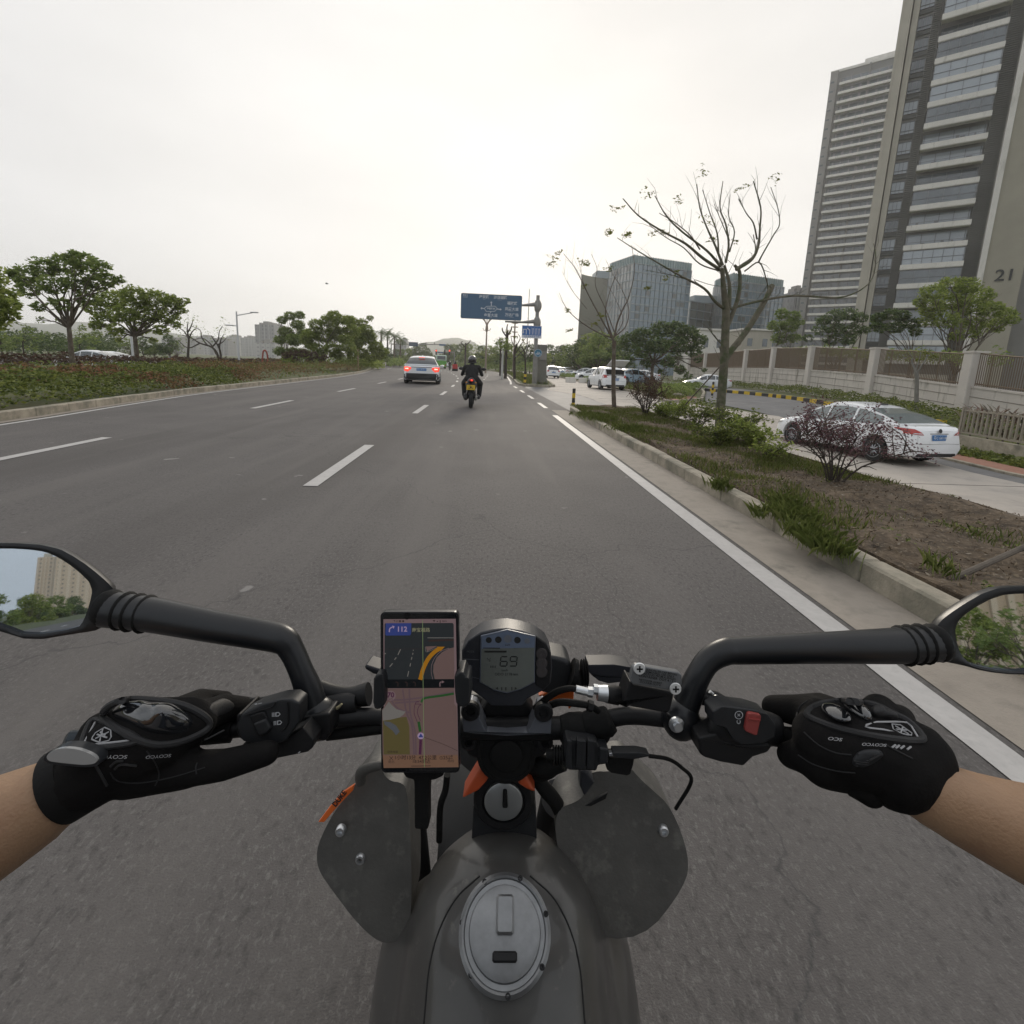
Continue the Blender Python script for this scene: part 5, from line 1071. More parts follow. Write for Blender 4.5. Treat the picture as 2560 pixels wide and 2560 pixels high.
MB().tube([(0, 0, H_), (0, 0, H_+3.2)], [.07, .03], 6).build('finial', MATS['bronze grey lamp paint'], dl)
# communication mast with rings right of it
cm = empty('lattice_mast', 'slender mast with ringed lamp clusters behind the right half of the direction sign', 'mast', (A(1284, 900, 75)[0], 75, 0)); Hm = A(1284, 800, 75)[2]
MB().tube([(0, 0, -.3), (0, 0, Hm)], [.14, .1], 8).build('pole', MATS['bronze grey lamp paint'], cm)
for z in (.94, .87, .78, .70): MB().lathe([(.12, -.05), (.5, 0), (.5, .08), (.12, .12)], (0, 0, Hm*z), n=14).build('ring', MATS['bronze grey lamp paint'], cm)
# tall thin mast
tm = tag(MB().tube([(A(1316, 900, 95)[0], 95, -.2), (A(1316, 900, 95)[0], 95, A(1316, 722, 95)[2])], [.12, .06], 8).build('thin_mast', m_galv), 'very thin tall mast rising behind the right end of the direction sign', 'mast')
# street lamps
def street_lamp(label, px, Y, ytop, arms, name='street_lamp', base=905, r=.12):
    p = A(px, base, Y); H = A(px, ytop, Y)[2]; t = empty(name, label, 'street lamp', (p[0], p[1], 0)); MB().tube([(0, 0, -.3), (0, 0, H)], [r, r*.6], 9).build('pole', m_wsteel, t)
    for (x2, y2, y1) in arms:
        a = A(px, y1, Y); b = A(x2, y2, Y); MB().tube([(0, 0, a[2]), (b[0]-p[0], b[1]-p[1], b[2])], [.06, .045], 6).build('arm', m_wsteel, t)
        d = 1 if x2 > px else -1; MB().box((b[0]-p[0], b[1]-p[1], b[2]), (.8, .3, .12), bev=.04).build('lamp_head', m_wsteel, t)
street_lamp('white twin-armed street lamp in front of the far grey towers', 598, 55, 779, [(636, 781, 789), (574, 813, 815)])
street_lamp('street lamp pole standing behind the wide round-topped tree', 334, 50, 800, [(350, 796, 803)])
# signal gantries
def gantry(label, xa, xb, y, Y, items, post=True, ybase=915, postx=None, name='signal_gantry'):
    a, b = A(xa, y, Y), A(xb, y+(xb-xa)*.012, Y); t = empty(name, label, 'traffic signal', (a[0], Y, 0)); MB().tube([(0, 0, a[2]), (b[0]-a[0], 0, b[2])], [.16, .1], 8).build('beam', m_galv, t)
    px_ = postx or xa; pp = A(px_, y, Y); MB().tube([(pp[0]-a[0], 0, -.3), (pp[0]-a[0], 0, pp[2]+.2)], [.2, .15], 8).build('post', m_galv, t)
    for kind, x in items:
        c = A(x, y+(x-xa)*.012, Y); x_ = c[0]-a[0]; z = c[2]
        if kind == 'box': MB().box((x_, -.2, z), (2.6, .2, 1.2)).build('camera_box', mat('dark blue board', (.05, .08, .12), rough=.5), t)
        elif kind == 'cam': MB().box((x_, -.1, z+.4), (.3, .3, .5)).build('camera', m_galv, t)
        elif kind == 'plate': MB().box((x_, -.2, z-.1), (1.9, .1, .5)).build('plate', m_sign, t)
        else:
            h = MB().box((x_, -.2, z), (.55, .3, 1.7), bev=.05).build('signal_head', m_blk, t)
            if kind == 'red': MB().lathe([(0.0001, 0), (.2, .01), (.2, .03)], (x_, -.36, z+.5), (0, -1, 0), 12).build('red_light', m_red, h)
gantry('long overhead gantry beam with blue board spanning the far lanes', 978, 1118, 860, 150, [('box', 1034), ('plate', 1106), ('cam', 1065), ('cam', 1086)])
gantry('traffic signal arm with red lights over the far junction', 1136, 1090, 881, 165, [('red', 1091), ('plate', 1101), ('off', 1112), ('red', 1124)], postx=1136, name='traffic_lights')
# boards and fence on the left
for i, (x0, x1, y0, y1, Y, m, lab) in enumerate([(258, 293, 893, 918, 46, m_galv, 'grey double information board behind the left hedge'), (409, 433, 890, 907, 52, m_galv, 'small pale framed board behind the crooked bare tree'), (312, 340, 913, 926, 44, mat('light blue paint', (.16, .30, .42), rough=.6), 'light blue box beside the lamp pole beyond the hedge')]):
    a, b = A(x0, y0, Y), A(x1, y1, Y); t = empty('notice_board' if i < 2 else 'utility_box', lab, 'board' if i < 2 else 'utility box', ((a[0]+b[0])/2, Y, 0)); w3, h3 = b[0]-a[0], a[2]-b[2]
    MB().box((0, 0, (a[2]+b[2])/2), (w3, .12, h3)).build('panel', m, t)
    s = MB()
    for x in (-w3*.3, w3*.3): s.box((x, -.08, a[2]/2), (.12, .08, a[2]))
    s.build('posts', mat('dark post', (.08, .08, .09), rough=.6), t)
gr = tag(MB().box((A(110, 900, 38)[0], 38, .75), (5, .05, .05)).box((A(110, 900, 38)[0], 38, .5), (5, .05, .05)).box((A(110, 900, 38)[0], 38, .25), (5, .05, .05)).build('guard_rail', m_galv), 'low pale guard rail beyond the left hedge', 'rail')
rp = tag(MB().tube([(A(1693-800+2, 900, 60)[0], 60, -.2), (A(895, 900, 60)[0], 60, A(895, 873, 60)[2])], .07, 8).build('marker_post', mat('tan post', (.35, .25, .15), rough=.7)), 'short tan post at the right end of the dense tree clump', 'post')
ra = tag(MB().tube(bez([(A(655, 900, 60)[0], 60, 0), (A(657, 880, 60)[0], 60, A(657, 884, 60)[2]), (A(662, 878, 60)[0], 60, A(662, 876, 60)[2]), (A(668, 885, 60)[0], 60, A(668, 886, 60)[2]), (A(670, 900, 60)[0], 60, 0)], 5), .1, 8).build('red_arch', mat('dull red paint', (.30, .06, .04), rough=.6)), 'small dull red arch frame beyond the hedge near the far tallest tower', 'arch')
bird = empty('bird', 'small dark bird flying high in the pale sky', 'bird', tuple(A(817, 709, 50))); s = MB().ell((0, 0, 0), (.16, .06, .05)).build('body', m_blk, bird)
MB().add([(-.05, 0, .02), (.08, 0, .02), (.0, .3, .10), (-.05, 0, .02), (.08, 0, .02), (0, -.3, .1)], [(0, 1, 2), (3, 5, 4)]).build('wings', m_blk, bird)
for i, (px, w3) in enumerate([(1427, 1.9), (1457, 1.8)]):
    p = A(px, 945, 47); tag(MB().box((p[0], 47, .2), (.75 if i else 1.0, .35, .55), bev=.04).build('concrete_block', m_slab), ['white concrete block standing left on the verge by the parked cars', 'white concrete block standing right on the verge by the parked cars'][i], 'concrete block')
for i, (px, py, s_) in enumerate([(1712, 988, .5), (1695, 995, .42)]):
    p = G(px, py, -.1); tag(MB().ell((p[0], p[1], .0), (s_, s_*.8, s_*.45), 9, 6).build('boulder', m_kerb, smooth=50), ['larger grey boulder beside the bare brick patch', 'smaller grey boulder beside the bare brick patch'][i], 'boulder')
# ================================================================== vehicles
m_carw = mat('white car paint', (.80, .815, .83), rough=.25, spec=.5, coat=.6)
m_carb = mat('light blue car paint', (.30, .42, .52), rough=.25, coat=.6)
m_cars = mat('silver car paint', (.42, .43, .44), rough=.28, metal=.3, coat=.5)
m_card = mat('dark car paint', (.05, .055, .065), rough=.25, coat=.6)
m_cglass = mat('car glass', (.035, .042, .045), rough=.05, spec=.8, coat=.8)
m_cgl2 = mat('clearer car glass', (.16, .19, .19), rough=.06, spec=.8, coat=.8)
m_blkp = mat('black plastic', (.022, .022, .024), rough=.55)
m_tyre = mat('tyre rubber', (.02, .02, .02), rough=.85)
m_rim = mat('alloy rim', (.35, .36, .38), rough=.35, metal=.7)
m_chrome = mat('chrome', (.6, .6, .6), rough=.15, metal=1)
m_tail = mat('tail light plastic', (.42, .025, .015), rough=.15, coat=.8)
m_taillit = mat('lit tail light', (.8, .05, .03), rough=.2, emit=((1, .08, .04), .7))
m_tailhot = mat('lit tail bulb', (1, .6, .5), rough=.2, emit=((1, .35, .25), 1.8))
m_plateb = mat('blue plate', (.03, .17, .42), rough=.4)
m_platey = mat('yellow plate', (.62, .42, .03), rough=.4)
m_under = mat('underside shade', (.015, .015, .015), rough=.9)  # near-black colour stands in for the shade beneath the car body
def wrap(mb, outline, axis, side, bvh, off=.006, step=.06, mi=0):
    """flat outline laid onto a curved body: axis 'y' (from front/back, coords x,z) or 'x' (from a side, coords y,z)"""
    o2 = [Vector(p) for p in outline]; n = len(o2); xs_ = [p.x for p in o2]; ys_ = [p.y for p in o2]; pts = []
    for i in range(n):
        a, b = o2[i], o2[(i+1) % n]; k = max(1, int((b-a).length/step)); pts += [a.lerp(b, j/k) for j in range(k)]
    m_ = len(pts); x = min(xs_)+step/2
    while x < max(xs_):
        y = min(ys_)+step/2
        while y < max(ys_): pts.append(Vector((x, y))); y += step
        x += step
    r = delaunay_2d_cdt(pts, [], [list(range(m_))], 1, 1e-5); vs_ = []; last = None
    for p in r[0]:
        o, d = (Vector((p.x, side*6, p.y)), Vector((0, -side, 0))) if axis == 'y' else (Vector((side*6, p.x, p.y)), Vector((-side, 0, 0)))
        h = bvh.ray_cast(o, d)
        if h[0] is None: h = bvh.find_nearest(last if last is not None else o)
        last = h[0].copy(); vs_.append(h[0]-d*off)
    return mb.add(vs_, [tuple(f) for f in r[2]], mi)
def wheel(t, x, y, r, wd=.2, spokes=10, rimr=.66):
    s = 1 if x > 0 else -1; w_ = MB().lathe([(r*rimr, -wd/2), (r*.93, -wd/2), (r, -wd/2+.03), (r, wd/2-.03), (r*.93, wd/2), (r*rimr, wd/2)], (x, y, r), (1, 0, 0), 28).build('tyre', m_tyre, t, smooth=40)
    m_ = MB().lathe([(r*rimr, 0), (r*rimr, .05*1), (r*(rimr-.05), .06), (r*(rimr-.07), .02)], (x+s*wd*.3, y, r), (s, 0, 0), 24).lathe([(0.0001, .07), (.05, .06), (.06, .03)], (x+s*wd*.25, y, r), (s, 0, 0), 12)
    for k in range(spokes):
        a = 2*pi*k/spokes; m_.tube([(x+s*(wd*.3+.05), y+cos(a)*.03, r+sin(a)*.03), (x+s*(wd*.3+.02), y+cos(a)*r*(rimr-.03), r+sin(a)*r*(rimr-.03))], [.02, .014], 5, False)
    m_.build('rim', m_rim, w_, smooth=30); MB().lathe([(0.0001, 0), (r*rimr, 0)], (x-s*.02, y, r), (s, 0, 0), 20).build('brake_disc', m_under, w_)
def make_car(name, label, kind, paint, loc, rz, glass=None, group=None, lit=False, plate='粤B·5K286', open_lid=False, z_=0):
    glass = glass or m_cglass; t = empty(name, label, 'car', loc, rz, group)
    if kind == 'sedan':
        Lh, W, wb, wr = 2.32, .91, (-1.36, 1.36), .32
        zb = [(-2.32, .88), (-2.22, .99), (-1.7, 1.02), (-.9, .95), (.6, .90), (1.0, .88), (1.6, .82), (2.1, .70), (2.32, .58)]; zt = [(-2.32, .93), (-2.24, 1.03), (-1.75, 1.06), (-.9, 1.02), (.9, .97), (1.2, .95), (1.7, .87), (2.15, .74), (2.32, .60)]
        gh = [(-1.92, 1.04), (-1.35, 1.26), (-.75, 1.42), (-.2, 1.475), (.25, 1.45), (.7, 1.27), (1.28, .93)]; hw = [(-2.32, .70), (-2.2, .83), (-1.9, .89), (-1, .91), (1, .91), (1.9, .87), (2.15, .76), (2.32, .55)]
        side = [(-1.42, -.62), (-.56, .22), (.28, .95)]; rearw, frontw = (-1.85, -.95), (.42, 1.26)
    elif kind == 'hatch':
        Lh, W, wb, wr = 2.0, .86, (-1.25, 1.27), .30
        zb = [(-2.0, .80), (-1.9, 1.0), (-1, .98), (.8, .90), (1.3, .86), (1.8, .72), (2.0, .58)]; zt = [(-2.0, .9), (-1.9, 1.05), (.9, .98), (1.3, .93), (1.8, .77), (2.0, .6)]
        gh = [(-1.88, 1.02), (-1.75, 1.22), (-1.5, 1.43), (-1.2, 1.49), (-.2, 1.52), (.3, 1.47), (.7, 1.3), (1.35, .92)]; hw = [(-2.0, .72), (-1.85, .82), (-1.5, .86), (1.2, .86), (1.7, .78), (2.0, .55)]
        side = [(-1.45, -1.0), (-.95, -.15), (-.08, .75)]; rearw, frontw = (-1.87, -1.52), (.42, 1.32)
    else:
        Lh, W, wb, wr = 2.15, .9, (-1.32, 1.3), .345
        zb = [(-2.15, .88), (-2.0, 1.10), (-1, 1.06), (.8, .98), (1.3, .95), (1.9, .82), (2.15, .66)]; zt = [(-2.15, .98), (-2.0, 1.15), (.9, 1.08), (1.3, 1.02), (1.9, .88), (2.15, .7)]
        gh = [(-2.0, 1.10), (-1.85, 1.30), (-1.55, 1.50), (-1.2, 1.58), (-.3, 1.62), (.3, 1.58), (.75, 1.4), (1.4, 1.02)]; hw = [(-2.15, .76), (-1.98, .86), (-1.6, .9), (1.3, .9), (1.85, .82), (2.15, .6)]
        side = [(-1.5, -1.05), (-1.0, -.15), (-.08, .8)]; rearw, frontw = (-1.97, -1.45), (.42, 1.36)
    ra = wr+.055; ys_ = sorted(set([round(-Lh+2*Lh*i/64, 4) for i in range(65)]+[-Lh+.02, -Lh+.05, Lh-.04]+[round(yw+ra*k, 4) for yw in wb for k in (-1, -.97, 1, .97)]))
    def zlow(y):
        z = .20+(.06 if y < -Lh+.4 else 0)
        for yw in wb:
            if abs(y-yw) < ra: z = max(z, wr+sqrt(ra*ra-(y-yw)**2)*1.0)
        return z
    ryp = [(.2, .10), (.35, .02), (.5, 0), (.62, .015), (.75, .05), (.95, .06), (1.05, .10), (1.6, .10)]
    rows = []
    for y in ys_:
        h_, zl, b_, c_ = interp(y, hw), zlow(y), interp(y, zb), interp(y, zt); zm = max(zl+.05, .5); zm2 = max(zm+.03, .74)
        if zm2 > b_-.06: zm2 = b_-.06
        if zm > zm2-.03: zm = zm2-.03
        sec = [(0, zl), (h_*.86, zl), (h_*.965, min(zl+.04, zm-.01)), (h_, lerp(zl, zm, .8)), (h_*1.0, zm), (h_*.982, zm2), (h_*.965, lerp(zm2, b_, .6)), (h_*.935, b_), (h_*.86, lerp(b_, c_, .55)), (h_*.5, lerp(b_, c_, .9)), (0, c_)]
        rows.append([(x, y, z) for x, z in sec])
    K = 11; vs_ = []
    for i, row in enumerate(rows):
        y = row[0][1]; wgt = max(0, 1-(y+Lh)/.35)
        full = row+[(-x, y_, z) for x, y_, z in row[::-1][1:-1]]
        vs_ += [(x, y_+interp(z, ryp)*wgt*1.2, z) for x, y_, z in full]
    K2 = 2*K-2; body = MB(); fs_ = []; mi = []
    for i in range(len(rows)-1):
        for j in range(K2): fs_.append((i*K2+j, i*K2+(j+1) % K2, (i+1)*K2+(j+1) % K2, (i+1)*K2+j)); mi.append(1 if j in (0, K2-1) else 0)
    fs_ += [tuple(range(K2)), tuple((len(rows)-1)*K2+j for j in range(K2))[::-1]]; mi += [0, 0]
    body.v = vs_; body.f = fs_; body.m = mi
    # greenhouse
    gy = [y for y in ys_ if gh[0][0] <= y <= gh[-1][0]]+[gh[0][0], gh[-1][0]]+[v for a in side for v in a]+list(rearw)+list(frontw); gy = sorted(set(gy)); parts = {'body': [], 'windscreen': [], 'rear_window': []}; gv = []
    for y in gy:
        zr_, b_, h_ = interp(y, gh), interp(y, zb)-.015, interp(y, hw)*.925; f_ = min(1, max(0, (zr_-b_)/.5)); hr = h_-.20*f_*(1 if kind != 'suv' else 1.25)
        sec = [(h_, b_), (lerp(h_, hr, .08), lerp(b_, zr_, .06)), (lerp(h_, hr, .86), lerp(b_, zr_-.02, .84)), (hr, lerp(b_, zr_, .93)), (hr*.86, zr_-.005), (hr*.45, zr_+.018*f_), (0, zr_+.022*f_)]
        gv += [(x, y, z) for x, z in sec]+[(-x, y, z) for x, z in sec[::-1][1:]]
    KG = 13
    for i in range(len(gy)-1):
        ym = (gy[i]+gy[i+1])/2
        for j in range(KG-1):
            f_ = (i*KG+j, i*KG+j+1, (i+1)*KG+j+1, (i+1)*KG+j); part = 'body'
            if j in (1, 10):
                for k, (a, b) in enumerate(side):
                    if a < ym < b: part = ('side_window', 'R' if j == 1 else 'L', k)
            elif j in (4, 5, 6, 7, 3, 8):
                if rearw[0] < ym < rearw[1] and not open_lid: part = 'rear_window'
                elif frontw[0] < ym < frontw[1]: part = 'windscreen'
            parts.setdefault(part, []).append(f_)
    for key, fl in parts.items():
        if not fl: continue
        if key == 'body': o = len(body.v); body.v += gv; body.f += [tuple(a+o for a in f_) for f_ in fl]; body.m += [0]*len(fl); continue
        used_ = sorted(set(a for f_ in fl for a in f_)); ix = {a: i for i, a in enumerate(used_)}
        MB().add([gv[a] for a in used_], [tuple(ix[a] for a in f_) for f_ in fl]).build(key if isinstance(key, str) else key[0], glass, t, smooth=50)
    bo = body.build('body', [paint, m_under], t, smooth=32); bv = BVHTree.FromPolygons([tuple(v) for v in body.v], body.f)
    for sx in (-1, 1):
        for yw in wb: wheel(t, sx*(W-.12), yw, wr, .21, 10 if kind == 'sedan' else 7)
        MB().ell((sx*(W+.06), interp(.62, [(0, 0), (1, 1)])+.15, interp(.75, zb)+.08), (.11, .07, .075), 12, 8).box((sx*(W-.04), .78, interp(.75, zb)+.05), (.14, .05, .04)).build('mirror', paint if kind != 'sedan' else m_blkp, t, smooth=60)
        s = MB()
        for k, (a, b) in enumerate(side[:2] if kind == 'sedan' else side[1:]):
            yh = a+.12; wrap(s, [(yh, .80), (yh+.2, .80), (yh+.2, .835), (yh, .835)], 'x', sx, bv, .02)
        s.build('door_handle', paint, t)
        s = MB()
        for yl in ((-.59, .25, 1.0) if kind == 'sedan' else (-.98, -.12, .85)): wrap(s, [(yl, .27), (yl+.012, .27), (yl+.012, .93), (yl, .93)], 'x', sx, bv, .003)
        wrap(s, [(-.95, .262), (.95, .262), (.95, .276), (-.95, .276)], 'x', sx, bv, .003); s.build('door_gap', m_under, t)
        # tail lights wrap from the rear onto the side
        if kind == 'sedan': rearo, sideo = [(.50, .82), (.84, .84), (.84, .97), (.72, .965), (.56, .88)], [(-2.26, .83), (-1.78, .955), (-1.80, .975), (-2.26, .965)]
        elif kind == 'hatch': rearo, sideo = [(.55, .84), (.82, .78), (.82, 1.0), (.62, .95)], [(-1.95, .78), (-1.80, .92), (-1.66, 1.02), (-1.95, 1.02)]
        else: rearo, sideo = [(.50, .86), (.66, .70), (.84, .74), (.86, .95), (.70, 1.0), (.50, .95)], [(-2.08, .74), (-1.95, .78), (-1.62, .95), (-1.66, 1.0), (-2.08, .98)]
        s = MB(); wrap(s, [(sx*x, z) for x, z in rearo], 'y', -1, bv, .012, .05); wrap(s, sideo, 'x', sx, bv, .012, .05); tl = s.build('tail_light', m_taillit if lit else m_tail, t, smooth=60)
        if lit: s = MB(); wrap(s, [(sx*x, z) for x, z in [(.62, .84), (.78, .84), (.80, .90), (.64, .92)]], 'y', -1, bv, .02); s.build('bulb', m_tailhot, tl)
        elif kind == 'sedan': s = MB(); wrap(s, [(sx*x, z) for x, z in [(.54, .845), (.82, .855), (.82, .87), (.55, .865)]], 'y', -1, bv, .016); s.build('bulb', m_chrome, tl)
        hl = MB(); wrap(hl, [(sx*x, z) for x, z in [(.35, .56), (.62, .56), (.62, .66), (.40, .64)]], 'y', 1, bv, .01); wrap(hl, [(Lh-.5, .68), (Lh-.12, .60), (Lh-.12, .66), (Lh-.45, .73)], 'x', sx, bv, .01); hl.build('headlight', m_chrome, t)
    zp = {'sedan': .76, 'hatch': .72, 'suv': .84}[kind]; s = MB(); wrap(s, [(-.24, zp-.07), (.24, zp-.07), (.24, zp+.07), (-.24, zp+.07)], 'y', -1, bv, .016, .5); po = s.build('number_plate', m_plateb, t)
    yb = min(v.co.y for v in po.data.vertices)-.004; s = MB(); put_text(s, plate, (0, yb, zp), (1, 0, 0), (0, 0, 1), .095, bold=.01); s.build('plate_text', m_signw2, po)
    s = MB()
    if kind == 'suv':
        wrap(s, [(-.84, .27), (.84, .27), (.88, .52), (.74, .62), (-.74, .62), (-.88, .52)], 'y', -1, bv, .012); s.build('rear_bumper', m_blkp, t)
        for sx in (-1, 1):
            s = MB(); wrap(s, [(-2.1, .42), (-1.72, .50), (-1.62, .66), (-1.32, .76), (-1.0, .66), (-.9, .38), (.9, .38), (1.0, .66), (1.3, .76), (1.62, .66), (1.7, .4), (1.72, .24), (1.67, .5), (1.55, .62), (1.3, .735-.01), (1.05, .62), (.93, .5), (.9, .24), (-.93, .24), (-.94, .45), (-1.08, .62), (-1.32, .73), (-1.56, .62), (-1.7, .45), (-2.1, .28)], 'x', sx, bv, .01, .08); s.build('cladding', m_blkp, t)
        s = MB(); wrap(s, [(-.52, .955), (.52, .955), (.52, .99), (-.52, .99)], 'y', -1, bv, .012); s.build('trim_strip', m_blkp, t)
        MB().box((0, -1.66, 1.525), (.3, .04, .03)).build('brake_light', m_taillit, t); MB().ell((0, -.9, 1.63), (.03, .1, .05), 8, 6).build('aerial', paint, t)
    else:
        wrap(s, [(-.70, .27), (.70, .27), (.62, .36), (-.62, .36)], 'y', -1, bv, .008); s.build('bumper_grille', m_blkp, t)
        s = MB(); wrap(s, [(-.3, zp+.09), (.3, zp+.09), (.3, zp+.105), (-.3, zp+.105)], 'y', -1, bv, .008)
        wrap(s, [(-.72, .60), (.72, .60), (.72, .607), (-.72, .607)], 'y', -1, bv, .004); s.build('boot_gap', m_under, t)
        MB().lathe([(0.0001, 0), (.05, .0), (.055, .01)], (0, -Lh+.045, zp+.17), (0, -1, .2), 16).build('badge', m_blkp, t)
    if kind == 'sedan': MB().box((0, -.75, 1.47), (.05, .22, .04), bev=.015).build('aerial', m_blkp, t)
    if open_lid:      # hatch stands open over a dark boot
        MB().box((0, -1.72, 1.12), (1.2, .3, .5)).build('boot_opening', m_under, t)
        MB().box((0, -2.2, 1.78), (1.25, .95, .06), R3=Matrix.Rotation(radians(-24), 3, 'X'), bev=.02).build('tailgate', paint, t)
    return t
# white sedan on the falling side road
make_car('parked_sedan', 'white sedan with long red tail lights behind the purple shrub on the side road', 'sedan', m_carw, (10.78, 13.72, -.76), .196, plate='粤C·D5186', glass=m_cgl2)
make_car('crossover_car', 'white crossover car with lit brake lights driving ahead in the middle lane', 'suv', m_carw, (-4.3, 33.0, 0), .075, lit=True, plate='粤C·8F2K1').scale = (1.25, 1.12, 1.07)
hb = make_car('hatchback', 'white hatchback with raised tailgate standing on the side road beyond the thin tree', 'hatch', m_carw, (8.25, 34.4, 0), .10, open_lid=True)
gc = 'cars parked beyond the side road'
c1 = make_car('parked_hatchback', 'white hatchback farthest left beside the flared pillar on the side road', 'hatch', m_carw, (8.1, 64, 0), .05)
c2 = make_car('parked_car', 'light blue sedan parked nose-in behind the white hatchback with raised tailgate', 'sedan', m_carb, (13.7, 47, .05), -1.1, group=gc)
c3 = make_car('parked_car', 'white sedan parked left of the white hatchback with raised tailgate', 'sedan', m_carw, (11.5, 52, 0), .9, group=gc)
for x, y, a, c, lab in [(10.6, 76, .2, c3, 'white sedan parked nearest the far white hatchback'), (14.2, 72, 1.2, c3, 'white sedan parked in the middle of the far group'), (17.0, 68, -.9, c3, 'white sedan parked at the right of the far group'), (13.2, 84, .3, c3, 'white sedan farthest away in the parked group'), (15.6, 60, .7, c3, 'white car roof showing behind the white hatchback with raised tailgate'), (22.6, 50, 1.45, c3, 'white car half hidden behind the hedge below the boundary wall'), (12.2, 100, .1, c1, 'small white car at the far end of the side road'), (18.8, 60, 1.2, c3, 'white car parked right of the light blue sedan')]:
    inst(c, (x, y, 0 if y != 50 else -.2), a, lab, gc)
gl_ = 'cars on the second carriageway'
for x, y, a, c, lab, z in [(A(232, 915, 39)[0], 39, 1.57, c3, 'white sedan roof showing above the hedge between the two left trees', -.22), (-39, 53, 1.5, c3, 'white car roof behind the hedge right of the twin-armed lamp', -.3), (-28, 92, .3, c3, 'white car coming from the junction left of the crossover', 0), (-24, 96, .25, c3, 'second white car at the junction left of the crossover', 0)]:
    inst(c, (x, y, z), a, lab, gl_)
inst(c3, (-16.2, 190, 0), .15, 'distant white car waiting right of the green bus', 'cars waiting far ahead'); inst(c3, (-13.6, 215, 0), .15, 'farthest white car ahead beside the red tricycle', 'cars waiting far ahead')
# parked cars and scooters behind the rider for the right mirror
for i in range(4): inst([c3, c2, c1, c3][i], (8.5+i*.2, -7-i*6.2, -.75), .0, ['white sedan parked behind the rider, nearest', 'light blue sedan parked behind the rider', 'white hatchback parked behind the rider', 'white sedan parked behind the rider, farthest'][i], 'cars parked behind the rider')
# green and white bus
bt = empty('bus', 'green and white city bus seen from behind far ahead beyond the crossover', 'bus', (A(1103, 917, 118)[0], 118, 0), .13); S_ = 1.0
MB().box((0, 5, 1.1), (2.5, 10, 1.5), bev=.1).build('lower_body', mat('bus green', (.10, .33, .04), rough=.4), bt, smooth=30); MB().box((0, 5, 2.5), (2.5, 10, 1.35), bev=.15).build('upper_body', mat('bus pale green', (.50, .60, .50), rough=.4), bt, smooth=30)
MB().box((0, -.02, 2.55), (1.9, .06, .8), bev=.02).build('rear_window', m_glass, bt); MB().box((-1.26, 5, 2.5), (.04, 9, .8)).build('side_window', m_glass, bt); MB().box((1.26, 5, 2.5), (.04, 9, .8)).build('side_window', m_glass, bt)
for x in (-1.05, 1.05):
    for y in (2, 8): MB().lathe([(0.0001, -.12), (.5, -.12), (.5, .12), (0.0001, .12)], (x, y, .5), (1, 0, 0), 16).build('wheel', m_tyre, bt)
    MB().box((x, -.03, .9), (.2, .04, .4)).build('tail_light', m_tail, bt)
MB().box((0, -.03, .75), (.5, .04, .2)).build('number_plate', m_platey, bt)
# ------------------------------------------------------------------ soft bodies
def organic(name, caps, voxel, material, parent=None, smooth_it=6, ells=(), subs=0):
    """limbs and lobes grown into one continuous skin"""
    b = MB()
    for c in caps:
        a, e_, ra, rb_ = Vector(c[0]), Vector(c[1]), c[2], c[3]; d = e_-a; ln = d.length
        prof = []
        for k in range(5): th = pi/2*(1-k/4); prof.append((ra*cos(th), -ra*sin(th)))
        for k in range(5): th = pi/2*k/4; prof.append((rb_*cos(th), ln+rb_*sin(th)))
        prof[0] = (0.0001, prof[0][1]); prof[-1] = (0.0001, prof[-1][1]); b.lathe(prof, a, d if ln > 1e-6 else (0, 0, 1), 14)
    for e_ in ells: b.ell(e_[0], e_[1], 16, 11, R3=e_[2] if len(e_) > 2 else None)
    me = b.mesh(name, merge=True); o = bpy.data.objects.new('tmp', me); COL.objects.link(o)
    m_ = o.modifiers.new('r', 'REMESH'); m_.mode = 'VOXEL'; m_.voxel_size = voxel
    m_ = o.modifiers.new('s', 'SMOOTH'); m_.iterations = smooth_it; m_.factor = .6
    dg = bpy.context.evaluated_depsgraph_get(); dg.update(); me2 = bpy.data.meshes.new_from_object(o.evaluated_get(dg)); bpy.data.objects.remove(o)
    me2.name = name; me2.materials.clear(); me2.polygons.foreach_set('use_smooth', [True]*len(me2.polygons))
    return link(name, me2, material, parent)
# ---- scooter and its rider ahead
sx_, sy_ = -.52, 15.25
m_bcl = mat('black cloth', (.012, .012, .013), rough=.85, var=.2, vscale=12, bump=.4, bscale=18)
m_helm = mat('glossy black helmet', (.015, .015, .017), rough=.12, coat=1)
scoot = empty('scooter', 'black scooter with yellow plate and lit red tail lamp ridden ahead in our lane', 'scooter', (sx_, sy_, 0))
MB().lathe([(.13, -.05), (.19, -.065), (.25, -.06), (.268, -.035), (.275, 0), (.268, .035), (.25, .06), (.19, .065), (.13, .05)], (0, 0, .275), (1, 0, 0), 28).build('rear_wheel', m_tyre, scoot, smooth=60)
MB().lathe([(.13, -.05), (.19, -.06), (.26, -.05), (.275, 0), (.26, .05), (.19, .06), (.13, .05)], (0, 1.28, .275), (1, 0, 0), 24).build('front_wheel', m_tyre, scoot, smooth=60)
organic('body', [((0, -.12, .80), (0, .45, .70), .13, .16), ((0, .1, .62), (0, .75, .45), .15, .13), ((0, 1.05, .55), (0, .95, .98), .13, .11), ((0, .75, .36), (0, 1.0, .5), .15, .12), ((0, -.22, .86), (0, .0, .84), .08, .11)], .02, m_blkp, scoot, 4, [((0, 1.05, .85), (.2, .12, .2)), ((.11, .0, .72), (.07, .3, .12)), ((-.11, .0, .72), (.07, .3, .12))])
MB().box((0, .45, .34), (.52, .62, .12), bev=.04).box((-.17, .1, .36), (.12, .45, .2), bev=.04).build('footboard', m_blkp, scoot, smooth=40)
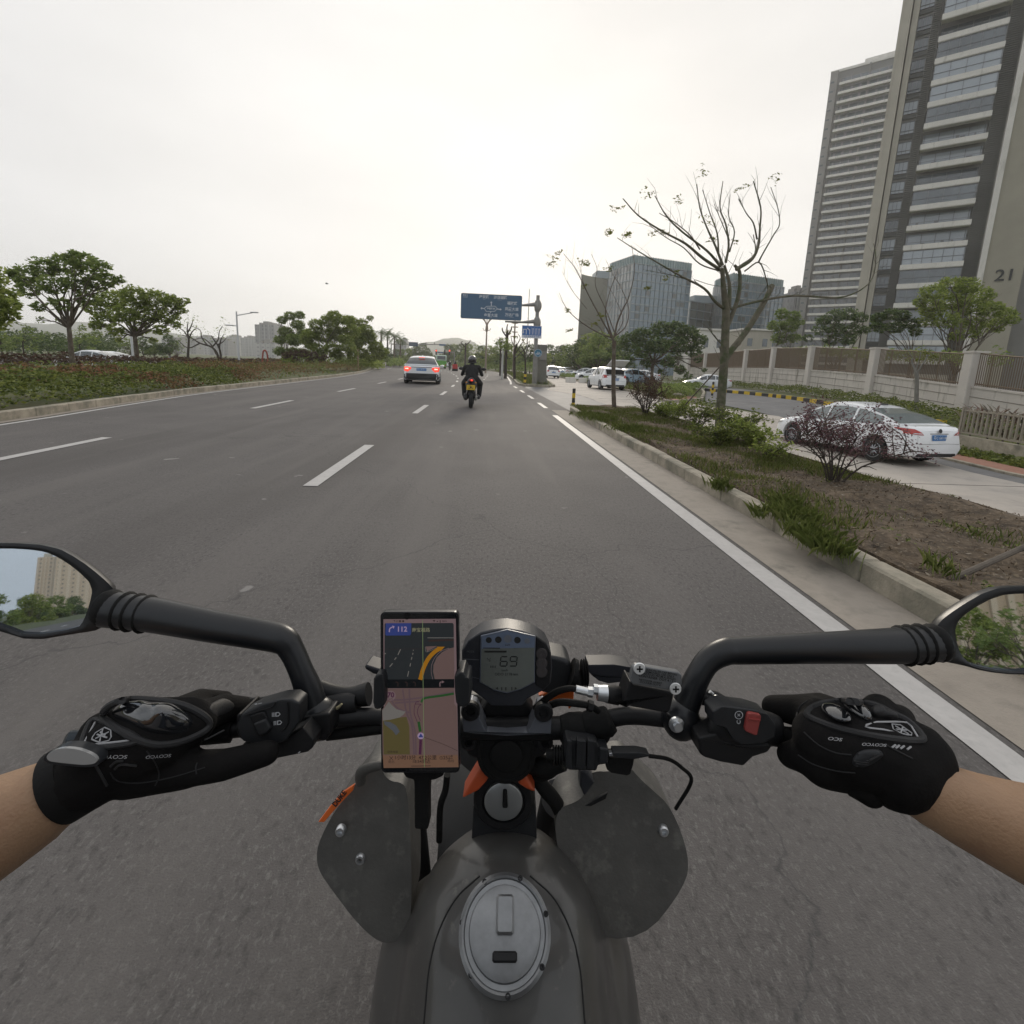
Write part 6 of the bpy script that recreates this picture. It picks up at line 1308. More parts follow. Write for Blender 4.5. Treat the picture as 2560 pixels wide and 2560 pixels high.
MB().box((0, .3, .84), (.27, .75, .08), bev=.03).build('seat', m_bcl, scoot, smooth=50)
MB().tube([(-.35, .85, 1.0), (-.12, .95, 1.02), (.12, .95, 1.02), (.35, .85, 1.0)], .016, 8).build('handlebar', m_blkp, scoot)
for sg in (-1, 1):
    mo = MB().tube([(sg*.24, .9, 1.02), (sg*.33, .88, 1.12), (sg*.36, .86, 1.18)], .008, 6).build('mirror_stem', m_blkp, scoot); MB().ell((sg*.36, .85, 1.2), (.085, .03, .05), 12, 8).build('mirror', m_blkp, mo, smooth=True)
MB().box((0, -.36, .655), (.26, .015, .15), bev=.003).build('number_plate', m_platey, scoot); s = MB(); put_text(s, '粤C', (0, -.3685, .692), (1, 0, 0), (0, 0, 1), .055, bold=.01); put_text(s, '6J218', (0, -.3685, .63), (1, 0, 0), (0, 0, 1), .065, bold=.01); s.build('plate_text', m_blk, scoot)
MB().box((0, -.30, .66), (.05, .14, .04)).box((0, -.30, .75), (.20, .10, .03)).tube([(0, -.1, .62), (0, -.3, .60), (0, -.33, .55)], [.06, .05, .04], 8, flat=.3).build('mudguard', m_blkp, scoot)
MB().ell((.01, -.33, .87), (.075, .03, .035), 14, 8).build('tail_light', m_tail, scoot, smooth=True); MB().ell((.02, -.352, .87), (.035, .02, .03), 12, 8).build('tail_bulb', m_taillit, scoot)
MB().tube([(-.16, .5, .25), (-.17, .1, .30), (-.17, -.22, .36)], [.04, .07, .06], 12).build('exhaust', m_blkp, scoot, smooth=60); MB().box((.15, .15, .32), (.09, .5, .16), bev=.03).build('engine_case', m_galv, scoot, smooth=40)
MB().tube([(.13, -.05, .30), (.12, -.14, .62)], .03, 8).tube([(-.13, -.05, .30), (-.12, -.14, .62)], .03, 8).build('shock_absorbers', m_chrome, scoot)
for sg in (-1, 1): MB().ell((sg*.14, -.28, .8), (.03, .03, .02), 10, 6).build('indicator', mat('amber lens', (.5, .2, .03), rough=.2), scoot)
rid = empty('person', 'rider in black jacket, trousers and glossy black helmet on the scooter ahead', 'person', (sx_, sy_, 0))
organic('body', [((0, .26, .92), (0, .34, 1.22), .16, .15), ((-.20, .36, 1.25), (.20, .36, 1.25), .085, .085), ((-.22, .36, 1.25), (-.31, .45, 1.02), .07, .055), ((-.31, .45, 1.02), (-.33, .82, 1.02), .052, .04), ((.22, .36, 1.25), (.31, .45, 1.02), .07, .055), ((.31, .45, 1.02), (.33, .82, 1.02), .052, .04),
  ((-.11, .28, .90), (-.25, .72, .74), .125, .105), ((-.25, .72, .74), (-.24, .60, .38), .10, .075), ((.11, .28, .90), (.25, .72, .74), .125, .105), ((.25, .72, .74), (.24, .60, .38), .10, .075), ((0, .36, 1.28), (0, .38, 1.42), .06, .06),
  ((-.33, .82, 1.02), (-.33, .9, 1.0), .04, .035), ((.33, .82, 1.02), (.33, .9, 1.0), .04, .035)], .018, m_bcl, rid, 5, [((0, .3, 1.1), (.22, .13, .2)), ((0, .26, .9), (.19, .15, .12))])
for sg in (-1, 1): MB().ell((sg*.23, .62, .30), (.05, .14, .06), 12, 8).build('shoe', m_blkp, rid, smooth=True)
hm = MB().ell((0, .38, 1.485), (.132, .155, .135), 28, 18).build('helmet', m_helm, rid, smooth=True); MB().lathe([(.133, -.02), (.138, 0), (.133, .02)], (0, .38, 1.41), (0, -.15, 1), 28).build('helmet_rim', m_blkp, hm); MB().ell((0, .47, 1.48), (.105, .1, .06), 16, 10).build('visor', m_cglass, hm, smooth=True)
# tiny riders and a red tricycle far ahead
def far_bike(label, px, Y, col, name='motor_scooter'):
    x = A(px, 915, Y)[0]; t = empty(name, label, 'scooter', (x, Y, 0)); MB().lathe([(.1, -.06), (.3, -.06), (.3, .06), (.1, .06)], (0, 0, .3), (1, 0, 0), 12).build('rear_wheel', m_tyre, t); MB().lathe([(.1, -.06), (.3, -.06), (.3, .06), (.1, .06)], (0, 1.2, .3), (1, 0, 0), 12).build('front_wheel', m_tyre, t)
    MB().box((0, .5, .65), (.4, 1.3, .4), bev=.1).tube([(-.35, 1, 1), (.35, 1, 1)], .03, 6).build('body', col, t)
    p = empty('person', label.split(' ridden')[0]+' rider, sitting upright', 'person', (x, Y, 0)); organic('body', [((0, .2, .9), (0, .25, 1.3), .2, .2), ((0, .25, 1.45), (0, .25, 1.5), .1, .1), ((-.2, .3, 1.3), (-.3, .8, 1.05), .07, .05), ((.2, .3, 1.3), (.3, .8, 1.05), .07, .05), ((-.1, .2, .9), (-.2, .7, .7), .1, .08), ((.1, .2, .9), (.2, .7, .7), .1, .08), ((-.2, .7, .7), (-.2, .6, .3), .07, .06), ((.2, .7, .7), (.2, .6, .3), .07, .06)], .05, m_bcl, p, 3); MB().ell((0, .27, 1.58), (.16, .18, .16), 14, 9).build('helmet', m_helm, p, smooth=True); return t
far_bike('dark scooter far ahead ridden left of the red tricycle', 1124, 95, m_blkp)
far_bike('small dark scooter ridden right behind the scooter rider in front', 1197+60, 88, m_blkp)
rt = far_bike('red tricycle far ahead ridden between bus and scooter', 1138, 90, mat('red paint', (.45, .03, .03), rough=.4), 'tricycle')
MB().box((0, -.4, .8), (.9, .7, .8), bev=.05).build('cargo_box', MATS['red paint'], rt); MB().lathe([(.1, -.5), (.28, -.5), (.28, -.38), (.28, .38), (.28, .5), (.1, .5)], (0, -.4, .28), (1, 0, 0), 12).build('axle_wheels', m_tyre, rt)
# ================================================================== the motorcycle we ride, phone, charger
def zoomer(x0, y0, k): return lambda x, y: (x0+x*k, y0+y*k)
Z6 = zoomer(0, 1320, .4451); Z7 = zoomer(800, 1480, .4969); Z8 = zoomer(1660, 1400, .4658); ZD = zoomer(1140, 1560, .19667); ZR = zoomer(1380, 1620, .20704)
ZL = zoomer(560, 1720, .20704); ZH = zoomer(160, 1720, .20704); ZG = zoomer(1900, 1730, .2381); ZB = zoomer(1140, 1860, .28986); ZP = zoomer(940, 1520, .11387); ZQ = zoomer(940, 1710, .11905); ZS = zoomer(1720, 1500, .2174); ZI = zoomer(0, 0, 1)
FV = Vector(CF); RV = Vector(CR); UV_ = Vector(CU)
m_bk = mat('matt black metal', (.010, .010, .011), rough=.5, spec=.28, bump=.12, bscale=400)
m_pl = mat('black moulded plastic', (.017, .018, .020), rough=.48, spec=.33, bump=.25, bscale=700, var=.12, vscale=30)
m_arm = mat('black mirror stalk', (.009, .010, .012), rough=.36, spec=.42, bump=.1, bscale=600)
m_rub = mat('black rubber', (.008, .008, .008), rough=.75, spec=.2, bump=.3, bscale=300)
m_slate = mat('slate anodised metal', (.14, .15, .175), rough=.42, metal=.5, bump=.1, bscale=300)
m_or = mat('orange paint', (.80, .16, .025), rough=.4, coat=.2)
m_orf = mat('orange frame paint', (.42, .07, .02), rough=.45)
m_dust = mat('dusty grey plastic', (.075, .072, .066), rough=.55, var=.2, vscale=25, dirt=((.15, .145, .13), 40, .55, .75), bump=.2, bscale=250)
m_zinc = mat('zinc plated steel', (.62, .64, .66), rough=.3, metal=.9)
m_wht = mat('white print', (.42, .43, .45), rough=.6)
m_tankm = mat('tank paint', (.055, .053, .050), rough=.35, coat=.3, var=.15, vscale=20, dirt=((.12, .115, .10), 60, .6, .75))
bike = empty('motorcycle', 'black and orange motorcycle ridden by the camera wearer, handlebar, mirrors and instruments in front', 'motorcycle', (0, .35, 0))
BL_ = Vector((0, .35, 0))
def part(mb, name, m, parent=None, smooth=35, bev=0.0, merge=False):
    par = parent or bike; me = mb.mesh(name, smooth, merge)
    me.transform(Matrix.Translation(-BL_)); o = link(name, me, m, par)
    if bev:
        md = o.modifiers.new('b', 'BEVEL'); md.width = bev; md.segments = 2; md.limit_method = 'ANGLE'; md.angle_limit = radians(35)
        o.data.polygons.foreach_set('use_smooth', [True]*len(o.data.polygons))
        wn_ = o.modifiers.new('w', 'WEIGHTED_NORMAL')
    return o
def Q(z, x, y, d): return Vector(q(*z(x, y), d))
def plate(z, pts, dep, thick, mb=None, tilt=0.0, mi=0):
    mb = mb or MB(); cy = sum(p[1] for p in pts)/len(pts)
    return mb.prism([Q(z, x, y, dep+tilt*(y-cy)) for x, y in pts], FV*thick, mi)
def sheet(z, pts, dep, mb, mi=0):
    P = [Q(z, x, y, dep) for x, y in pts]; tr = tessellate_polygon([P]); return mb.add(P, [tuple(t) for t in tr], mi)
def ptube(z, pts, mb=None, n=12, sm=4, flat=1.0):
    """pts: (x, y, depth, radius in metres)"""
    mb = mb or MB(); P = bez([(*Q(z, p[0], p[1], p[2]), p[3]) for p in pts], sm) if sm else [(*Q(z, p[0], p[1], p[2]), p[3]) for p in pts]
    return mb.tube([p[:3] for p in P], [p[3] for p in P], n, True, 0, flat)
def ptext(z, s, x, y, dep, hpx, mb, ang=0, k=None, bold=0, align='CENTER'):
    """text facing the rider; hpx = letter height in source pixels"""
    a = radians(ang); u, v = RV*cos(a)+UV_*sin(a), -RV*sin(a)+UV_*cos(a); return put_text(mb, s, Q(z, x, y, dep), u, v, hpx*dep/FPX*1.35, 0, align, bold)
def circ(z, x, y, r, n=20): return [(x+r*cos(2*pi*i/n), y+r*sin(2*pi*i/n)) for i in range(n)]
def bolt(z, x, y, dep, r, m=None, par=None, name='bolt', hex_=True):
    c = Q(z, x, y, dep); b = part(MB().lathe([(r*1.0, -.006), (r, 0), (r*.85, .0015), (r*.5, .0015), (r*.42, -.002), (.0001, -.002)], c, -FV, 20), name, m or m_bk, par, 40); return b
# handlebar
hbp = [(185, 1853, .50, .0088), (420, 1838, .52, .0088), (600, 1822, .54, .0088), (760, 1806, .555, .009), (900, 1792, .565, .0095), (1000, 1800, .57, .010), (1160, 1820, .57, .0125), (1390, 1820, .57, .0125), (1470, 1812, .57, .0105), (1560, 1790, .565, .0095), (1660, 1797, .56, .0092), (1760, 1815, .55, .009), (1900, 1838, .54, .0088), (2010, 1853, .53, .0088), (2200, 1850, .51, .0088), (2290, 1846, .505, .0088)]
part(ptube(ZI, hbp, n=18), 'handlebar', m_bk, smooth=60)
g1_ = ptube(ZI, [(200, 1852, .50, .0125), (300, 1847, .508, .0125), (420, 1838, .52, .0125), (580, 1825, .535, .0125)], n=18); part(g1_, 'grip', m_rub, smooth=60)
part(ptube(ZI, [(1945, 1843, .537, .0118), (2010, 1850, .53, .0122), (2200, 1850, .512, .0125), (2270, 1846, .507, .0125)], n=18), 'grip', m_rub, smooth=60)
part(ptube(ZI, [(160, 1855, .495, .0075), (170, 1855, .497, .0105), (212, 1851, .502, .0105)], n=18, sm=0), 'bar_end', mat('blue black anodised', (.02, .028, .036), rough=.4, metal=.4)); part(ptube(ZI, [(2270, 1846, .507, .0105), (2305, 1845, .503, .0105), (2312, 1845, .502, .0075)], n=18, sm=0), 'bar_end', MATS['blue black anodised'])
s = MB(); ptube(ZI, [(1400, 1822, .568, .0135), (1425, 1822, .568, .0175), (1455, 1820, .568, .0175), (1480, 1822, .568, .0135)], s, 16, 0); ptube(ZI, [(1462, 1812, .566, .014), (1490, 1808, .564, .0165), (1520, 1803, .564, .0165), (1530, 1798, .564, .013)], s, 16, 0); part(s, 'bar_sleeve', m_rub, bev=.0012)
part(plate(Z7, [(1310, 700), (1460, 690), (1465, 740), (1440, 780), (1380, 775), (1330, 740)], .553, .03), 'clamp_block', m_rub, bev=.003)
# ---- mirrors
m_mir = mat('mirror glass', (.60, .66, .72), rough=.015, metal=1)
def mirror_plane(px, py, dep, Rd):
    v = Vector(ray(px, py)).normalized(); Rd = Vector(Rd).normalized(); Nn = (Rd-v).normalized(); P0 = Vector(q(px, py, dep)); return P0, Nn
def onplane(px, py, P0, Nn, off=0):
    d = Vector(ray(px, py)); t = (P0+Nn*off-Vector(CPOS)).dot(Nn)/d.dot(Nn); return Vector(CPOS)+d*t
def mirror(z, outer, inner, ctr, Rd, neck):
    P0, Nn = mirror_plane(*ctr, .56, Rd); sm = lambda p: [tuple(a) for a in chaikin(p, 1)]
    O_ = [z(*p) for p in sm(outer)]; I_ = [z(*p) for p in sm(inner)]
    gl = MB().poly([onplane(*p, P0, Nn) for p in I_]); mg = None
    # rim and shell
    s = MB(); n = len(O_); fo = [onplane(*p, P0, Nn, .0035) for p in O_]
    def near(i):
        return min(I_, key=lambda p: hypot(p[0]-O_[i][0], p[1]-O_[i][1]))
    s2 = MB(); cen = sum(fo, Vector())/n
    rings = []
    m_ = len(I_); Iw = [onplane(*p, P0, Nn, .0035) for p in I_]; Ib = [onplane(*p, P0, Nn, -.002) for p in I_]
    ang = lambda P: [atan2((p-cen).dot(e2), (p-cen).dot(e1)) for p in P]
    e1 = Nn.orthogonal().normalized(); e2 = Nn.cross(e1); K = 72
    def resample(P):
        a = sorted(zip(ang(P), P), key=lambda t: t[0]); r = []
        for k in range(K):
            t = -pi+2*pi*k/K; lo = [x for x in a if x[0] <= t]; hi = [x for x in a if x[0] > t]; A_ = lo[-1] if lo else (a[-1][0]-2*pi, a[-1][1]); B_ = hi[0] if hi else (a[0][0]+2*pi, a[0][1])
            f_ = (t-A_[0])/max(1e-6, B_[0]-A_[0]); r.append(A_[1].lerp(B_[1], f_))
        return r
    ro, ri, rb_ = resample(fo), resample(Iw), resample(Ib)
    rings = [rb_, ri, [a.lerp(b, .5)+Nn*.0015 for a, b in zip(ri, ro)], ro, [p-Nn*.006 for p in ro], [cen+(p-cen)*.97-Nn*.014 for p in ro], [cen+(p-cen)*.85-Nn*.026 for p in ro], [cen+(p-cen)*.55-Nn*.034 for p in ro], [cen+(p-cen)*.1-Nn*.037 for p in ro]]
    vs_ = [p for r in rings for p in r]; fs_ = [(i*K+j, i*K+(j+1) % K, (i+1)*K+(j+1) % K, (i+1)*K+j) for i in range(len(rings)-1) for j in range(K)]; fs_.append(tuple((len(rings)-1)*K+j for j in range(K)))
    ho = part(s.add(vs_, fs_), 'mirror_housing', m_arm, smooth=60)
    o = part(gl, 'mirror_glass', m_mir, ho, smooth=False); 
    return ho
mirror(Z6, [(655, 355), (560, 265), (450, 180), (300, 98), (0, 80), (-230, 100), (-330, 200), (-330, 380), (-200, 520), (0, 580), (175, 635), (430, 592), (560, 575), (610, 520)],
       [(525, 325), (420, 225), (320, 160), (230, 125), (0, 112), (-210, 130), (-295, 220), (-290, 370), (-180, 490), (0, 545), (160, 608), (440, 562), (470, 520), (500, 440)], (190, 1532), (-.085, -1, -.005), None)
mirror(Z8, [(1455, 350), (1570, 260), (1750, 155), (1932, 138), (2180, 145), (2290, 230), (2300, 420), (2200, 560), (2060, 610), (1900, 618), (1720, 600), (1590, 560), (1480, 545), (1430, 470)],
       [(1560, 345), (1640, 270), (1790, 190), (1932, 178), (2160, 185), (2250, 250), (2255, 410), (2170, 530), (2040, 575), (1900, 600), (1740, 585), (1610, 545), (1570, 450)], (2480, 1650), (.36, -1, .0), None)
def stalk(z, pts, rib, base):
    o = part(ptube(z, pts, n=20, sm=6), 'mirror_stalk', m_arm, smooth=70); s = MB()
    for (x, y, x2, y2, r) in rib: ptube(z, [(x, y, .56, r*.84), ((x+x2)/2, (y+y2)/2, .56, r), (x2, y2, .56, r*.84)], s, 20, 3)
    part(s, 'stalk_boot', m_rub, o, 70); part(MB().ell(Q(z, *base), (.021, .021, .024), 18, 12), 'stalk_base', m_arm, o, True)
    return o
stalk(Z6, [(1785, 1090, .55, .0125), (1765, 1010, .55, .0145), (1730, 900, .55, .0145), (1690, 800, .55, .013), (1640, 690, .552, .0135), (1590, 630, .553, .0155), (1480, 600, .555, .0165), (1200, 552, .556, .0175), (850, 487, .558, .0190), (600, 455, .56, .0200)],
      [(800, 480, 840, 485, .0218), (735, 470, 775, 478, .0222), (680, 462, 715, 468, .0222), (570, 440, 650, 458, .0212)], (1790, 1070, .55))
stalk(Z8, [(95, 880, .55, .0125), (105, 820, .55, .0145), (140, 720, .55, .0145), (190, 610, .55, .0132), (245, 535, .552, .0135), (330, 492, .553, .0145), (430, 485, .555, .0150), (900, 470, .556, .0172), (1250, 460, .558, .0195), (1480, 448, .56, .0195)],
      [(1268, 460, 1300, 458, .0226), (1320, 455, 1350, 452, .0226), (1372, 450, 1400, 449, .0226), (1415, 448, 1490, 440, .0213)], (90, 850, .55))
s = MB(); c = Q(Z8, 70, 887, .53); s.lathe([(.0001, -.004), (.0082, -.003), (.0082, 0), (.0045, .001), (.0045, .004), (.0001, .004)], c, -FV, 6*3); s.lathe([(.0048, 0), (.0048, .0045), (.003, .0045)], c, -FV, 6); part(s, 'clamp_bolt', m_zinc)
part(plate(Z8, [(20, 830), (150, 835), (155, 920), (120, 950), (30, 945)], .537, .03), 'bar_clamp', m_bk, bev=.003); part(plate(Z6, [(1700, 1060), (1850, 1040), (1860, 1140), (1830, 1200), (1790, 1200), (1760, 1160), (1700, 1150)], .53, .03), 'bar_clamp', m_bk, bev=.003)
# ---- left switch cluster
sw = part(plate(Z6, [(1325, 1110), (1355, 1045), (1440, 1000), (1560, 965), (1640, 962), (1682, 985), (1682, 1085), (1605, 1198), (1540, 1222), (1440, 1222), (1360, 1200), (1340, 1160)], .498, .022), 'switch_housing', m_pl, bev=.004)
part(plate(ZL, [(145, 330), (190, 310), (215, 420), (240, 640), (190, 620), (150, 540)], .503, .04), 'housing_flange', m_bk, sw, bev=.002)
part(plate(Z6, [(1400, 1200), (1600, 1190), (1700, 1120), (1762, 1190), (1757, 1235), (1730, 1258), (1530, 1300), (1400, 1320), (1330, 1300), (1340, 1240)], .508, .028), 'switch_lower_housing', m_bk, sw, bev=.005)
part(plate(ZL, [(300, 350), (400, 310), (480, 290), (500, 320), (570, 500), (530, 560), (430, 600), (400, 580), (340, 450)], .4955, .006, tilt=.0), 'beam_switch', m_bk, sw, bev=.002); part(plate(ZL, [(345, 440), (500, 380), (560, 495), (520, 550), (435, 585), (405, 565)], .4925, .006), 'beam_rocker', m_pl, sw, bev=.0025)
s = MB()
for cx, cy, full in ((625, 320, 1), (645, 420, 0)):
    o_ = [(cx-5, cy-25), (cx+35, cy-30), (cx+58, cy-5), (cx+35, cy+22), (cx-5, cy+26)]; i_ = [(cx+8, cy-16), (cx+32, cy-20), (cx+46, cy-4), (cx+30, cy+12), (cx+8, cy+16)]
    for i in range(5): j = (i+1) % 5; s.add([Q(ZL, *o_[i], .4972), Q(ZL, *o_[j], .4972), Q(ZL, *i_[j], .4972), Q(ZL, *i_[i], .4972)], [(0, 1, 2, 3)])
    for k in range(4): sheet(ZL, [(cx-48, cy-20+k*13+(0 if full else 4)), (cx-12, cy-22+k*13), (cx-12, cy-15+k*13), (cx-48, cy-13+k*13+(0 if full else 4))], .4972, s)
sheet(ZL, [(368, 190), (400, 182), (405, 196), (372, 204)], .4972, s); sheet(ZL, [(410, 185), (455, 176), (460, 184), (415, 194)], .4972, s)
part(s, 'switch_symbols', m_wht, sw, False)
s = MB(); sheet(ZL, [(480, 760), (515, 735), (545, 770)], .507, s); sheet(ZL, [(890, 785), (915, 762), (925, 770), (905, 788)], .507, s); part(s, 'switch_glyph', m_wht, sw, False)
s = MB(); ptube(ZL, [(260, 330, .4975, .0008), (380, 285, .4975, .0008), (560, 240, .4975, .0008), (610, 200, .4975, .0008), (625, 165, .4975, .0008)], s, 6, 2); ptube(ZL, [(770, 170, .4975, .001), (775, 420, .4975, .001), (700, 520, .4975, .001)], s, 6, 2); part(s, 'housing_seam', m_bk, sw)
# right switch cluster
sr = part(plate(Z8, [(262, 815), (300, 790), (345, 785), (470, 802), (560, 830), (603, 890), (598, 955), (540, 985), (410, 992), (370, 965), (330, 900), (265, 880)], .50, .024), 'switch_housing', m_pl, bev=.004)
part(ptube(Z8, [(235, 860, .53, .018), (270, 870, .528, .021), (330, 880, .527, .021), (560, 905, .527, .017), (600, 915, .527, .014)], n=20), 'housing_collar', m_bk, sr, 60)
part(plate(Z8, [(185, 955), (260, 940), (330, 900), (400, 990), (560, 985), (585, 1000), (560, 1035), (480, 1060), (430, 1108), (300, 1085), (215, 1060), (195, 1045)], .508, .03), 'switch_lower_housing', m_bk, sr, bev=.005)
part(plate(ZS, [(690, 1310), (720, 1300), (840, 1325), (845, 1350), (800, 1555), (770, 1560), (665, 1515), (660, 1480)], .496, .012), 'kill_switch', mat('red switch plastic', (.26, .045, .04), rough=.45, bump=.2, bscale=500), sr, bev=.0025)
part(plate(ZS, [(700, 1365), (835, 1380), (832, 1392), (698, 1377)], .4945, .002), 'switch_ridge', MATS['red switch plastic'], sr)
s = MB(); ptext(ZS, 'C', 585, 1405, .4988, 10, s, 90, bold=.02); ptext(ZS, '⊗', 585, 1328, .4988, 11, s, 0, bold=.02); part(s, 'switch_symbols', m_wht, sr, False)
s = MB(); ptext(ZS, '⊙', 332, 1812, .511, 11, s, 0, bold=.02); part(s, 'starter_symbol', m_wht, sr, False)
# levers
lv = part(ptube(ZL, [(-480, 175, .555, .005), (300, 165, .56, .0045), (620, 140, .56, .0055), (880, 95, .565, .006), (1200, 60, .57, .0085)], n=10), 'lever', m_bk, smooth=60); s = MB()
for x, y, rx in ((605, 140, 28), (705, 118, 30), (815, 95, 36)): s.ell(Q(ZL, x, y, .5535), (rx*.207*.56/FPX*1.0, .002, .0022), 10, 6)
part(s, 'lever_holes', m_under, lv)
s = MB(); ptube(ZL, [(1150, 20, .575, .011), (1300, 60, .575, .010), (1500, 85, .575, .009), (1640, 90, .575, .012), (1750, 70, .575, .013)], s, 12); ptube(ZL, [(1240, 200, .57, .014), (1500, 190, .57, .014), (1620, 170, .57, .012)], s, 12); part(s, 'clutch_perch', m_bk, smooth=60)
part(ptube(ZL, [(1290, 262, .55, .0012), (1370, 240, .55, .0018), (1425, 190, .55, .001)], n=6), 'brass_tag', mat('pale brass', (.5, .45, .28), rough=.4, metal=.6))
part(ptube(ZL, [(1250, 560, .565, .007), (1500, 525, .565, .0075), (1850, 480, .565, .0075), (2050, 460, .57, .007)], n=10), 'cable', m_rub, smooth=60)
lv = part(ptube(ZS, [(120, 1110, .555, .009), (300, 1135, .555, .0085), (420, 1170, .556, .006), (600, 1220, .558, .004), (780, 1275, .56, .0035), (1100, 1330, .56, .0045), (1500, 1350, .555, .005)], n=10), 'lever', m_bk, smooth=60)
s = MB(); c = Q(ZS, 325, 1145, .542); s.lathe([(.0055, 0), (.0058, .002), (.0025, .002)], c, -FV, 16); part(s, 'lever_pivot', m_zinc, lv); part(ptube(ZS, [(250, 1052, .55, .002), (285, 1085, .55, .002)], n=8), 'lever_adjuster', m_zinc, lv)
# ---- brake fluid reservoir
rv = part(plate(ZR, [(945, 400), (985, 440), (1440, 530), (1475, 560), (1430, 760), (1380, 790), (980, 715), (870, 690), (880, 600)], .512, .03), 'brake_reservoir', m_bk, bev=.005)
part(plate(ZR, [(975, 250), (1010, 218), (1050, 214), (1525, 296), (1568, 325), (1572, 430), (1545, 500), (1490, 522), (1420, 515), (975, 437), (945, 400), (950, 370)], .50, .009), 'reservoir_cap', mat('grey cast cap', (.13, .135, .14), rough=.45, metal=.3, bump=.25, bscale=500), rv, bev=.003)
for x, y in ((1055, 248), (1490, 490)):
    c = Q(ZR, x, y, .4985); b = part(MB().lathe([(.0072*.85, 0), (.0065*.85, .0014), (.0001, .0014)], c, -FV, 20), 'cap_screw', mat('bright screw', (.75, .76, .76), rough=.35, metal=.5), rv)
    s = MB().box(c-FV*.0016, (.0062, .0004, .0016), R3=Matrix((RV, FV, UV_)).transposed()).box(c-FV*.0016, (.0016, .0004, .0062), R3=Matrix((RV, FV, UV_)).transposed()); part(s, 'screw_cross', m_bk, b, False)
s = MB()
for t_, x, y, h_ in (('CLEAN FILLER CAP BEFORE', 1330, 290, 5.2), ('REMOVING. USE ONLY', 1325, 318, 5.2), ('BRAKE FLUID FROM A SEALED', 1270, 322+18, 5.2), ('CONTAINER  DOT 4 / 5.1', 1270, 372, 6.2), ('NETTOYER AVANT', 1190, 405, 5), ("D'OUVRIR DOT 4", 1185, 432, 5)): ptext(ZR, t_, x-(20 if y < 330 else 0), y, .4992, h_, s, -10, bold=.01)
part(s, 'cap_lettering', m_bk, rv, False)
# master cylinder banjo and brake hose, indicator
s = MB(); ptube(ZR, [(285, 497, .53, .0042), (430, 530, .53, .0042)], s, 12, 0); ptube(ZR, [(430, 528, .53, .0052), (490, 535, .53, .0056)], s, 6, 0); ptube(ZR, [(545, 540, .53, .0078), (665, 550, .53, .0088)], s, 14, 0); ptube(ZR, [(500, 495, .527, .0052), (555, 500, .527, .0052)], s, 6, 0); part(s, 'hose_fitting', m_zinc, smooth=30)
part(ptube(ZR, [(660, 555, .532, .0092), (800, 575, .533, .0098), (820, 580, .533, .008), (900, 600, .535, .0095)], n=16, sm=0), 'master_cylinder', m_bk, smooth=40)
part(ptube(ZR, [(290, 497, .531, .0032), (200, 490, .533, .0034), (60, 530, .54, .0036), (-80, 620, .55, .0036), (-200, 720, .57, .0036)], n=10), 'brake_hose', m_rub, smooth=60)
part(ptube(ZR, [(560, 760, .55, .0036), (460, 700, .545, .0036), (300, 670, .545, .004), (100, 655, .55, .004), (-40, 700, .56, .004), (-150, 760, .575, .004)], n=10), 'throttle_cable', m_rub, smooth=60)
part(ptube(ZR, [(430, 690, .544, .006), (490, 710, .544, .006)], n=6, sm=0), 'cable_clip', m_bk)
s = MB(); ptube(ZR, [(230, 300, .60, .018), (300, 320, .60, .017), (345, 310, .60, .012)], s, 14); 
for k in range(3): ptube(ZR, [(350+k*28, 300, .60, .014), (362+k*28, 300, .60, .0165), (374+k*28, 300, .60, .014)], s, 14, 0)
iso = part(s, 'indicator_stem', m_rub, smooth=50); part(plate(ZR, [(440, 205), (740, 200), (960, 235), (975, 270), (950, 360), (640, 348), (470, 320), (435, 280)], .59, .03).prism([Q(ZR, x, y, .592) for x, y in [(470, 322), (640, 350), (950, 362), (920, 405), (680, 430), (560, 395)]], FV*.025), 'indicator', mat('dark grey indicator shell', (.020, .021, .026), rough=.5, spec=.3), iso, bev=.003)
part(plate(Z7, [(222, 372), (235, 368), (320, 395), (320, 425), (265, 412), (228, 390)], .60, .03), 'indicator', MATS['dark grey indicator shell'], bev=.003)
# ---- dashboard
dsh = part(plate(ZD, [(72, 420), (72, 345), (150, 212), (310, 107), (460, 72), (650, 55), (830, 88), (1010, 148), (1150, 247), (1212, 380), (1222, 560), (1205, 760), (1120, 850), (1010, 905), (905, 960), (850, 1040), (440, 1040), (350, 960), (200, 850), (110, 740), (80, 600)], .535, .035), 'dashboard', mat('dash plastic', (.022, .024, .030), rough=.42, bump=.25, bscale=600), bev=.006)
part(plate(ZD, [(1010, 150), (1150, 250), (1205, 385), (1212, 560), (1195, 760), (1110, 840), (1010, 780)], .5335, .004), 'dash_right_panel', m_bk, dsh, bev=.0015)
scn = part(plate(ZD, [(312, 152), (650, 72), (1013, 158), (1003, 745), (820, 838), (650, 885), (480, 845), (300, 745)], .532, .003), 'lcd_bezel', mat('bezel grey blue', (.10, .115, .15), rough=.3), dsh, bev=.0008)
s = MB(); sheet(ZD, [(325, 165), (650, 90), (1000, 172), (992, 735), (815, 825), (650, 868), (485, 832), (313, 735)], .5315, s); lcd = part(s, 'lcd', mat('lcd glass', (.12, .13, .12), rough=.18, coat=1, var=.18, vscale=14), dsh, False)
s = MB(); sheet(ZD, [(325, 165), (650, 90), (1000, 172), (999, 300), (323, 315)], .5313, s); part(s, 'lcd_reflection_strip', mat('reflection strip blue grey', (.12, .15, .21), rough=.2, coat=1), dsh, False)  # bluish reflection over the display's top, painted as a coloured sheet
m_seg = mat('lcd segments', (.012, .013, .013), rough=.5); s = MB()
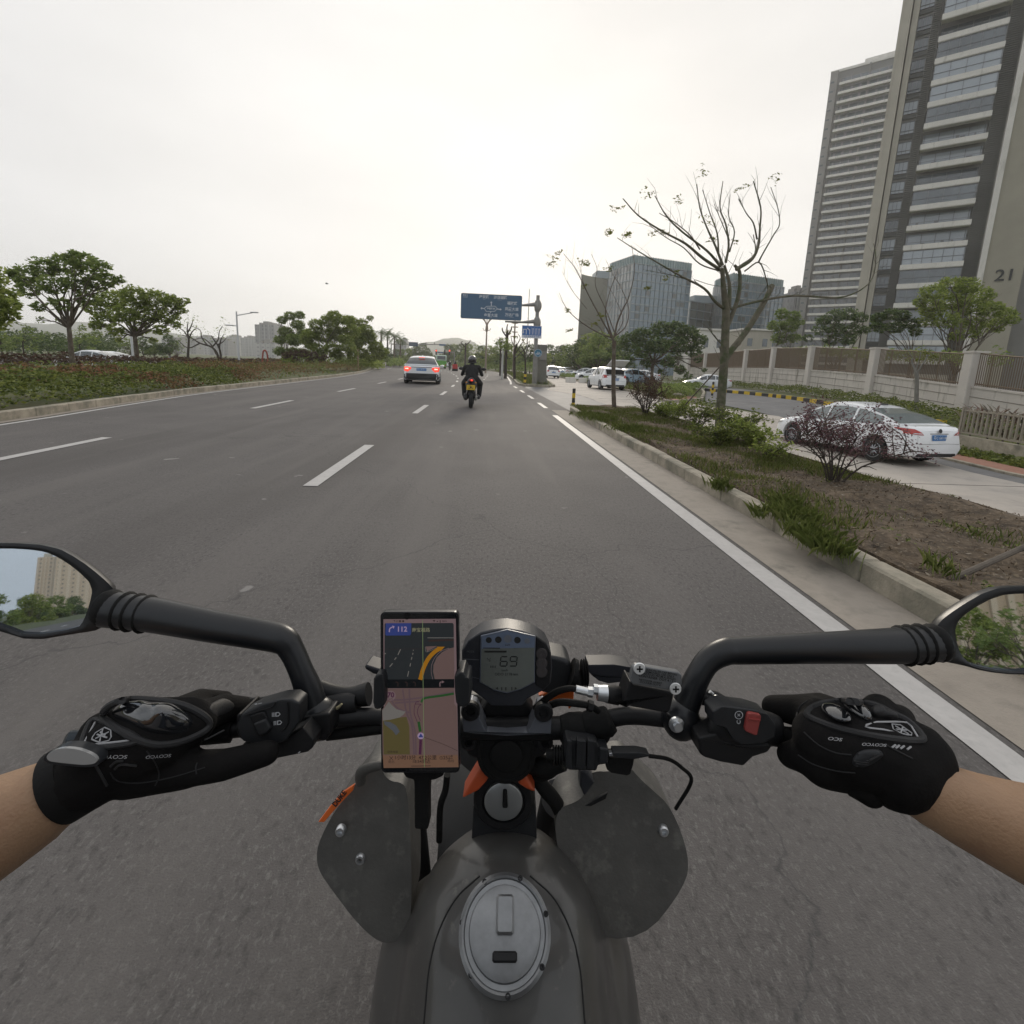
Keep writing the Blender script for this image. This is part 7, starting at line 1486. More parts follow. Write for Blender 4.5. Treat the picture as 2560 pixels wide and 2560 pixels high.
for x, y, r in ((417, 205, 38), (538, 200, 42), (780, 205, 42)): sheet(ZD, circ(ZD, x, y, r), .5311, s)
sheet(ZD, [(360, 340), (645, 340), (640, 362), (360, 362)], .5311, s); sheet(ZD, [(345, 300), (560, 302), (560, 312), (345, 310)], .5311, s)
def seg7(x, y, w2, h2, segs, mb, t=14, sl=.1):
    S_ = {'a': ((0, 0), (1, 0)), 'b': ((1, 0), (1, .5)), 'c': ((1, .5), (1, 1)), 'd': ((0, 1), (1, 1)), 'e': ((0, .5), (0, 1)), 'f': ((0, 0), (0, .5)), 'g': ((0, .5), (1, .5))}
    for k in segs:
        (a, b), (c, d) = S_[k]; x0, y0, x1, y1 = x+a*w2+(1-b)*h2*sl, y+b*h2, x+c*w2+(1-d)*h2*sl, y+d*h2
        if abs(y1-y0) < 1: sheet(ZD, [(x0+6, y0-t/2), (x1-6, y0-t/2), (x1-6, y0+t/2), (x0+6, y0+t/2)], .5311, mb)
        else: sheet(ZD, [(x0-t/2, y0+6), (x0+t/2, y0+6), (x1+t/2, y1-6), (x1-t/2, y1-6)], .5311, mb)
seg7(560, 415, 85, 120, 'acdefg', s); seg7(682, 415, 85, 120, 'abcdfg', s)
seg7(395, 425, 34, 60, 'bcfg', s, 7); ptext(ZD, 'km/h', 620, 590, .5311, 6, s); ptext(ZD, 'ODO 2178 km', 640, 640, .5311, 7, s); ptext(ZD, '▮▮▮', 470, 540, .5311, 4, s); ptext(ZD, 'SHIFT', 655, 270, .5311, 4, s); ptext(ZD, '◀  ▮ ▮   ▮ ▶', 640, 820, .5311, 6, s)
part(s, 'lcd_segments', m_seg, lcd, False)
s = MB()
for x, y, r in ((660, 190, 50), (905, 215, 36)): sheet(ZD, circ(ZD, x, y, r), .5311, s)
part(s, 'warning_lamps', mat('pale lamp grey', (.11, .12, .14), rough=.4), lcd, False)
for y in (375, 495, 605): part(MB().lathe([(.0062, 0), (.0062, .001), (.005, .0012), (.0001, .0008)], Q(ZD, 1090, y, .5325), -FV, 18), 'dash_lamp', mat('dark lamp lens', (.05, .045, .045), rough=.25, coat=.5), dsh)
s = MB(); sheet(ZD, [(95, 440), (295, 452), (295, 460), (95, 450)], .5343, s); sheet(ZD, [(110, 650), (290, 690), (290, 697), (110, 658)], .5343, s); part(s, 'button_gaps', mat('pale seam', (.10, .105, .115), rough=.5), dsh, False)
s = MB(); ptext(ZD, 'MODE', 185, 352, .5343, 5, s, -2); ptext(ZD, 'SET', 185, 543, .5343, 5, s, -2); part(s, 'button_print', MATS['pale seam'], dsh, False)
part(plate(Z7, [(1150, 320), (1250, 340), (1268, 380), (1268, 500), (1180, 520), (1100, 500)], .60, .05), 'headlight_cowl', m_pl, bev=.006)
part(plate(ZD, [(440, 880), (850, 880), (900, 1000), (1000, 1100), (960, 1260), (320, 1260), (290, 1120), (380, 1000)], .575, .03), 'dash_bracket', m_bk, bev=.006)
part(plate(Z7, [(1098, 520), (1150, 505), (1235, 490), (1278, 498), (1275, 570), (1252, 592), (1248, 570), (1140, 552)], .62, .012), 'headlight_mask', m_or, bev=.002)
part(plate(Z7, [(755, 515), (800, 520), (830, 545), (790, 585), (750, 570)], .61, .01), 'headlight_shell', m_dust, bev=.002)
# ---- bar clamp and yoke
ck = part(plate(ZD, [(75, 1140), (100, 1085), (180, 1052), (250, 1085), (300, 1190), (385, 1378), (640, 1392), (905, 1378), (1005, 1200), (1040, 1095), (1115, 1062), (1185, 1090), (1218, 1150), (1207, 1395), (1070, 1408), (920, 1412), (640, 1428), (385, 1408), (240, 1400), (95, 1375), (78, 1250)], .548, .028), 'bar_clamp_bridge', m_slate, bev=.003)
for x, y in ((182, 1118), (1115, 1130)): bolt(ZD, x, y, .544, .0105, m_bk, ck)
yk_ = part(plate(ZD, [(85, 1385), (300, 1405), (640, 1425), (1000, 1405), (1215, 1390), (1225, 1560), (1130, 1680), (930, 1760), (850, 1880), (640, 1930), (420, 1880), (330, 1760), (150, 1680), (90, 1560)], .565, .05), 'top_yoke', m_bk, bev=.006)
for x, y in ((160, 1505), (1130, 1515)): bolt(ZD, x, y, .563, .0095, m_bk, yk_)
part(MB().lathe([(.034, -.01), (.034, 0), (.030, .001), (.0295, -.001), (.019, -.001), (.018, .003), (.015, .004), (.0001, .004)], Q(ZD, 640, 1660, .562), -FV, 32), 'steering_nut', m_rub, yk_, 40)
for sg, pts in ((0, [(215, 200), (255, 205), (300, 262), (262, 330), (200, 400), (50, 478), (110, 370)]), (1, [(500, 262), (560, 212), (592, 232), (640, 330), (692, 428), (610, 395), (540, 350)])): part(plate(ZB, pts, .568, .03), 'frame_tube', m_orf, bev=.008)
part(plate(ZB, [(318, 290), (430, 290), (425, 350), (322, 355)], .60, .02), 'frame_head', m_orf, bev=.003)
s = MB(); ptext(ZB, '||', 398, 322, .598, 14, s); part(s, 'frame_label', m_wht, smooth=False)
# ignition lock on a dark tank console, tank and shrouds
con = part(plate(ZB, [(150, 545), (190, 420), (250, 385), (340, 372), (480, 372), (580, 400), (650, 450), (690, 545), (700, 900), (640, 1250), (200, 1250), (130, 900)], .585, .05), 'tank_console', m_pl, bev=.010)
ig = part(MB().lathe([(.036, -.012), (.036, 0), (.033, .003), (.026, .003), (.0255, .0), (.0001, 0)], Q(ZB, 412, 478, .58), -FV, 36), 'ignition_lock', m_bk, con, 40)
part(MB().lathe([(.0225, 0), (.0225, .004), (.021, .005), (.0001, .005)], Q(ZB, 410, 478, .58), -FV, 36), 'lock_barrel', mat('brushed steel', (.32, .33, .33), rough=.35, metal=.7), ig, 40)
part(plate(ZB, [(405, 400), (440, 400), (447, 560), (400, 560)], .572, .006), 'key', m_rub, ig, bev=.002)
s = MB()
for t_, a in (('P', 35), ('LOCK', 75), ('OFF', 105+15), ('ON', 160)):
    aa = radians(90+a-35); ptext(ZB, t_, 410+104*cos(aa), 478-104*sin(aa), .5765, 6, s, degs := a-35, bold=.01)
part(s, 'lock_print', m_wht, ig, False)
def W(x, y, z): return (x, y, z)
def pq(x, y, d): return tuple(q(x, y, d))
tk = organic('fuel_tank', [(pq(1262, 2360, .56), pq(1262, 2700, .50), .115, .12), (pq(1140, 2420, .60), pq(1150, 2700, .54), .10, .11), (pq(1385, 2420, .60), pq(1375, 2700, .54), .10, .11)], .012, m_tankm, bike, 6); tk.data.transform(Matrix.Translation(-BL_))
m_st = mat('satin steel', (.22, .225, .23), rough=.38, metal=.8, var=.15, vscale=60); cN = Vector((0, -.25, 1)).normalized(); cO = Vector(pq(1262, 2330, .475)); tB = BVHTree.FromPolygons([tuple(v.co+BL_) for v in tk.data.vertices], [tuple(p.vertices) for p in tk.data.polygons])
h_ = tB.ray_cast(Vector(CPOS), Vector(ray(1262, 2330)).normalized()); cO, cN = h_[0], (h_[1] if h_[1].z > 0 else -h_[1])
fc = part(MB().lathe([(.046, -.004), (.046, .002), (.043, .004), (.041, .003), (.040, .001), (.036, .001), (.035, .005), (.030, .0065), (.0001, .007)], cO, cN, 48), 'fuel_cap', m_st, smooth=35); e1 = RV; e2 = cN.cross(e1).normalized()
for k in range(7): a = 2*pi*k/7+.3; part(MB().lathe([(.0026, 0), (.0026, .0016), (.0014, .0016), (.0012, .0004), (.0001, .0004)], cO+e1*(.0435*cos(a))+e2*(.0435*sin(a))+cN*.0025, cN, 12), 'cap_screw', m_bk, fc)
part(MB().box(cO+e2*.012+cN*.009, (.018, .030, .005), R3=Matrix((e1, e2, cN)).transposed(), bev=.002), 'lock_flap', m_st, fc, 40); part(MB().box(cO-e2*.018+cN*.0075, (.024, .008, .004), R3=Matrix((e1, e2, cN)).transposed(), bev=.0015), 'cap_hinge', m_bk, fc, 40)
def tline(pts, r_, nm, m, off=.0):
    P = [tB.ray_cast(Vector(CPOS), Vector(ray(*p)).normalized())[0] for p in chaikin(pts, 3, False)]; P = [p for p in P if p is not None]; part(MB().tube(P, r_, 6), nm, m)
tline([(1060, 2560), (1075, 2380), (1130, 2250), (1200, 2190)], .0010, 'tank_seam', m_under); tline([(1462, 2560), (1448, 2380), (1395, 2250), (1325, 2190)], .0010, 'tank_seam', m_under)
for x, y in ((900, 2150), (905, 2300), (1620, 2150), (1600, 2300), (850, 2080), (1660, 2080)): bolt(ZI, x, y, .5935 if y < 2200 else .585, .006, m_zinc, None, 'panel_bolt')
# side shrouds reach down past the photo's lower edge
def shroud(z, pts, deps, name, m, nrm, thick=.012):
    P = [Q(z, x, y, d) for (x, y), d in zip(pts, deps)]; n_ = Vector(nrm).normalized()*thick; return part(MB().prism(P, n_), name, m, bev=.003)
part(plate(Z7, [tuple(p) for p in chaikin([(222, 885), (300, 872), (340, 950), (420, 960), (440, 1010), (455, 1240), (462, 1480), (455, 1680), (400, 1760), (300, 1770), (180, 1660), (60, 1500), (-10, 1400), (-20, 1300), (20, 1200), (70, 1110), (150, 1000), (205, 940)], 2)], .60, .06, tilt=-.00006), 'tank_shroud', m_dust, bev=.012)
part(plate(Z7, [(48, 1083), (112, 1010), (175, 968), (165, 1000), (105, 1062), (80, 1090), (20, 1160), (-10, 1160)], .588, .004), 'orange_stripe', m_or, bev=.001)
s = MB(); ptext(Z7, 'DUKE', 98, 1040, .5865, 13, s, 52, bold=.04); part(s, 'stripe_lettering', m_blkp, smooth=False)
part(ptube(Z7, [(205, 960, .592, .006), (205, 920, .59, .0068), (222, 893, .588, .0062), (300, 872, .586, .005), (330, 872, .588, .004)], n=12), 'shroud_edge', m_dust, smooth=60)
part(plate(Z7, [tuple(p) for p in chaikin([(1300, 945), (1385, 900), (1450, 905), (1560, 880), (1600, 930), (1660, 985), (1770, 1083), (1860, 1330), (1840, 1480), (1620, 1760), (1300, 1720), (1180, 1240), (1190, 1090), (1310, 1050), (1350, 980)], 2)], .60, .06, tilt=-.00006), 'tank_shroud', m_dust, bev=.012)
part(plate(Z7, [(1330, 1078), (1450, 1010), (1440, 1040), (1360, 1080)], .588, .004), 'shroud_vent', m_bk, bev=.001)
part(plate(Z7, [(1312, 900), (1350, 900), (1385, 960), (1330, 1035), (1308, 980)], .585, .02), 'shroud_bracket', MATS['dash plastic'], bev=.003)
for pts in ([(ZB, 650, 230, .60, .008), (ZB, 760, 380, .60, .009), (ZB, 860, 500, .61, .009), (ZB, 950, 700, .62, .008)], [(Z7, 640, 920, .585, .004), (Z7, 630, 1000, .59, .004), (Z7, 605, 1083, .60, .004), (Z7, 600, 1250, .62, .004)], [(ZB, 600, 150, .59, .011), (ZB, 760, 190, .58, .012), (ZB, 930, 160, .57, .009)], [(ZB, 560, 240, .60, .009), (ZB, 760, 240, .59, .010), (ZB, 900, 170, .575, .006)]):
    P = bez([(*Q(p[0], p[1], p[2], p[3]), p[4]) for p in pts], 4); part(MB().tube([p[:3] for p in P], [p[3] for p in P], 10), 'wiring_loom', m_rub, smooth=60)
# lower machine, mostly out of sight below
for x in (-.10, .12): part(MB().tube([W(x, .60, .74), W(x, .80, .30)], [.026, .024], 14), 'fork', m_bk, smooth=50)
part(MB().lathe([(.20, -.05), (.27, -.06), (.30, -.03), (.305, 0), (.30, .03), (.27, .06), (.20, .05)], (0.0, .80, .305), (1, 0, 0), 36), 'front_wheel', m_tyre, smooth=60); part(MB().lathe([(.20, -.07), (.29, -.075), (.30, 0), (.29, .07), (.20, .07)], (0, -.62, .30), (1, 0, 0), 36), 'rear_wheel', m_tyre, smooth=60)
part(MB().box((0, .1, .42), (.30, .48, .42), bev=.06), 'engine', m_bk, smooth=30); part(MB().box((.02, .72, .73), (.10, .10, .14), bev=.04), 'headlight', m_pl, smooth=30); part(MB().box((0, -.38, .80), (.26, .62, .08), bev=.03), 'seat', m_bcl, smooth=30)
# ---- phone in its holder
D_ = .49; ho = part(plate(Z7, [(268, 440), (285, 415), (318, 412), (326, 450), (326, 570), (300, 592), (272, 590), (265, 560)], .478, .03), 'phone_holder_jaw', m_pl, bev=.004)
part(plate(Z7, [(676, 425), (695, 408), (722, 404), (735, 430), (752, 436), (756, 555), (735, 580), (700, 578), (684, 560), (678, 500)], .478, .03), 'phone_holder_jaw', m_pl, bev=.004)
part(plate(Z7, [(410, 905), (625, 905), (622, 930), (590, 945), (548, 952), (545, 1045), (545, 1200), (475, 1200), (472, 950), (430, 938)], .502, .02), 'phone_holder_back', m_rub, bev=.004)
ph = empty('phone', 'black smartphone with navigation app open, clamped in the handlebar holder left of the dashboard', 'phone', tuple(q(1050, 1730, D_)))
PL = Vector(ph.location)
def pp_(mb, name, m, parent=None, bev=0, smooth=False):
    me = mb.mesh(name, smooth); me.transform(Matrix.Translation(-PL)); o = link(name, me, m, parent or ph)
    if bev: md = o.modifiers.new('b', 'BEVEL'); md.width = bev; md.segments = 3; md.limit_method = 'ANGLE'; o.data.polygons.foreach_set('use_smooth', [True]*len(o.data.polygons))
    return o
def rr_(x0, y0, x1, y1, r, x0b=None, x1b=None):
    P = []; x0b = x0 if x0b is None else x0b; x1b = x1 if x1b is None else x1b
    for (cx, cy, a0) in ((x1-r, y0+r, -90), (x1b-r, y1-r, 0), (x0b+r, y1-r, 90), (x0+r, y0+r, 180)):
        for k in range(6): a = radians(a0+90*k/5); P.append((cx+r*cos(a), cy+r*sin(a)))
    return P
pp_(plate(ZI, rr_(951, 1530, 1147, 1932, 12, 953, 1149), D_, .0085), 'body', mat('phone metal', (.03, .03, .033), rough=.3, metal=.5), bev=.0016)
pp_(plate(ZI, rr_(955, 1534, 1143, 1928, 11, 957, 1146), D_-.0004, .001), 'front_glass', mat('phone glass', (.008, .009, .010), rough=.12, coat=.3))
def em(name, c, k=1.0): return mat('screen '+name, (c[0]*.25, c[1]*.25, c[2]*.25), rough=.35, spec=.25, emit=(c, k*.62))
E_ = dict(pink=em('pink', (.125, .082, .076)), pinkl=em('pale pink', (.16, .11, .115)), dark=em('dark', (.022, .025, .027)), blue=em('blue', (.03, .045, .17)), lil=em('lilac text', (.30, .22, .33)), oliv=em('olive', (.085, .070, .028)), grey=em('grey', (.15, .14, .13)), mar=em('maroon', (.06, .018, .045)), gr=em('route green', (.02, .07, .02)), yel=em('arrow yellow', (.30, .13, .01)), lake=em('lake', (.075, .08, .09)), txt=em('brown text', (.035, .022, .02)), peach=em('peach', (.15, .085, .055)), khaki=em('khaki text', (.20, .19, .12)), line=em('thin green line', (.16, .22, .10)), road=em('map road', (.10, .065, .075)), blk=em('black', (.006, .007, .008)))
scr = pp_(MB().poly([Q(ZI, x, y, D_-.0006) for x, y in [(958.5, 1548), (1139.5, 1547), (1146, 1918), (960, 1920)]]), 'screen', E_['pinkl'])
lay = {}
def sh(c, z, pts, k=1): mb = lay.setdefault((c, k), MB()); sheet(z, pts, D_-.0006-.00008*k, mb)
def st(c, z, s_, x, y, h_, k=4, ang=0, bold=0.0): mb = lay.setdefault((c, k), MB()); ptext(z, s_, x, y, D_-.0006-.00008*k, h_, mb, ang, bold=bold)
def sline(c, z, pts, wd, k=2):
    mb = lay.setdefault((c, k), MB()); P = bez([(*p, 0) for p in pts], 5); P = [np.array(p[:2]) for p in P]
    for a, b in zip(P, P[1:]): d = (b-a)/max(1e-6, np.linalg.norm(b-a)); n_ = np.array([-d[1], d[0]])*wd/2; sheet(z, [a-n_, b-n_, b+n_, a+n_], D_-.0006-.00008*k, mb)
sh('dark', ZP, [(205, 335), (1680, 328), (1705, 360), (1722, 1700), (180, 1710), (190, 360)], 1); sh('blk', ZP, [(195, 1570), (1715, 1562), (1722, 1756), (180, 1762)], 2)
sh('blue', ZP, [(215, 335), (775, 332), (770, 560), (750, 600), (225, 605), (205, 580)], 2); st('lil', ZP, '112', 570, 470, 13, bold=.03); sline('lil', ZP, [(290, 530), (305, 450), (360, 420)], 26, 4); sh('lil', ZP, [(350, 385), (408, 400), (385, 460)], 4)
st('khaki', ZP, '南宝福路', 985, 488, 8.5, bold=.01)
for c in ([(540, 905), (480, 1030)], [(445, 1085), (405, 1135)], [(365, 1215), (300, 1290)], [(235, 1395), (185, 1490)], [(820, 915), (820, 940)], [(812, 985), (803, 1025)], [(790, 1075), (775, 1135)], [(760, 1210), (745, 1285)], [(718, 1385), (692, 1505)], [(190, 1010), (215, 990)]): sline('grey', ZP, c, 20, 3)
sline('grey', ZP, [(1130, 655), (1710, 655)], 14, 3); sline('txt', ZP, [(200, 905), (1080, 895)], 8, 3); sline('txt', ZP, [(1150, 720), (1700, 700)], 40, 2)
sh('pink', ZP, [(1290, 1562), (1255, 1400), (1262, 1250), (1330, 1090), (1450, 970), (1600, 890), (1712, 865), (1718, 1560)], 2); sline('pinkl', ZP, [(1245, 1565), (1212, 1400), (1225, 1240), (1300, 1080), (1430, 950), (1600, 880)], 10, 3); sh('pink', ZP, [(1090, 845), (1340, 835), (1120, 960)], 2); sline('grey', ZP, [(1085, 850), (1110, 965), (1330, 870)], 8, 3)
sline('yel', ZP, [(970, 1575), (1040, 1330), (1150, 1110), (1290, 960), (1400, 890)], 90, 4); sh('yel', ZP, [(1330, 850), (1510, 850), (1420, 945)], 4)
sline('pinkl', ZP, [(1405, 1725), (1405, 1640), (1440, 1622)], 24, 4); sh('pinkl', ZP, [(1445, 1590), (1505, 1622), (1445, 1655)], 4)
for x in (480, 680, 860): sline('txt', ZP, [(x, 1720), (x, 1640), (x-50, 1625)], 18, 4)
sh('pink', ZQ, [(182, 98), (1635, 78), (1645, 420), (1695, 485), (1720, 1500), (140, 1500), (128, 545), (190, 450)], 2); sh('peach', ZQ, [(140, 1480), (1718, 1480), (1735, 1745), (160, 1765)], 2)
sh('grey', ZQ, [(270, 370), (330, 440), (430, 530), (630, 575), (570, 650), (490, 705), (300, 750), (145, 770), (130, 560), (200, 470)], 3); sh('oliv', ZQ, [(145, 770), (300, 750), (490, 705), (640, 690), (700, 900), (710, 1480), (160, 1480)], 3); sh('lake', ZQ, [(165, 780), (300, 800), (420, 870), (500, 1000), (420, 1080), (350, 980), (180, 850)], 4)
for p in ([(560, 110), (640, 600), (760, 900), (800, 1480)], [(700, 100), (720, 600), (820, 1000), (840, 1480)], [(200, 330), (700, 320), (1630, 170)], [(400, 400), (800, 370), (900, 380)], [(200, 100), (420, 480), (700, 600)]): sline('road', ZQ, p, 34, 3)
sline('txt', ZQ, [(1000, 1115), (1400, 1260), (1710, 1400)], 9, 3); sline('gr', ZQ, [(1635, 200), (1380, 245), (1020, 300), (950, 385)], 46, 4); sline('gr', ZQ, [(895, 790), (930, 1000)], 56, 4)
sline('mar', ZQ, [(865, 790), (800, 600), (830, 400), (920, 355)], 12, 5); sline('mar', ZQ, [(930, 770), (870, 600), (900, 470), (950, 430), (830, 420)], 12, 5); sline('mar', ZQ, [(940, 1160), (925, 1480)], 56, 4); sh('lil', ZQ, circ(ZQ, 940, 1090, 70), 5); sh('blue', ZQ, [(940, 1035), (995, 1120), (890, 1120)], 6)
sh('pinkl', ZQ, circ(ZQ, 310, 245, 105), 4); st('mar', ZQ, '70', 310, 235, 13, 5, bold=.03); st('txt', ZQ, 'km/h', 310, 315, 4, 5)
st('txt', ZQ, '✕', 320, 1560, 9, 4, bold=.02); st('txt', ZQ, '退出', 322, 1638, 6, 4); st('txt', ZQ, '1小时13分  47.2公里  ⊙25', 945, 1550, 9, 4, bold=.015); st('txt', ZQ, '18:54到达', 950, 1630, 8, 4, bold=.01); st('txt', ZQ, '⇄', 1565, 1545, 9, 4, bold=.02); st('txt', ZQ, '路线', 1570, 1618, 6, 4); sh('txt', ZQ, [(740, 1718), (1150, 1712), (1150, 1726), (740, 1732)], 4); st('txt', ZQ, '高德地图', 350, 1430, 5, 5)
st('txt', ZP, '◥ ▤ ◙ ●', 500, 293, 5, 3); st('txt', ZP, '▼ ◢ ▮ 86%', 1400, 290, 5, 3); sline('line', ZI, [(1056.5, 1550), (1058, 1730), (1061, 1918)], 1.2, 7)
names_ = dict(pink='map_land', pinkl='light_shapes', dark='junction_view', blue='blue_tiles', lil='white_symbols', oliv='park_area', grey='grey_shapes', mar='route_outline', gr='route', yel='turn_arrow', lake='lake', txt='dark_text', peach='bottom_bar', khaki='road_name', line='thin_line', road='map_roads', blk='lane_bar')
for (c, k), mb in lay.items(): pp_(mb, names_[c], E_[c], scr)
s = MB(); s.lathe([(.0035, 0), (.0035, .0003), (.0001, .0003)], Q(ZP, 680, 175, D_-.0004), -FV, 16); pp_(s, 'earpiece', mat('lens black', (.004, .004, .005), rough=.1))
# charger on the bar, plug and cable
ch = empty('usb_charger', 'black ribbed charger box strapped below the right half of the handlebar', 'charger', tuple(q(1460, 1880, .53))); CL = Vector(ch.location)
def pc(mb, name, m, root, loc, bev=0.0, smooth=40):
    me = mb.mesh(name, smooth); me.transform(Matrix.Translation(-loc)); o = link(name, me, m, root)
    if bev: md = o.modifiers.new('b', 'BEVEL'); md.width = bev; md.segments = 2; md.limit_method = 'ANGLE'; o.data.polygons.foreach_set('use_smooth', [True]*len(o.data.polygons)); o.modifiers.new('w', 'WEIGHTED_NORMAL')
    return o
pc(plate(ZR, [(150, 1165), (175, 1105), (545, 1135), (560, 1190), (690, 1225), (685, 1400), (560, 1420), (540, 1490), (210, 1480), (145, 1440)], .535, .03), 'body', m_pl, ch, CL, .002)
s = MB(); 
for x0, x1 in ((175, 245), (300, 415), (430, 515)): plate(ZR, [(x0, 1112), (x1, 1122), (x1-8, 1478), (x0-8, 1462)], .53, .008, s)
plate(ZR, [(575, 1205), (680, 1222), (676, 1405), (570, 1398)], .532, .005, s); pc(s, 'ribs', m_pl, ch, CL, .0015)
s = MB(); ptube(ZR, [(-60, 1290, .545, .006), (150, 1295, .54, .006)], s, 10, 0)
for k in range(4): ptube(ZR, [(10+k*32, 1292, .543, .010), (26+k*32, 1293, .543, .010)], s, 12, 0)
pc(s, 'strain_relief', m_rub, ch, CL); pc(plate(ZR, [(695, 1330), (1000, 1325), (985, 1420), (950, 1530), (900, 1546), (720, 1515), (660, 1475), (655, 1400)], .54, .018), 'rubber_cap', m_rub, ch, CL, .004)
cbx = empty('charging_cable', 'thin black charging cable looping right from the charger box down to the tank', 'cable', tuple(q(1560, 1885, .53))); KL = Vector(cbx.location)
pc(plate(ZR, [(690, 1272), (740, 1272), (740, 1308), (692, 1308)], .53, .006), 'usb_tip', m_zinc, cbx, KL, .0005); pc(plate(ZR, [(738, 1262), (1030, 1262), (1180, 1292), (1180, 1312), (1000, 1345), (738, 1318)], .526, .013), 'plug', m_pl, cbx, KL, .003)
P = bez([Q(ZR, 1170, 1302, .532), Q(ZR, 1400, 1340, .535), Q(ZR, 1560, 1440, .54), Q(Z7, 1868, 950, .55), Q(Z7, 1790, 1090, .575)], 6); pc(MB().tube(P, .0021, 8), 'cable', m_rub, cbx, KL, smooth=60)
# ================================================================== the rider's arms, gloves and body
m_skin = mat('skin', (.32, .20, .12), rough=.5, spec=.35, var=.16, vscale=9, bump=.6, bscale=330, dirt=((.27, .15, .09), 14, .5, .75))
m_glv = mat('glove fabric', (.007, .0065, .0065), rough=.85, spec=.15, bump=.5, bscale=420, var=.2, vscale=30)
m_glp = mat('glove padding', (.020, .020, .021), rough=.6, spec=.3, bump=.3, bscale=500)
m_shell = mat('glossy glove shell', (.012, .013, .015), rough=.07, coat=1, spec=.8)
m_jk = mat('dark shirt cloth', (.03, .032, .04), rough=.9, bump=.4, bscale=60); m_jean = mat('dark jeans', (.022, .028, .042), rough=.9, bump=.5, bscale=150)
per = empty('person', 'motorcycle rider wearing the camera, bare forearms and black armoured gloves gripping the handlebar', 'person', (0, -.2, 0)); PRL = Vector((0, -.2, 0))
def po(o): o.data.transform(Matrix.Translation(-PRL)); return o
def P3(x, y, d): return tuple(q(x, y, d))
# body: one skin of torso, arms, hands and legs
def wpt(*a): return Vector(a)
el_l, el_r = P3(-330, 2230, .40), P3(2830, 2190, .40)
body = [((0, -.34, .95), (0, -.30, 1.25), .13, .14), ((-.17, -.28, 1.36), (.17, -.28, 1.36), .07, .07), ((0, -.3, 1.36), (0, -.24, 1.5), .05, .05),
 ((-.2, -.27, 1.36), el_l, .055, .045), ((.2, -.27, 1.36), el_r, .055, .045),
 (el_l, P3(-70, 2098, .43), .046, .047), (P3(-70, 2098, .43), P3(60, 2030, .45), .047, .040), (P3(60, 2030, .45), P3(205, 1945, .465), .040, .028), (P3(205, 1945, .465), P3(330, 1880, .485), .028, .026), (P3(330, 1880, .485), P3(470, 1840, .505), .024, .018),
 (el_r, P3(2620, 2105, .43), .046, .045), (P3(2620, 2105, .43), P3(2440, 2035, .45), .045, .036), (P3(2440, 2035, .45), P3(2255, 1945, .465), .036, .028), (P3(2255, 1945, .465), P3(2180, 1890, .485), .028, .026), (P3(2180, 1890, .485), P3(2080, 1850, .505), .024, .018),
 ((-.09, -.33, .90), (-.25, .08, .80), .085, .065), ((-.25, .08, .80), (-.2, -.08, .38), .062, .045), ((.09, -.33, .90), (.25, .08, .80), .085, .065), ((.25, .08, .80), (.2, -.08, .38), .062, .045)]
bd = po(organic('body', body, .009, m_skin, per, 7)); bd['label'] = 'bare skin of the forearms'
po(organic('jeans', [((-.09, -.33, .90), (-.25, .08, .80), .098, .078), ((-.25, .08, .80), (-.2, -.08, .35), .074, .058), ((.09, -.33, .90), (.25, .08, .80), .098, .078), ((.25, .08, .80), (.2, -.08, .35), .074, .058), ((-.06, -.35, .92), (.06, -.35, .92), .13, .13)], .013, m_jean, per, 5))
def midp(a, b, t): return tuple(np.array(a)*(1-t)+np.array(b)*t)
po(organic('shirt', [((0, -.34, .95), (0, -.30, 1.25), .145, .155), ((-.17, -.28, 1.36), (.17, -.28, 1.36), .08, .08), ((-.2, -.27, 1.36), midp((-.2, -.27, 1.36), el_l, .6), .07, .065), ((.2, -.27, 1.36), midp((.2, -.27, 1.36), el_r, .6), .07, .065)], .013, m_jk, per, 5))
hd = po(MB().ell((0, -.3, 1.63), (.13, .155, .145), 28, 18).build('helmet', m_helm, per, True)); po(MB().lathe([(.045, -.1), (.055, 0), (.045, .02)], (-.2, -.08, .06), (0, 0, 1), 12).ell((-.2, 0, .05), (.05, .14, .05)).ell((.2, 0, .05), (.05, .14, .05)).build('shoes', m_blkp, per, True))
def surf(o):
    me = o.data; return BVHTree.FromPolygons([tuple(v.co+PRL) for v in me.vertices], [tuple(p.vertices) for p in me.polygons])
def onto(x, y, bv, off=.001, dflt=.46):
    d = Vector(ray(x, y)); h = bv.ray_cast(Vector(CPOS), d.normalized())
    return (h[0]-d.normalized()*off) if h[0] is not None else Vector(q(x, y, dflt))
def stripe(mb, z, pts, bv, r, n=6, sm=3):
    P = bez([(*p, 0) for p in pts], sm) if sm else [(*p, 0) for p in pts]
    mb.tube([onto(*z(p[0], p[1]), bv, .0004) for p in P], r, n)
def ontext(mb, z, s_, x, y, h_, bv, ang=0, sx=1.0, shear=0.0, bold=0.0):
    vs_, fs_ = text_mesh(s_, 1.0, 'CENTER', bold); a = radians(ang); out_ = []
    for v in vs_: u, w2 = (v[0]*sx+v[1]*shear)*h_, v[1]*h_; px, py = x+u*cos(a)-w2*sin(a), y-(u*sin(a)+w2*cos(a)); out_.append(onto(*z(px, py), bv, .0012))
    return mb.add(out_, fs_)
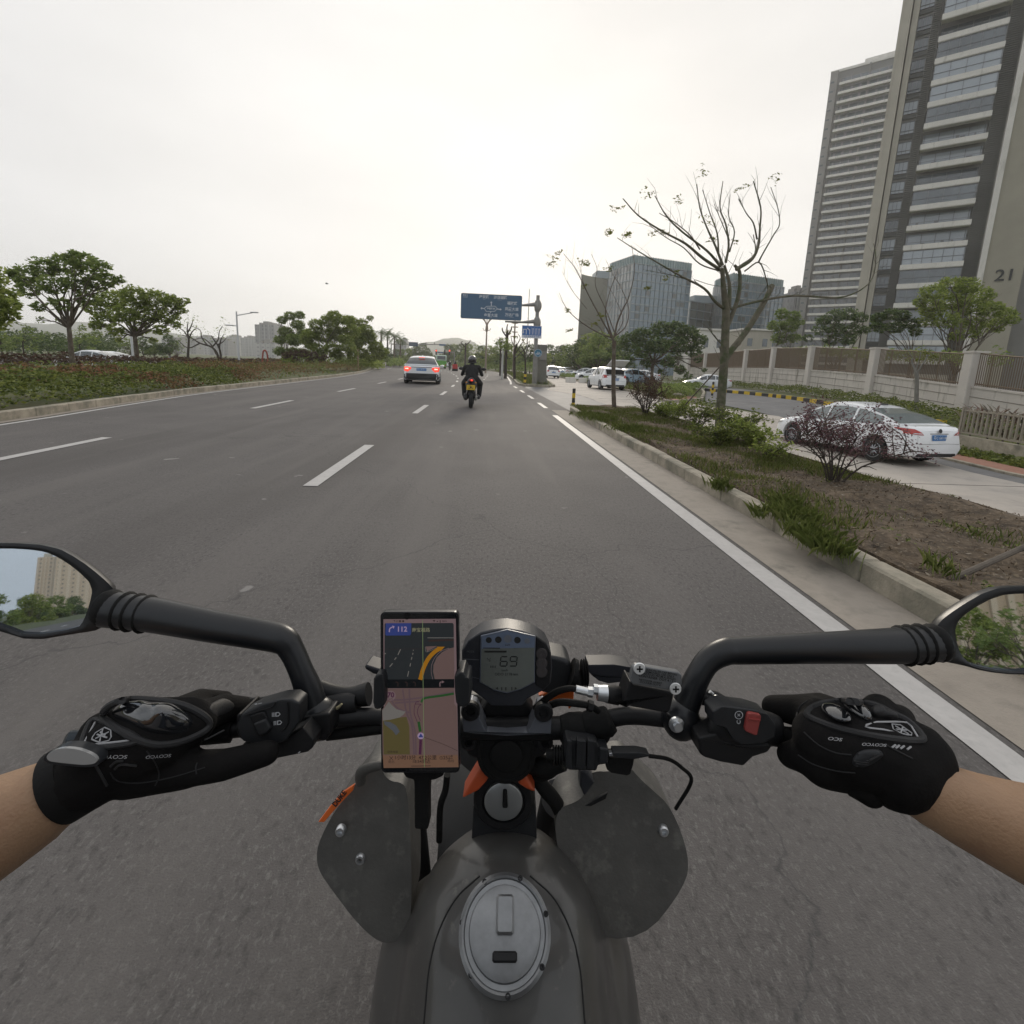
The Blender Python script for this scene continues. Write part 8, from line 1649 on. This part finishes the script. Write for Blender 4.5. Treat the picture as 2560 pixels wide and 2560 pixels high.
# --- left glove
def C(x, y, d): return P3(x, y, d)
gl = po(organic('glove', [
 (C(225, 1930, .465), C(290, 1880, .475), .034, .034), (C(290, 1880, .475), C(400, 1840, .482), .034, .034), (C(400, 1838, .482), C(480, 1808, .49), .032, .022), (C(260, 1835, .485), C(300, 1850, .482), .022, .028), (C(320, 1800, .485), C(470, 1795, .49), .020, .020),
 (C(330, 1925, .478), C(470, 1920, .482), .025, .0185), (C(470, 1922, .482), C(560, 1912, .482), .0165, .0145), (C(560, 1912, .482), C(668, 1882, .485), .0145, .012),
 (C(490, 1800, .495), C(555, 1772, .53), .0165, .0150), (C(555, 1772, .53), C(622, 1772, .565), .0155, .0125), (C(455, 1775, .505), C(500, 1752, .54), .0145, .0130), (C(500, 1752, .54), C(560, 1752, .575), .0125, .011),
 (C(390, 1785, .50), C(400, 1795, .54), .015, .014), (C(400, 1795, .54), C(410, 1860, .555), .014, .012), (C(310, 1800, .495), C(320, 1810, .535), .014, .013), (C(320, 1810, .535), C(330, 1870, .545), .013, .011)], .0028, m_glv, per, 5)); gl['label'] = 'left glove, its finger on the clutch lever'
bv = surf(gl)
pad = MB(); 
def padring(z, pts, bv, r, mb): P = [p for p in chaikin(pts, 2)]; P.append(P[0]); mb.tube([onto(*z(*p), bv, .0) for p in P], r, 8)
padring(ZH, [(440, 330), (560, 190), (780, 130), (1100, 150), (1400, 190), (1650, 300), (1780, 420), (1700, 530), (1400, 660), (1100, 700), (820, 600), (560, 440)], bv, .0034, pad)
padring(ZH, [(300, 420), (380, 370), (520, 420), (900, 590), (900, 660), (500, 720), (250, 740), (200, 690)], bv, .0026, pad); po(pad.build('padding_rim', m_glp, gl, True)); 
def shell(name, z, outline, bv, hgt, m, parent, bumps=()):
    """domed hard shell pushed out from the glove under an outline"""
    O_ = chaikin(outline, 2); c = np.mean(O_, 0); K = len(O_); vs_ = []; rings = 7
    for i in range(rings+1):
        t = i/rings
        for p in O_:
            pt = c+(np.array(p)-c)*(1-t); b_ = hgt*sqrt(max(0, 1-(1-t)**2))
            for bx, by, br, bh in bumps: dd = hypot(pt[0]-bx, (pt[1]-by)*1.2)/br; b_ += bh*math.exp(-dd**4) if i else 0
            X_ = onto(*z(*pt), bv, 0); n_ = (Vector(CPOS)-X_).normalized(); n_ = (n_+Vector((0, 0, .6))).normalized(); vs_.append(X_+n_*(b_-.001*(i == 0)))
    fs_ = [(i*K+j, i*K+(j+1) % K, (i+1)*K+(j+1) % K, (i+1)*K+j) for i in range(rings) for j in range(K)]
    o = po(MB().add(vs_, fs_).build(name, m, parent, True, merge=True)); md = o.modifiers.new('s', 'SUBSURF'); md.levels = 1; md.render_levels = 2; return o
shell('knuckle_guard', ZH, [(540, 330), (620, 210), (760, 155), (1000, 165), (1200, 200), (1380, 215), (1560, 340), (1570, 450), (1450, 550), (1250, 575), (1000, 540), (760, 430)], bv, .012, m_shell, gl, [(720, 240, 100, .004), (930, 250, 110, .005), (1230, 300, 180, .006)])
s = MB(); stripe(s, ZH, [(245, 655), (375, 415), (395, 400), (430, 408), (850, 590), (860, 620), (820, 630), (305, 690)], bv, .0009, 6, 0)
hexp = [(490, 475), (565, 505), (570, 590), (540, 635), (430, 660), (335, 620), (345, 590), (380, 540)]; stripe(s, ZH, hexp+[hexp[0]], bv, .0006, 5, 0)
for a, b in (((400, 560), (520, 600)), ((470, 490), (430, 650)), ((380, 610), (540, 530)), ((440, 530), (470, 560)), ((480, 590), (500, 560))): stripe(s, ZH, [a, b], bv, .0007, 5, 0)
ontext(s, ZH, 'SCOYCO', 580, 830, 62, bv, 180, 1.45, .3, .01); ontext(s, ZH, 'SCOYCO', 1140, 825, 52, bv, 184, 1.45, .3, .01); po(s.build('silver_print', mat('silver reflective print', (.34, .34, .35), rough=.45), gl, False))
s = MB(); stripe(s, ZH, [(560, 950), (630, 890), (720, 880)], bv, .0011); stripe(s, ZH, [(610, 985), (690, 925), (880, 940)], bv, .0011); stripe(s, ZH, [(1660, 640), (1760, 600), (1932, 510)], bv, .0008); po(s.build('seam', m_glp, gl, True))
shell('finger_panel', ZH, [(1720, 230), (1850, 130), (1960, 110), (2080, 190), (2060, 260), (1900, 340), (1800, 340)], bv, .002, m_glp, gl)
s = MB(); stripe(s, ZH, [(1000, 760), (1100, 900), (1150, 1050), (1100, 1180)], bv, .0006); stripe(s, ZH, [(560, 1020), (640, 1120), (900, 1150), (1300, 1080), (1700, 960)], bv, .0006); stripe(s, ZH, [(360, 900), (420, 1000), (520, 1180)], bv, .0012); stripe(s, ZH, [(1600, 1040), (1590, 960), (1610, 900)], bv, .0006); po(s.build('stitching', m_glp, gl, True))
# wrist band with a pale oval face
bb_ = surf(bd); wb_ = empty('wristband', 'slim black fitness band with pale oval face on the rider left wrist above the glove', 'wristband', C(150, 1895, .455)); WL = Vector(wb_.location)
def pw(o): o.data.transform(Matrix.Translation(-WL)); return o
F_ = [(262, 1310), (250, 1280), (290, 1245), (360, 1232), (440, 1240), (520, 1270), (552, 1300), (545, 1325), (480, 1335), (400, 1328), (310, 1318)]
for nm, ex, d0, th, mm in (('case', 1.06, .430, .012, mat('dark band case', (.02, .022, .025), rough=.3)), ('face', .95, .4285, .003, mat('pale oval glass', (.30, .30, .295), rough=.15, coat=.5))):
    c = np.mean(F_, 0); pts = chaikin([c+(np.array(p)-c)*ex for p in F_], 2); mb = MB().prism([Q(Z6, p[0], p[1]+(8 if nm == 'case' else 0), d0+(p[0]-400)*.00004) for p in pts], FV*th); o = pw(mb.build(nm, mm, wb_, 40)); md = o.modifiers.new('b', 'BEVEL'); md.width = .0012; md.segments = 2; md.limit_method = 'ANGLE'
ax_ = (Vector(C(60, 2030, .45))-Vector(C(205, 1945, .465))).normalized(); cc = Vector(C(178, 1952, .463)); pw(MB().lathe([(.0325, -.009), (.0345, -.008), (.0345, .008), (.0325, .009)], cc, ax_, 36).build('strap', m_rub, wb_, 50))
# --- right glove
gr_ = po(organic('glove', [
 (C(2240, 1930, .465), C(2290, 1895, .475), .034, .032), (C(2210, 1900, .47), C(2130, 1870, .478), .034, .035), (C(2140, 1870, .478), C(2070, 1855, .487), .034, .031), (C(2070, 1850, .487), C(2040, 1835, .495), .030, .022), (C(2310, 1860, .485), C(2220, 1835, .487), .018, .024), (C(2080, 1810, .492), C(2200, 1812, .492), .020, .019),
 (C(2170, 1915, .478), C(2060, 1905, .485), .027, .024), (C(2060, 1905, .485), C(2010, 1890, .495), .022, .017), (C(2010, 1890, .495), C(1975, 1888, .51), .017, .013),
 (C(2070, 1808, .50), C(2020, 1780, .53), .021, .018), (C(2020, 1780, .53), C(1935, 1768, .56), .018, .0135), (C(2110, 1790, .505), C(2050, 1763, .54), .015, .0135), (C(2050, 1763, .54), C(1995, 1760, .58), .013, .011),
 (C(2190, 1790, .50), C(2200, 1775, .52), .0165, .0165), (C(2200, 1775, .52), C(2195, 1850, .545), .014, .013), (C(2245, 1805, .50), C(2250, 1795, .52), .014, .014), (C(2250, 1795, .52), C(2245, 1860, .54), .013, .012)], .0028, m_glv, per, 5)); gr_['label'] = 'right glove, its finger on the brake lever'
bv = surf(gr_); pad = MB(); padring(ZG, [(470, 230), (600, 130), (850, 90), (1100, 110), (1250, 150), (1400, 230), (1560, 300), (1750, 500), (1600, 520), (1200, 470), (800, 380), (560, 290)], bv, .0034, pad); po(pad.build('padding_rim', m_glp, gr_, True))
for gx, gy, ga, gb_ in ((800, 215, 118, 58), (1020, 190, 98, 82)):
    c = onto(*ZG(gx, gy), bv, .003); k_ = .2381*.48/FPX; kg = po(MB().ell(c, (ga*k_, .016, gb_*k_), 22, 14, R3=Matrix((RV, FV, UV_)).transposed()).build('knuckle_guard', m_shell, gr_, True))
shell('knuckle_guard', ZG, [(1150, 150), (1260, 135), (1340, 200), (1450, 230), (1480, 290), (1300, 280), (1160, 260)], bv, .005, m_glp, gr_, [(1230, 200, 80, .004), (1380, 240, 70, .003)])
s = MB(); stripe(s, ZG, [(1660, 475), (1590, 360), (1540, 320), (1420, 312), (1230, 315), (1120, 345), (1108, 365), (1150, 378), (1300, 395), (1560, 455)], bv, .0009, 6, 0)
hexp = [(1385, 335), (1475, 345), (1595, 430), (1590, 455), (1500, 440), (1400, 390)]; stripe(s, ZG, hexp+[hexp[0]], bv, .0006, 5, 0)
for a, b in (((1420, 355), (1560, 440)), ((1500, 370), (1480, 425)), ((1430, 390), (1540, 400))): stripe(s, ZG, [a, b], bv, .0007, 5, 0)
ontext(s, ZG, 'SCO', 790, 492, 48, bv, 174, 1.6, .3, .01); ontext(s, ZG, 'SCOYCO', 1200, 552, 42, bv, 177, 1.5, .3, .01)
for x in (1400, 1440, 1490, 1560): stripe(s, ZG, [(x-15, 585+(x-1400)*.12), (x+25, 555+(x-1400)*.12)], bv, .0008, 5, 0)
po(s.build('silver_print', MATS['silver reflective print'], gr_, False))
sp_ = shell('strap_tab', ZG, [(960, 700), (1040, 600), (1250, 590), (1310, 650), (1290, 690), (1130, 800), (960, 790)], bv, .004, m_pl, gr_); s = MB()
for k in range(4): stripe(s, ZG, [(975+k*14, 700+k*25), (1150-k*6, 722+k*22)], surf(sp_), .0008, 5, 0)
stripe(s, ZG, [(1030, 660), (1080, 605), (1240, 605), (1275, 650), (1150, 715)], surf(sp_), .0009, 5, 0); po(s.build('tab_ribs', m_glp, gr_, True))
s = MB(); bv = surf(gr_); stripe(s, ZG, [(460, 420), (620, 560), (800, 640), (960, 660)], bv, .0006); stripe(s, ZG, [(400, 660), (560, 760), (800, 830), (1000, 850)], bv, .0006); stripe(s, ZG, [(1330, 560), (1480, 640), (1600, 700)], bv, .0008); stripe(s, ZG, [(500, 90), (420, 150), (380, 250)], bv, .0007); po(s.build('stitching', m_glp, gr_, True))
# palm strap under the right wrist
po(organic('glove_cuff', [(C(2150, 1960, .468), C(2175, 1985, .462), .016, .012)], .003, m_glv, per, 3))
# ================================================================== air
hz = bpy.data.materials.new('haze'); hz.use_nodes = True; n_ = hz.node_tree.nodes; n_.clear(); o_ = n_.new('ShaderNodeOutputMaterial'); v_ = n_.new('ShaderNodeVolumePrincipled')
v_.inputs['Color'].default_value = (1, 1, 1, 1); v_.inputs['Density'].default_value = .00042; v_.inputs['Anisotropy'].default_value = .55
hz.node_tree.links.new(v_.outputs[0], o_.inputs['Volume'])
h_ = MB().box((0, 100, 74.0), (3440, 3240, 152)).build('haze', hz); h_['kind'] = 'stuff'; h_['label'] = 'pale summer haze over the whole place'
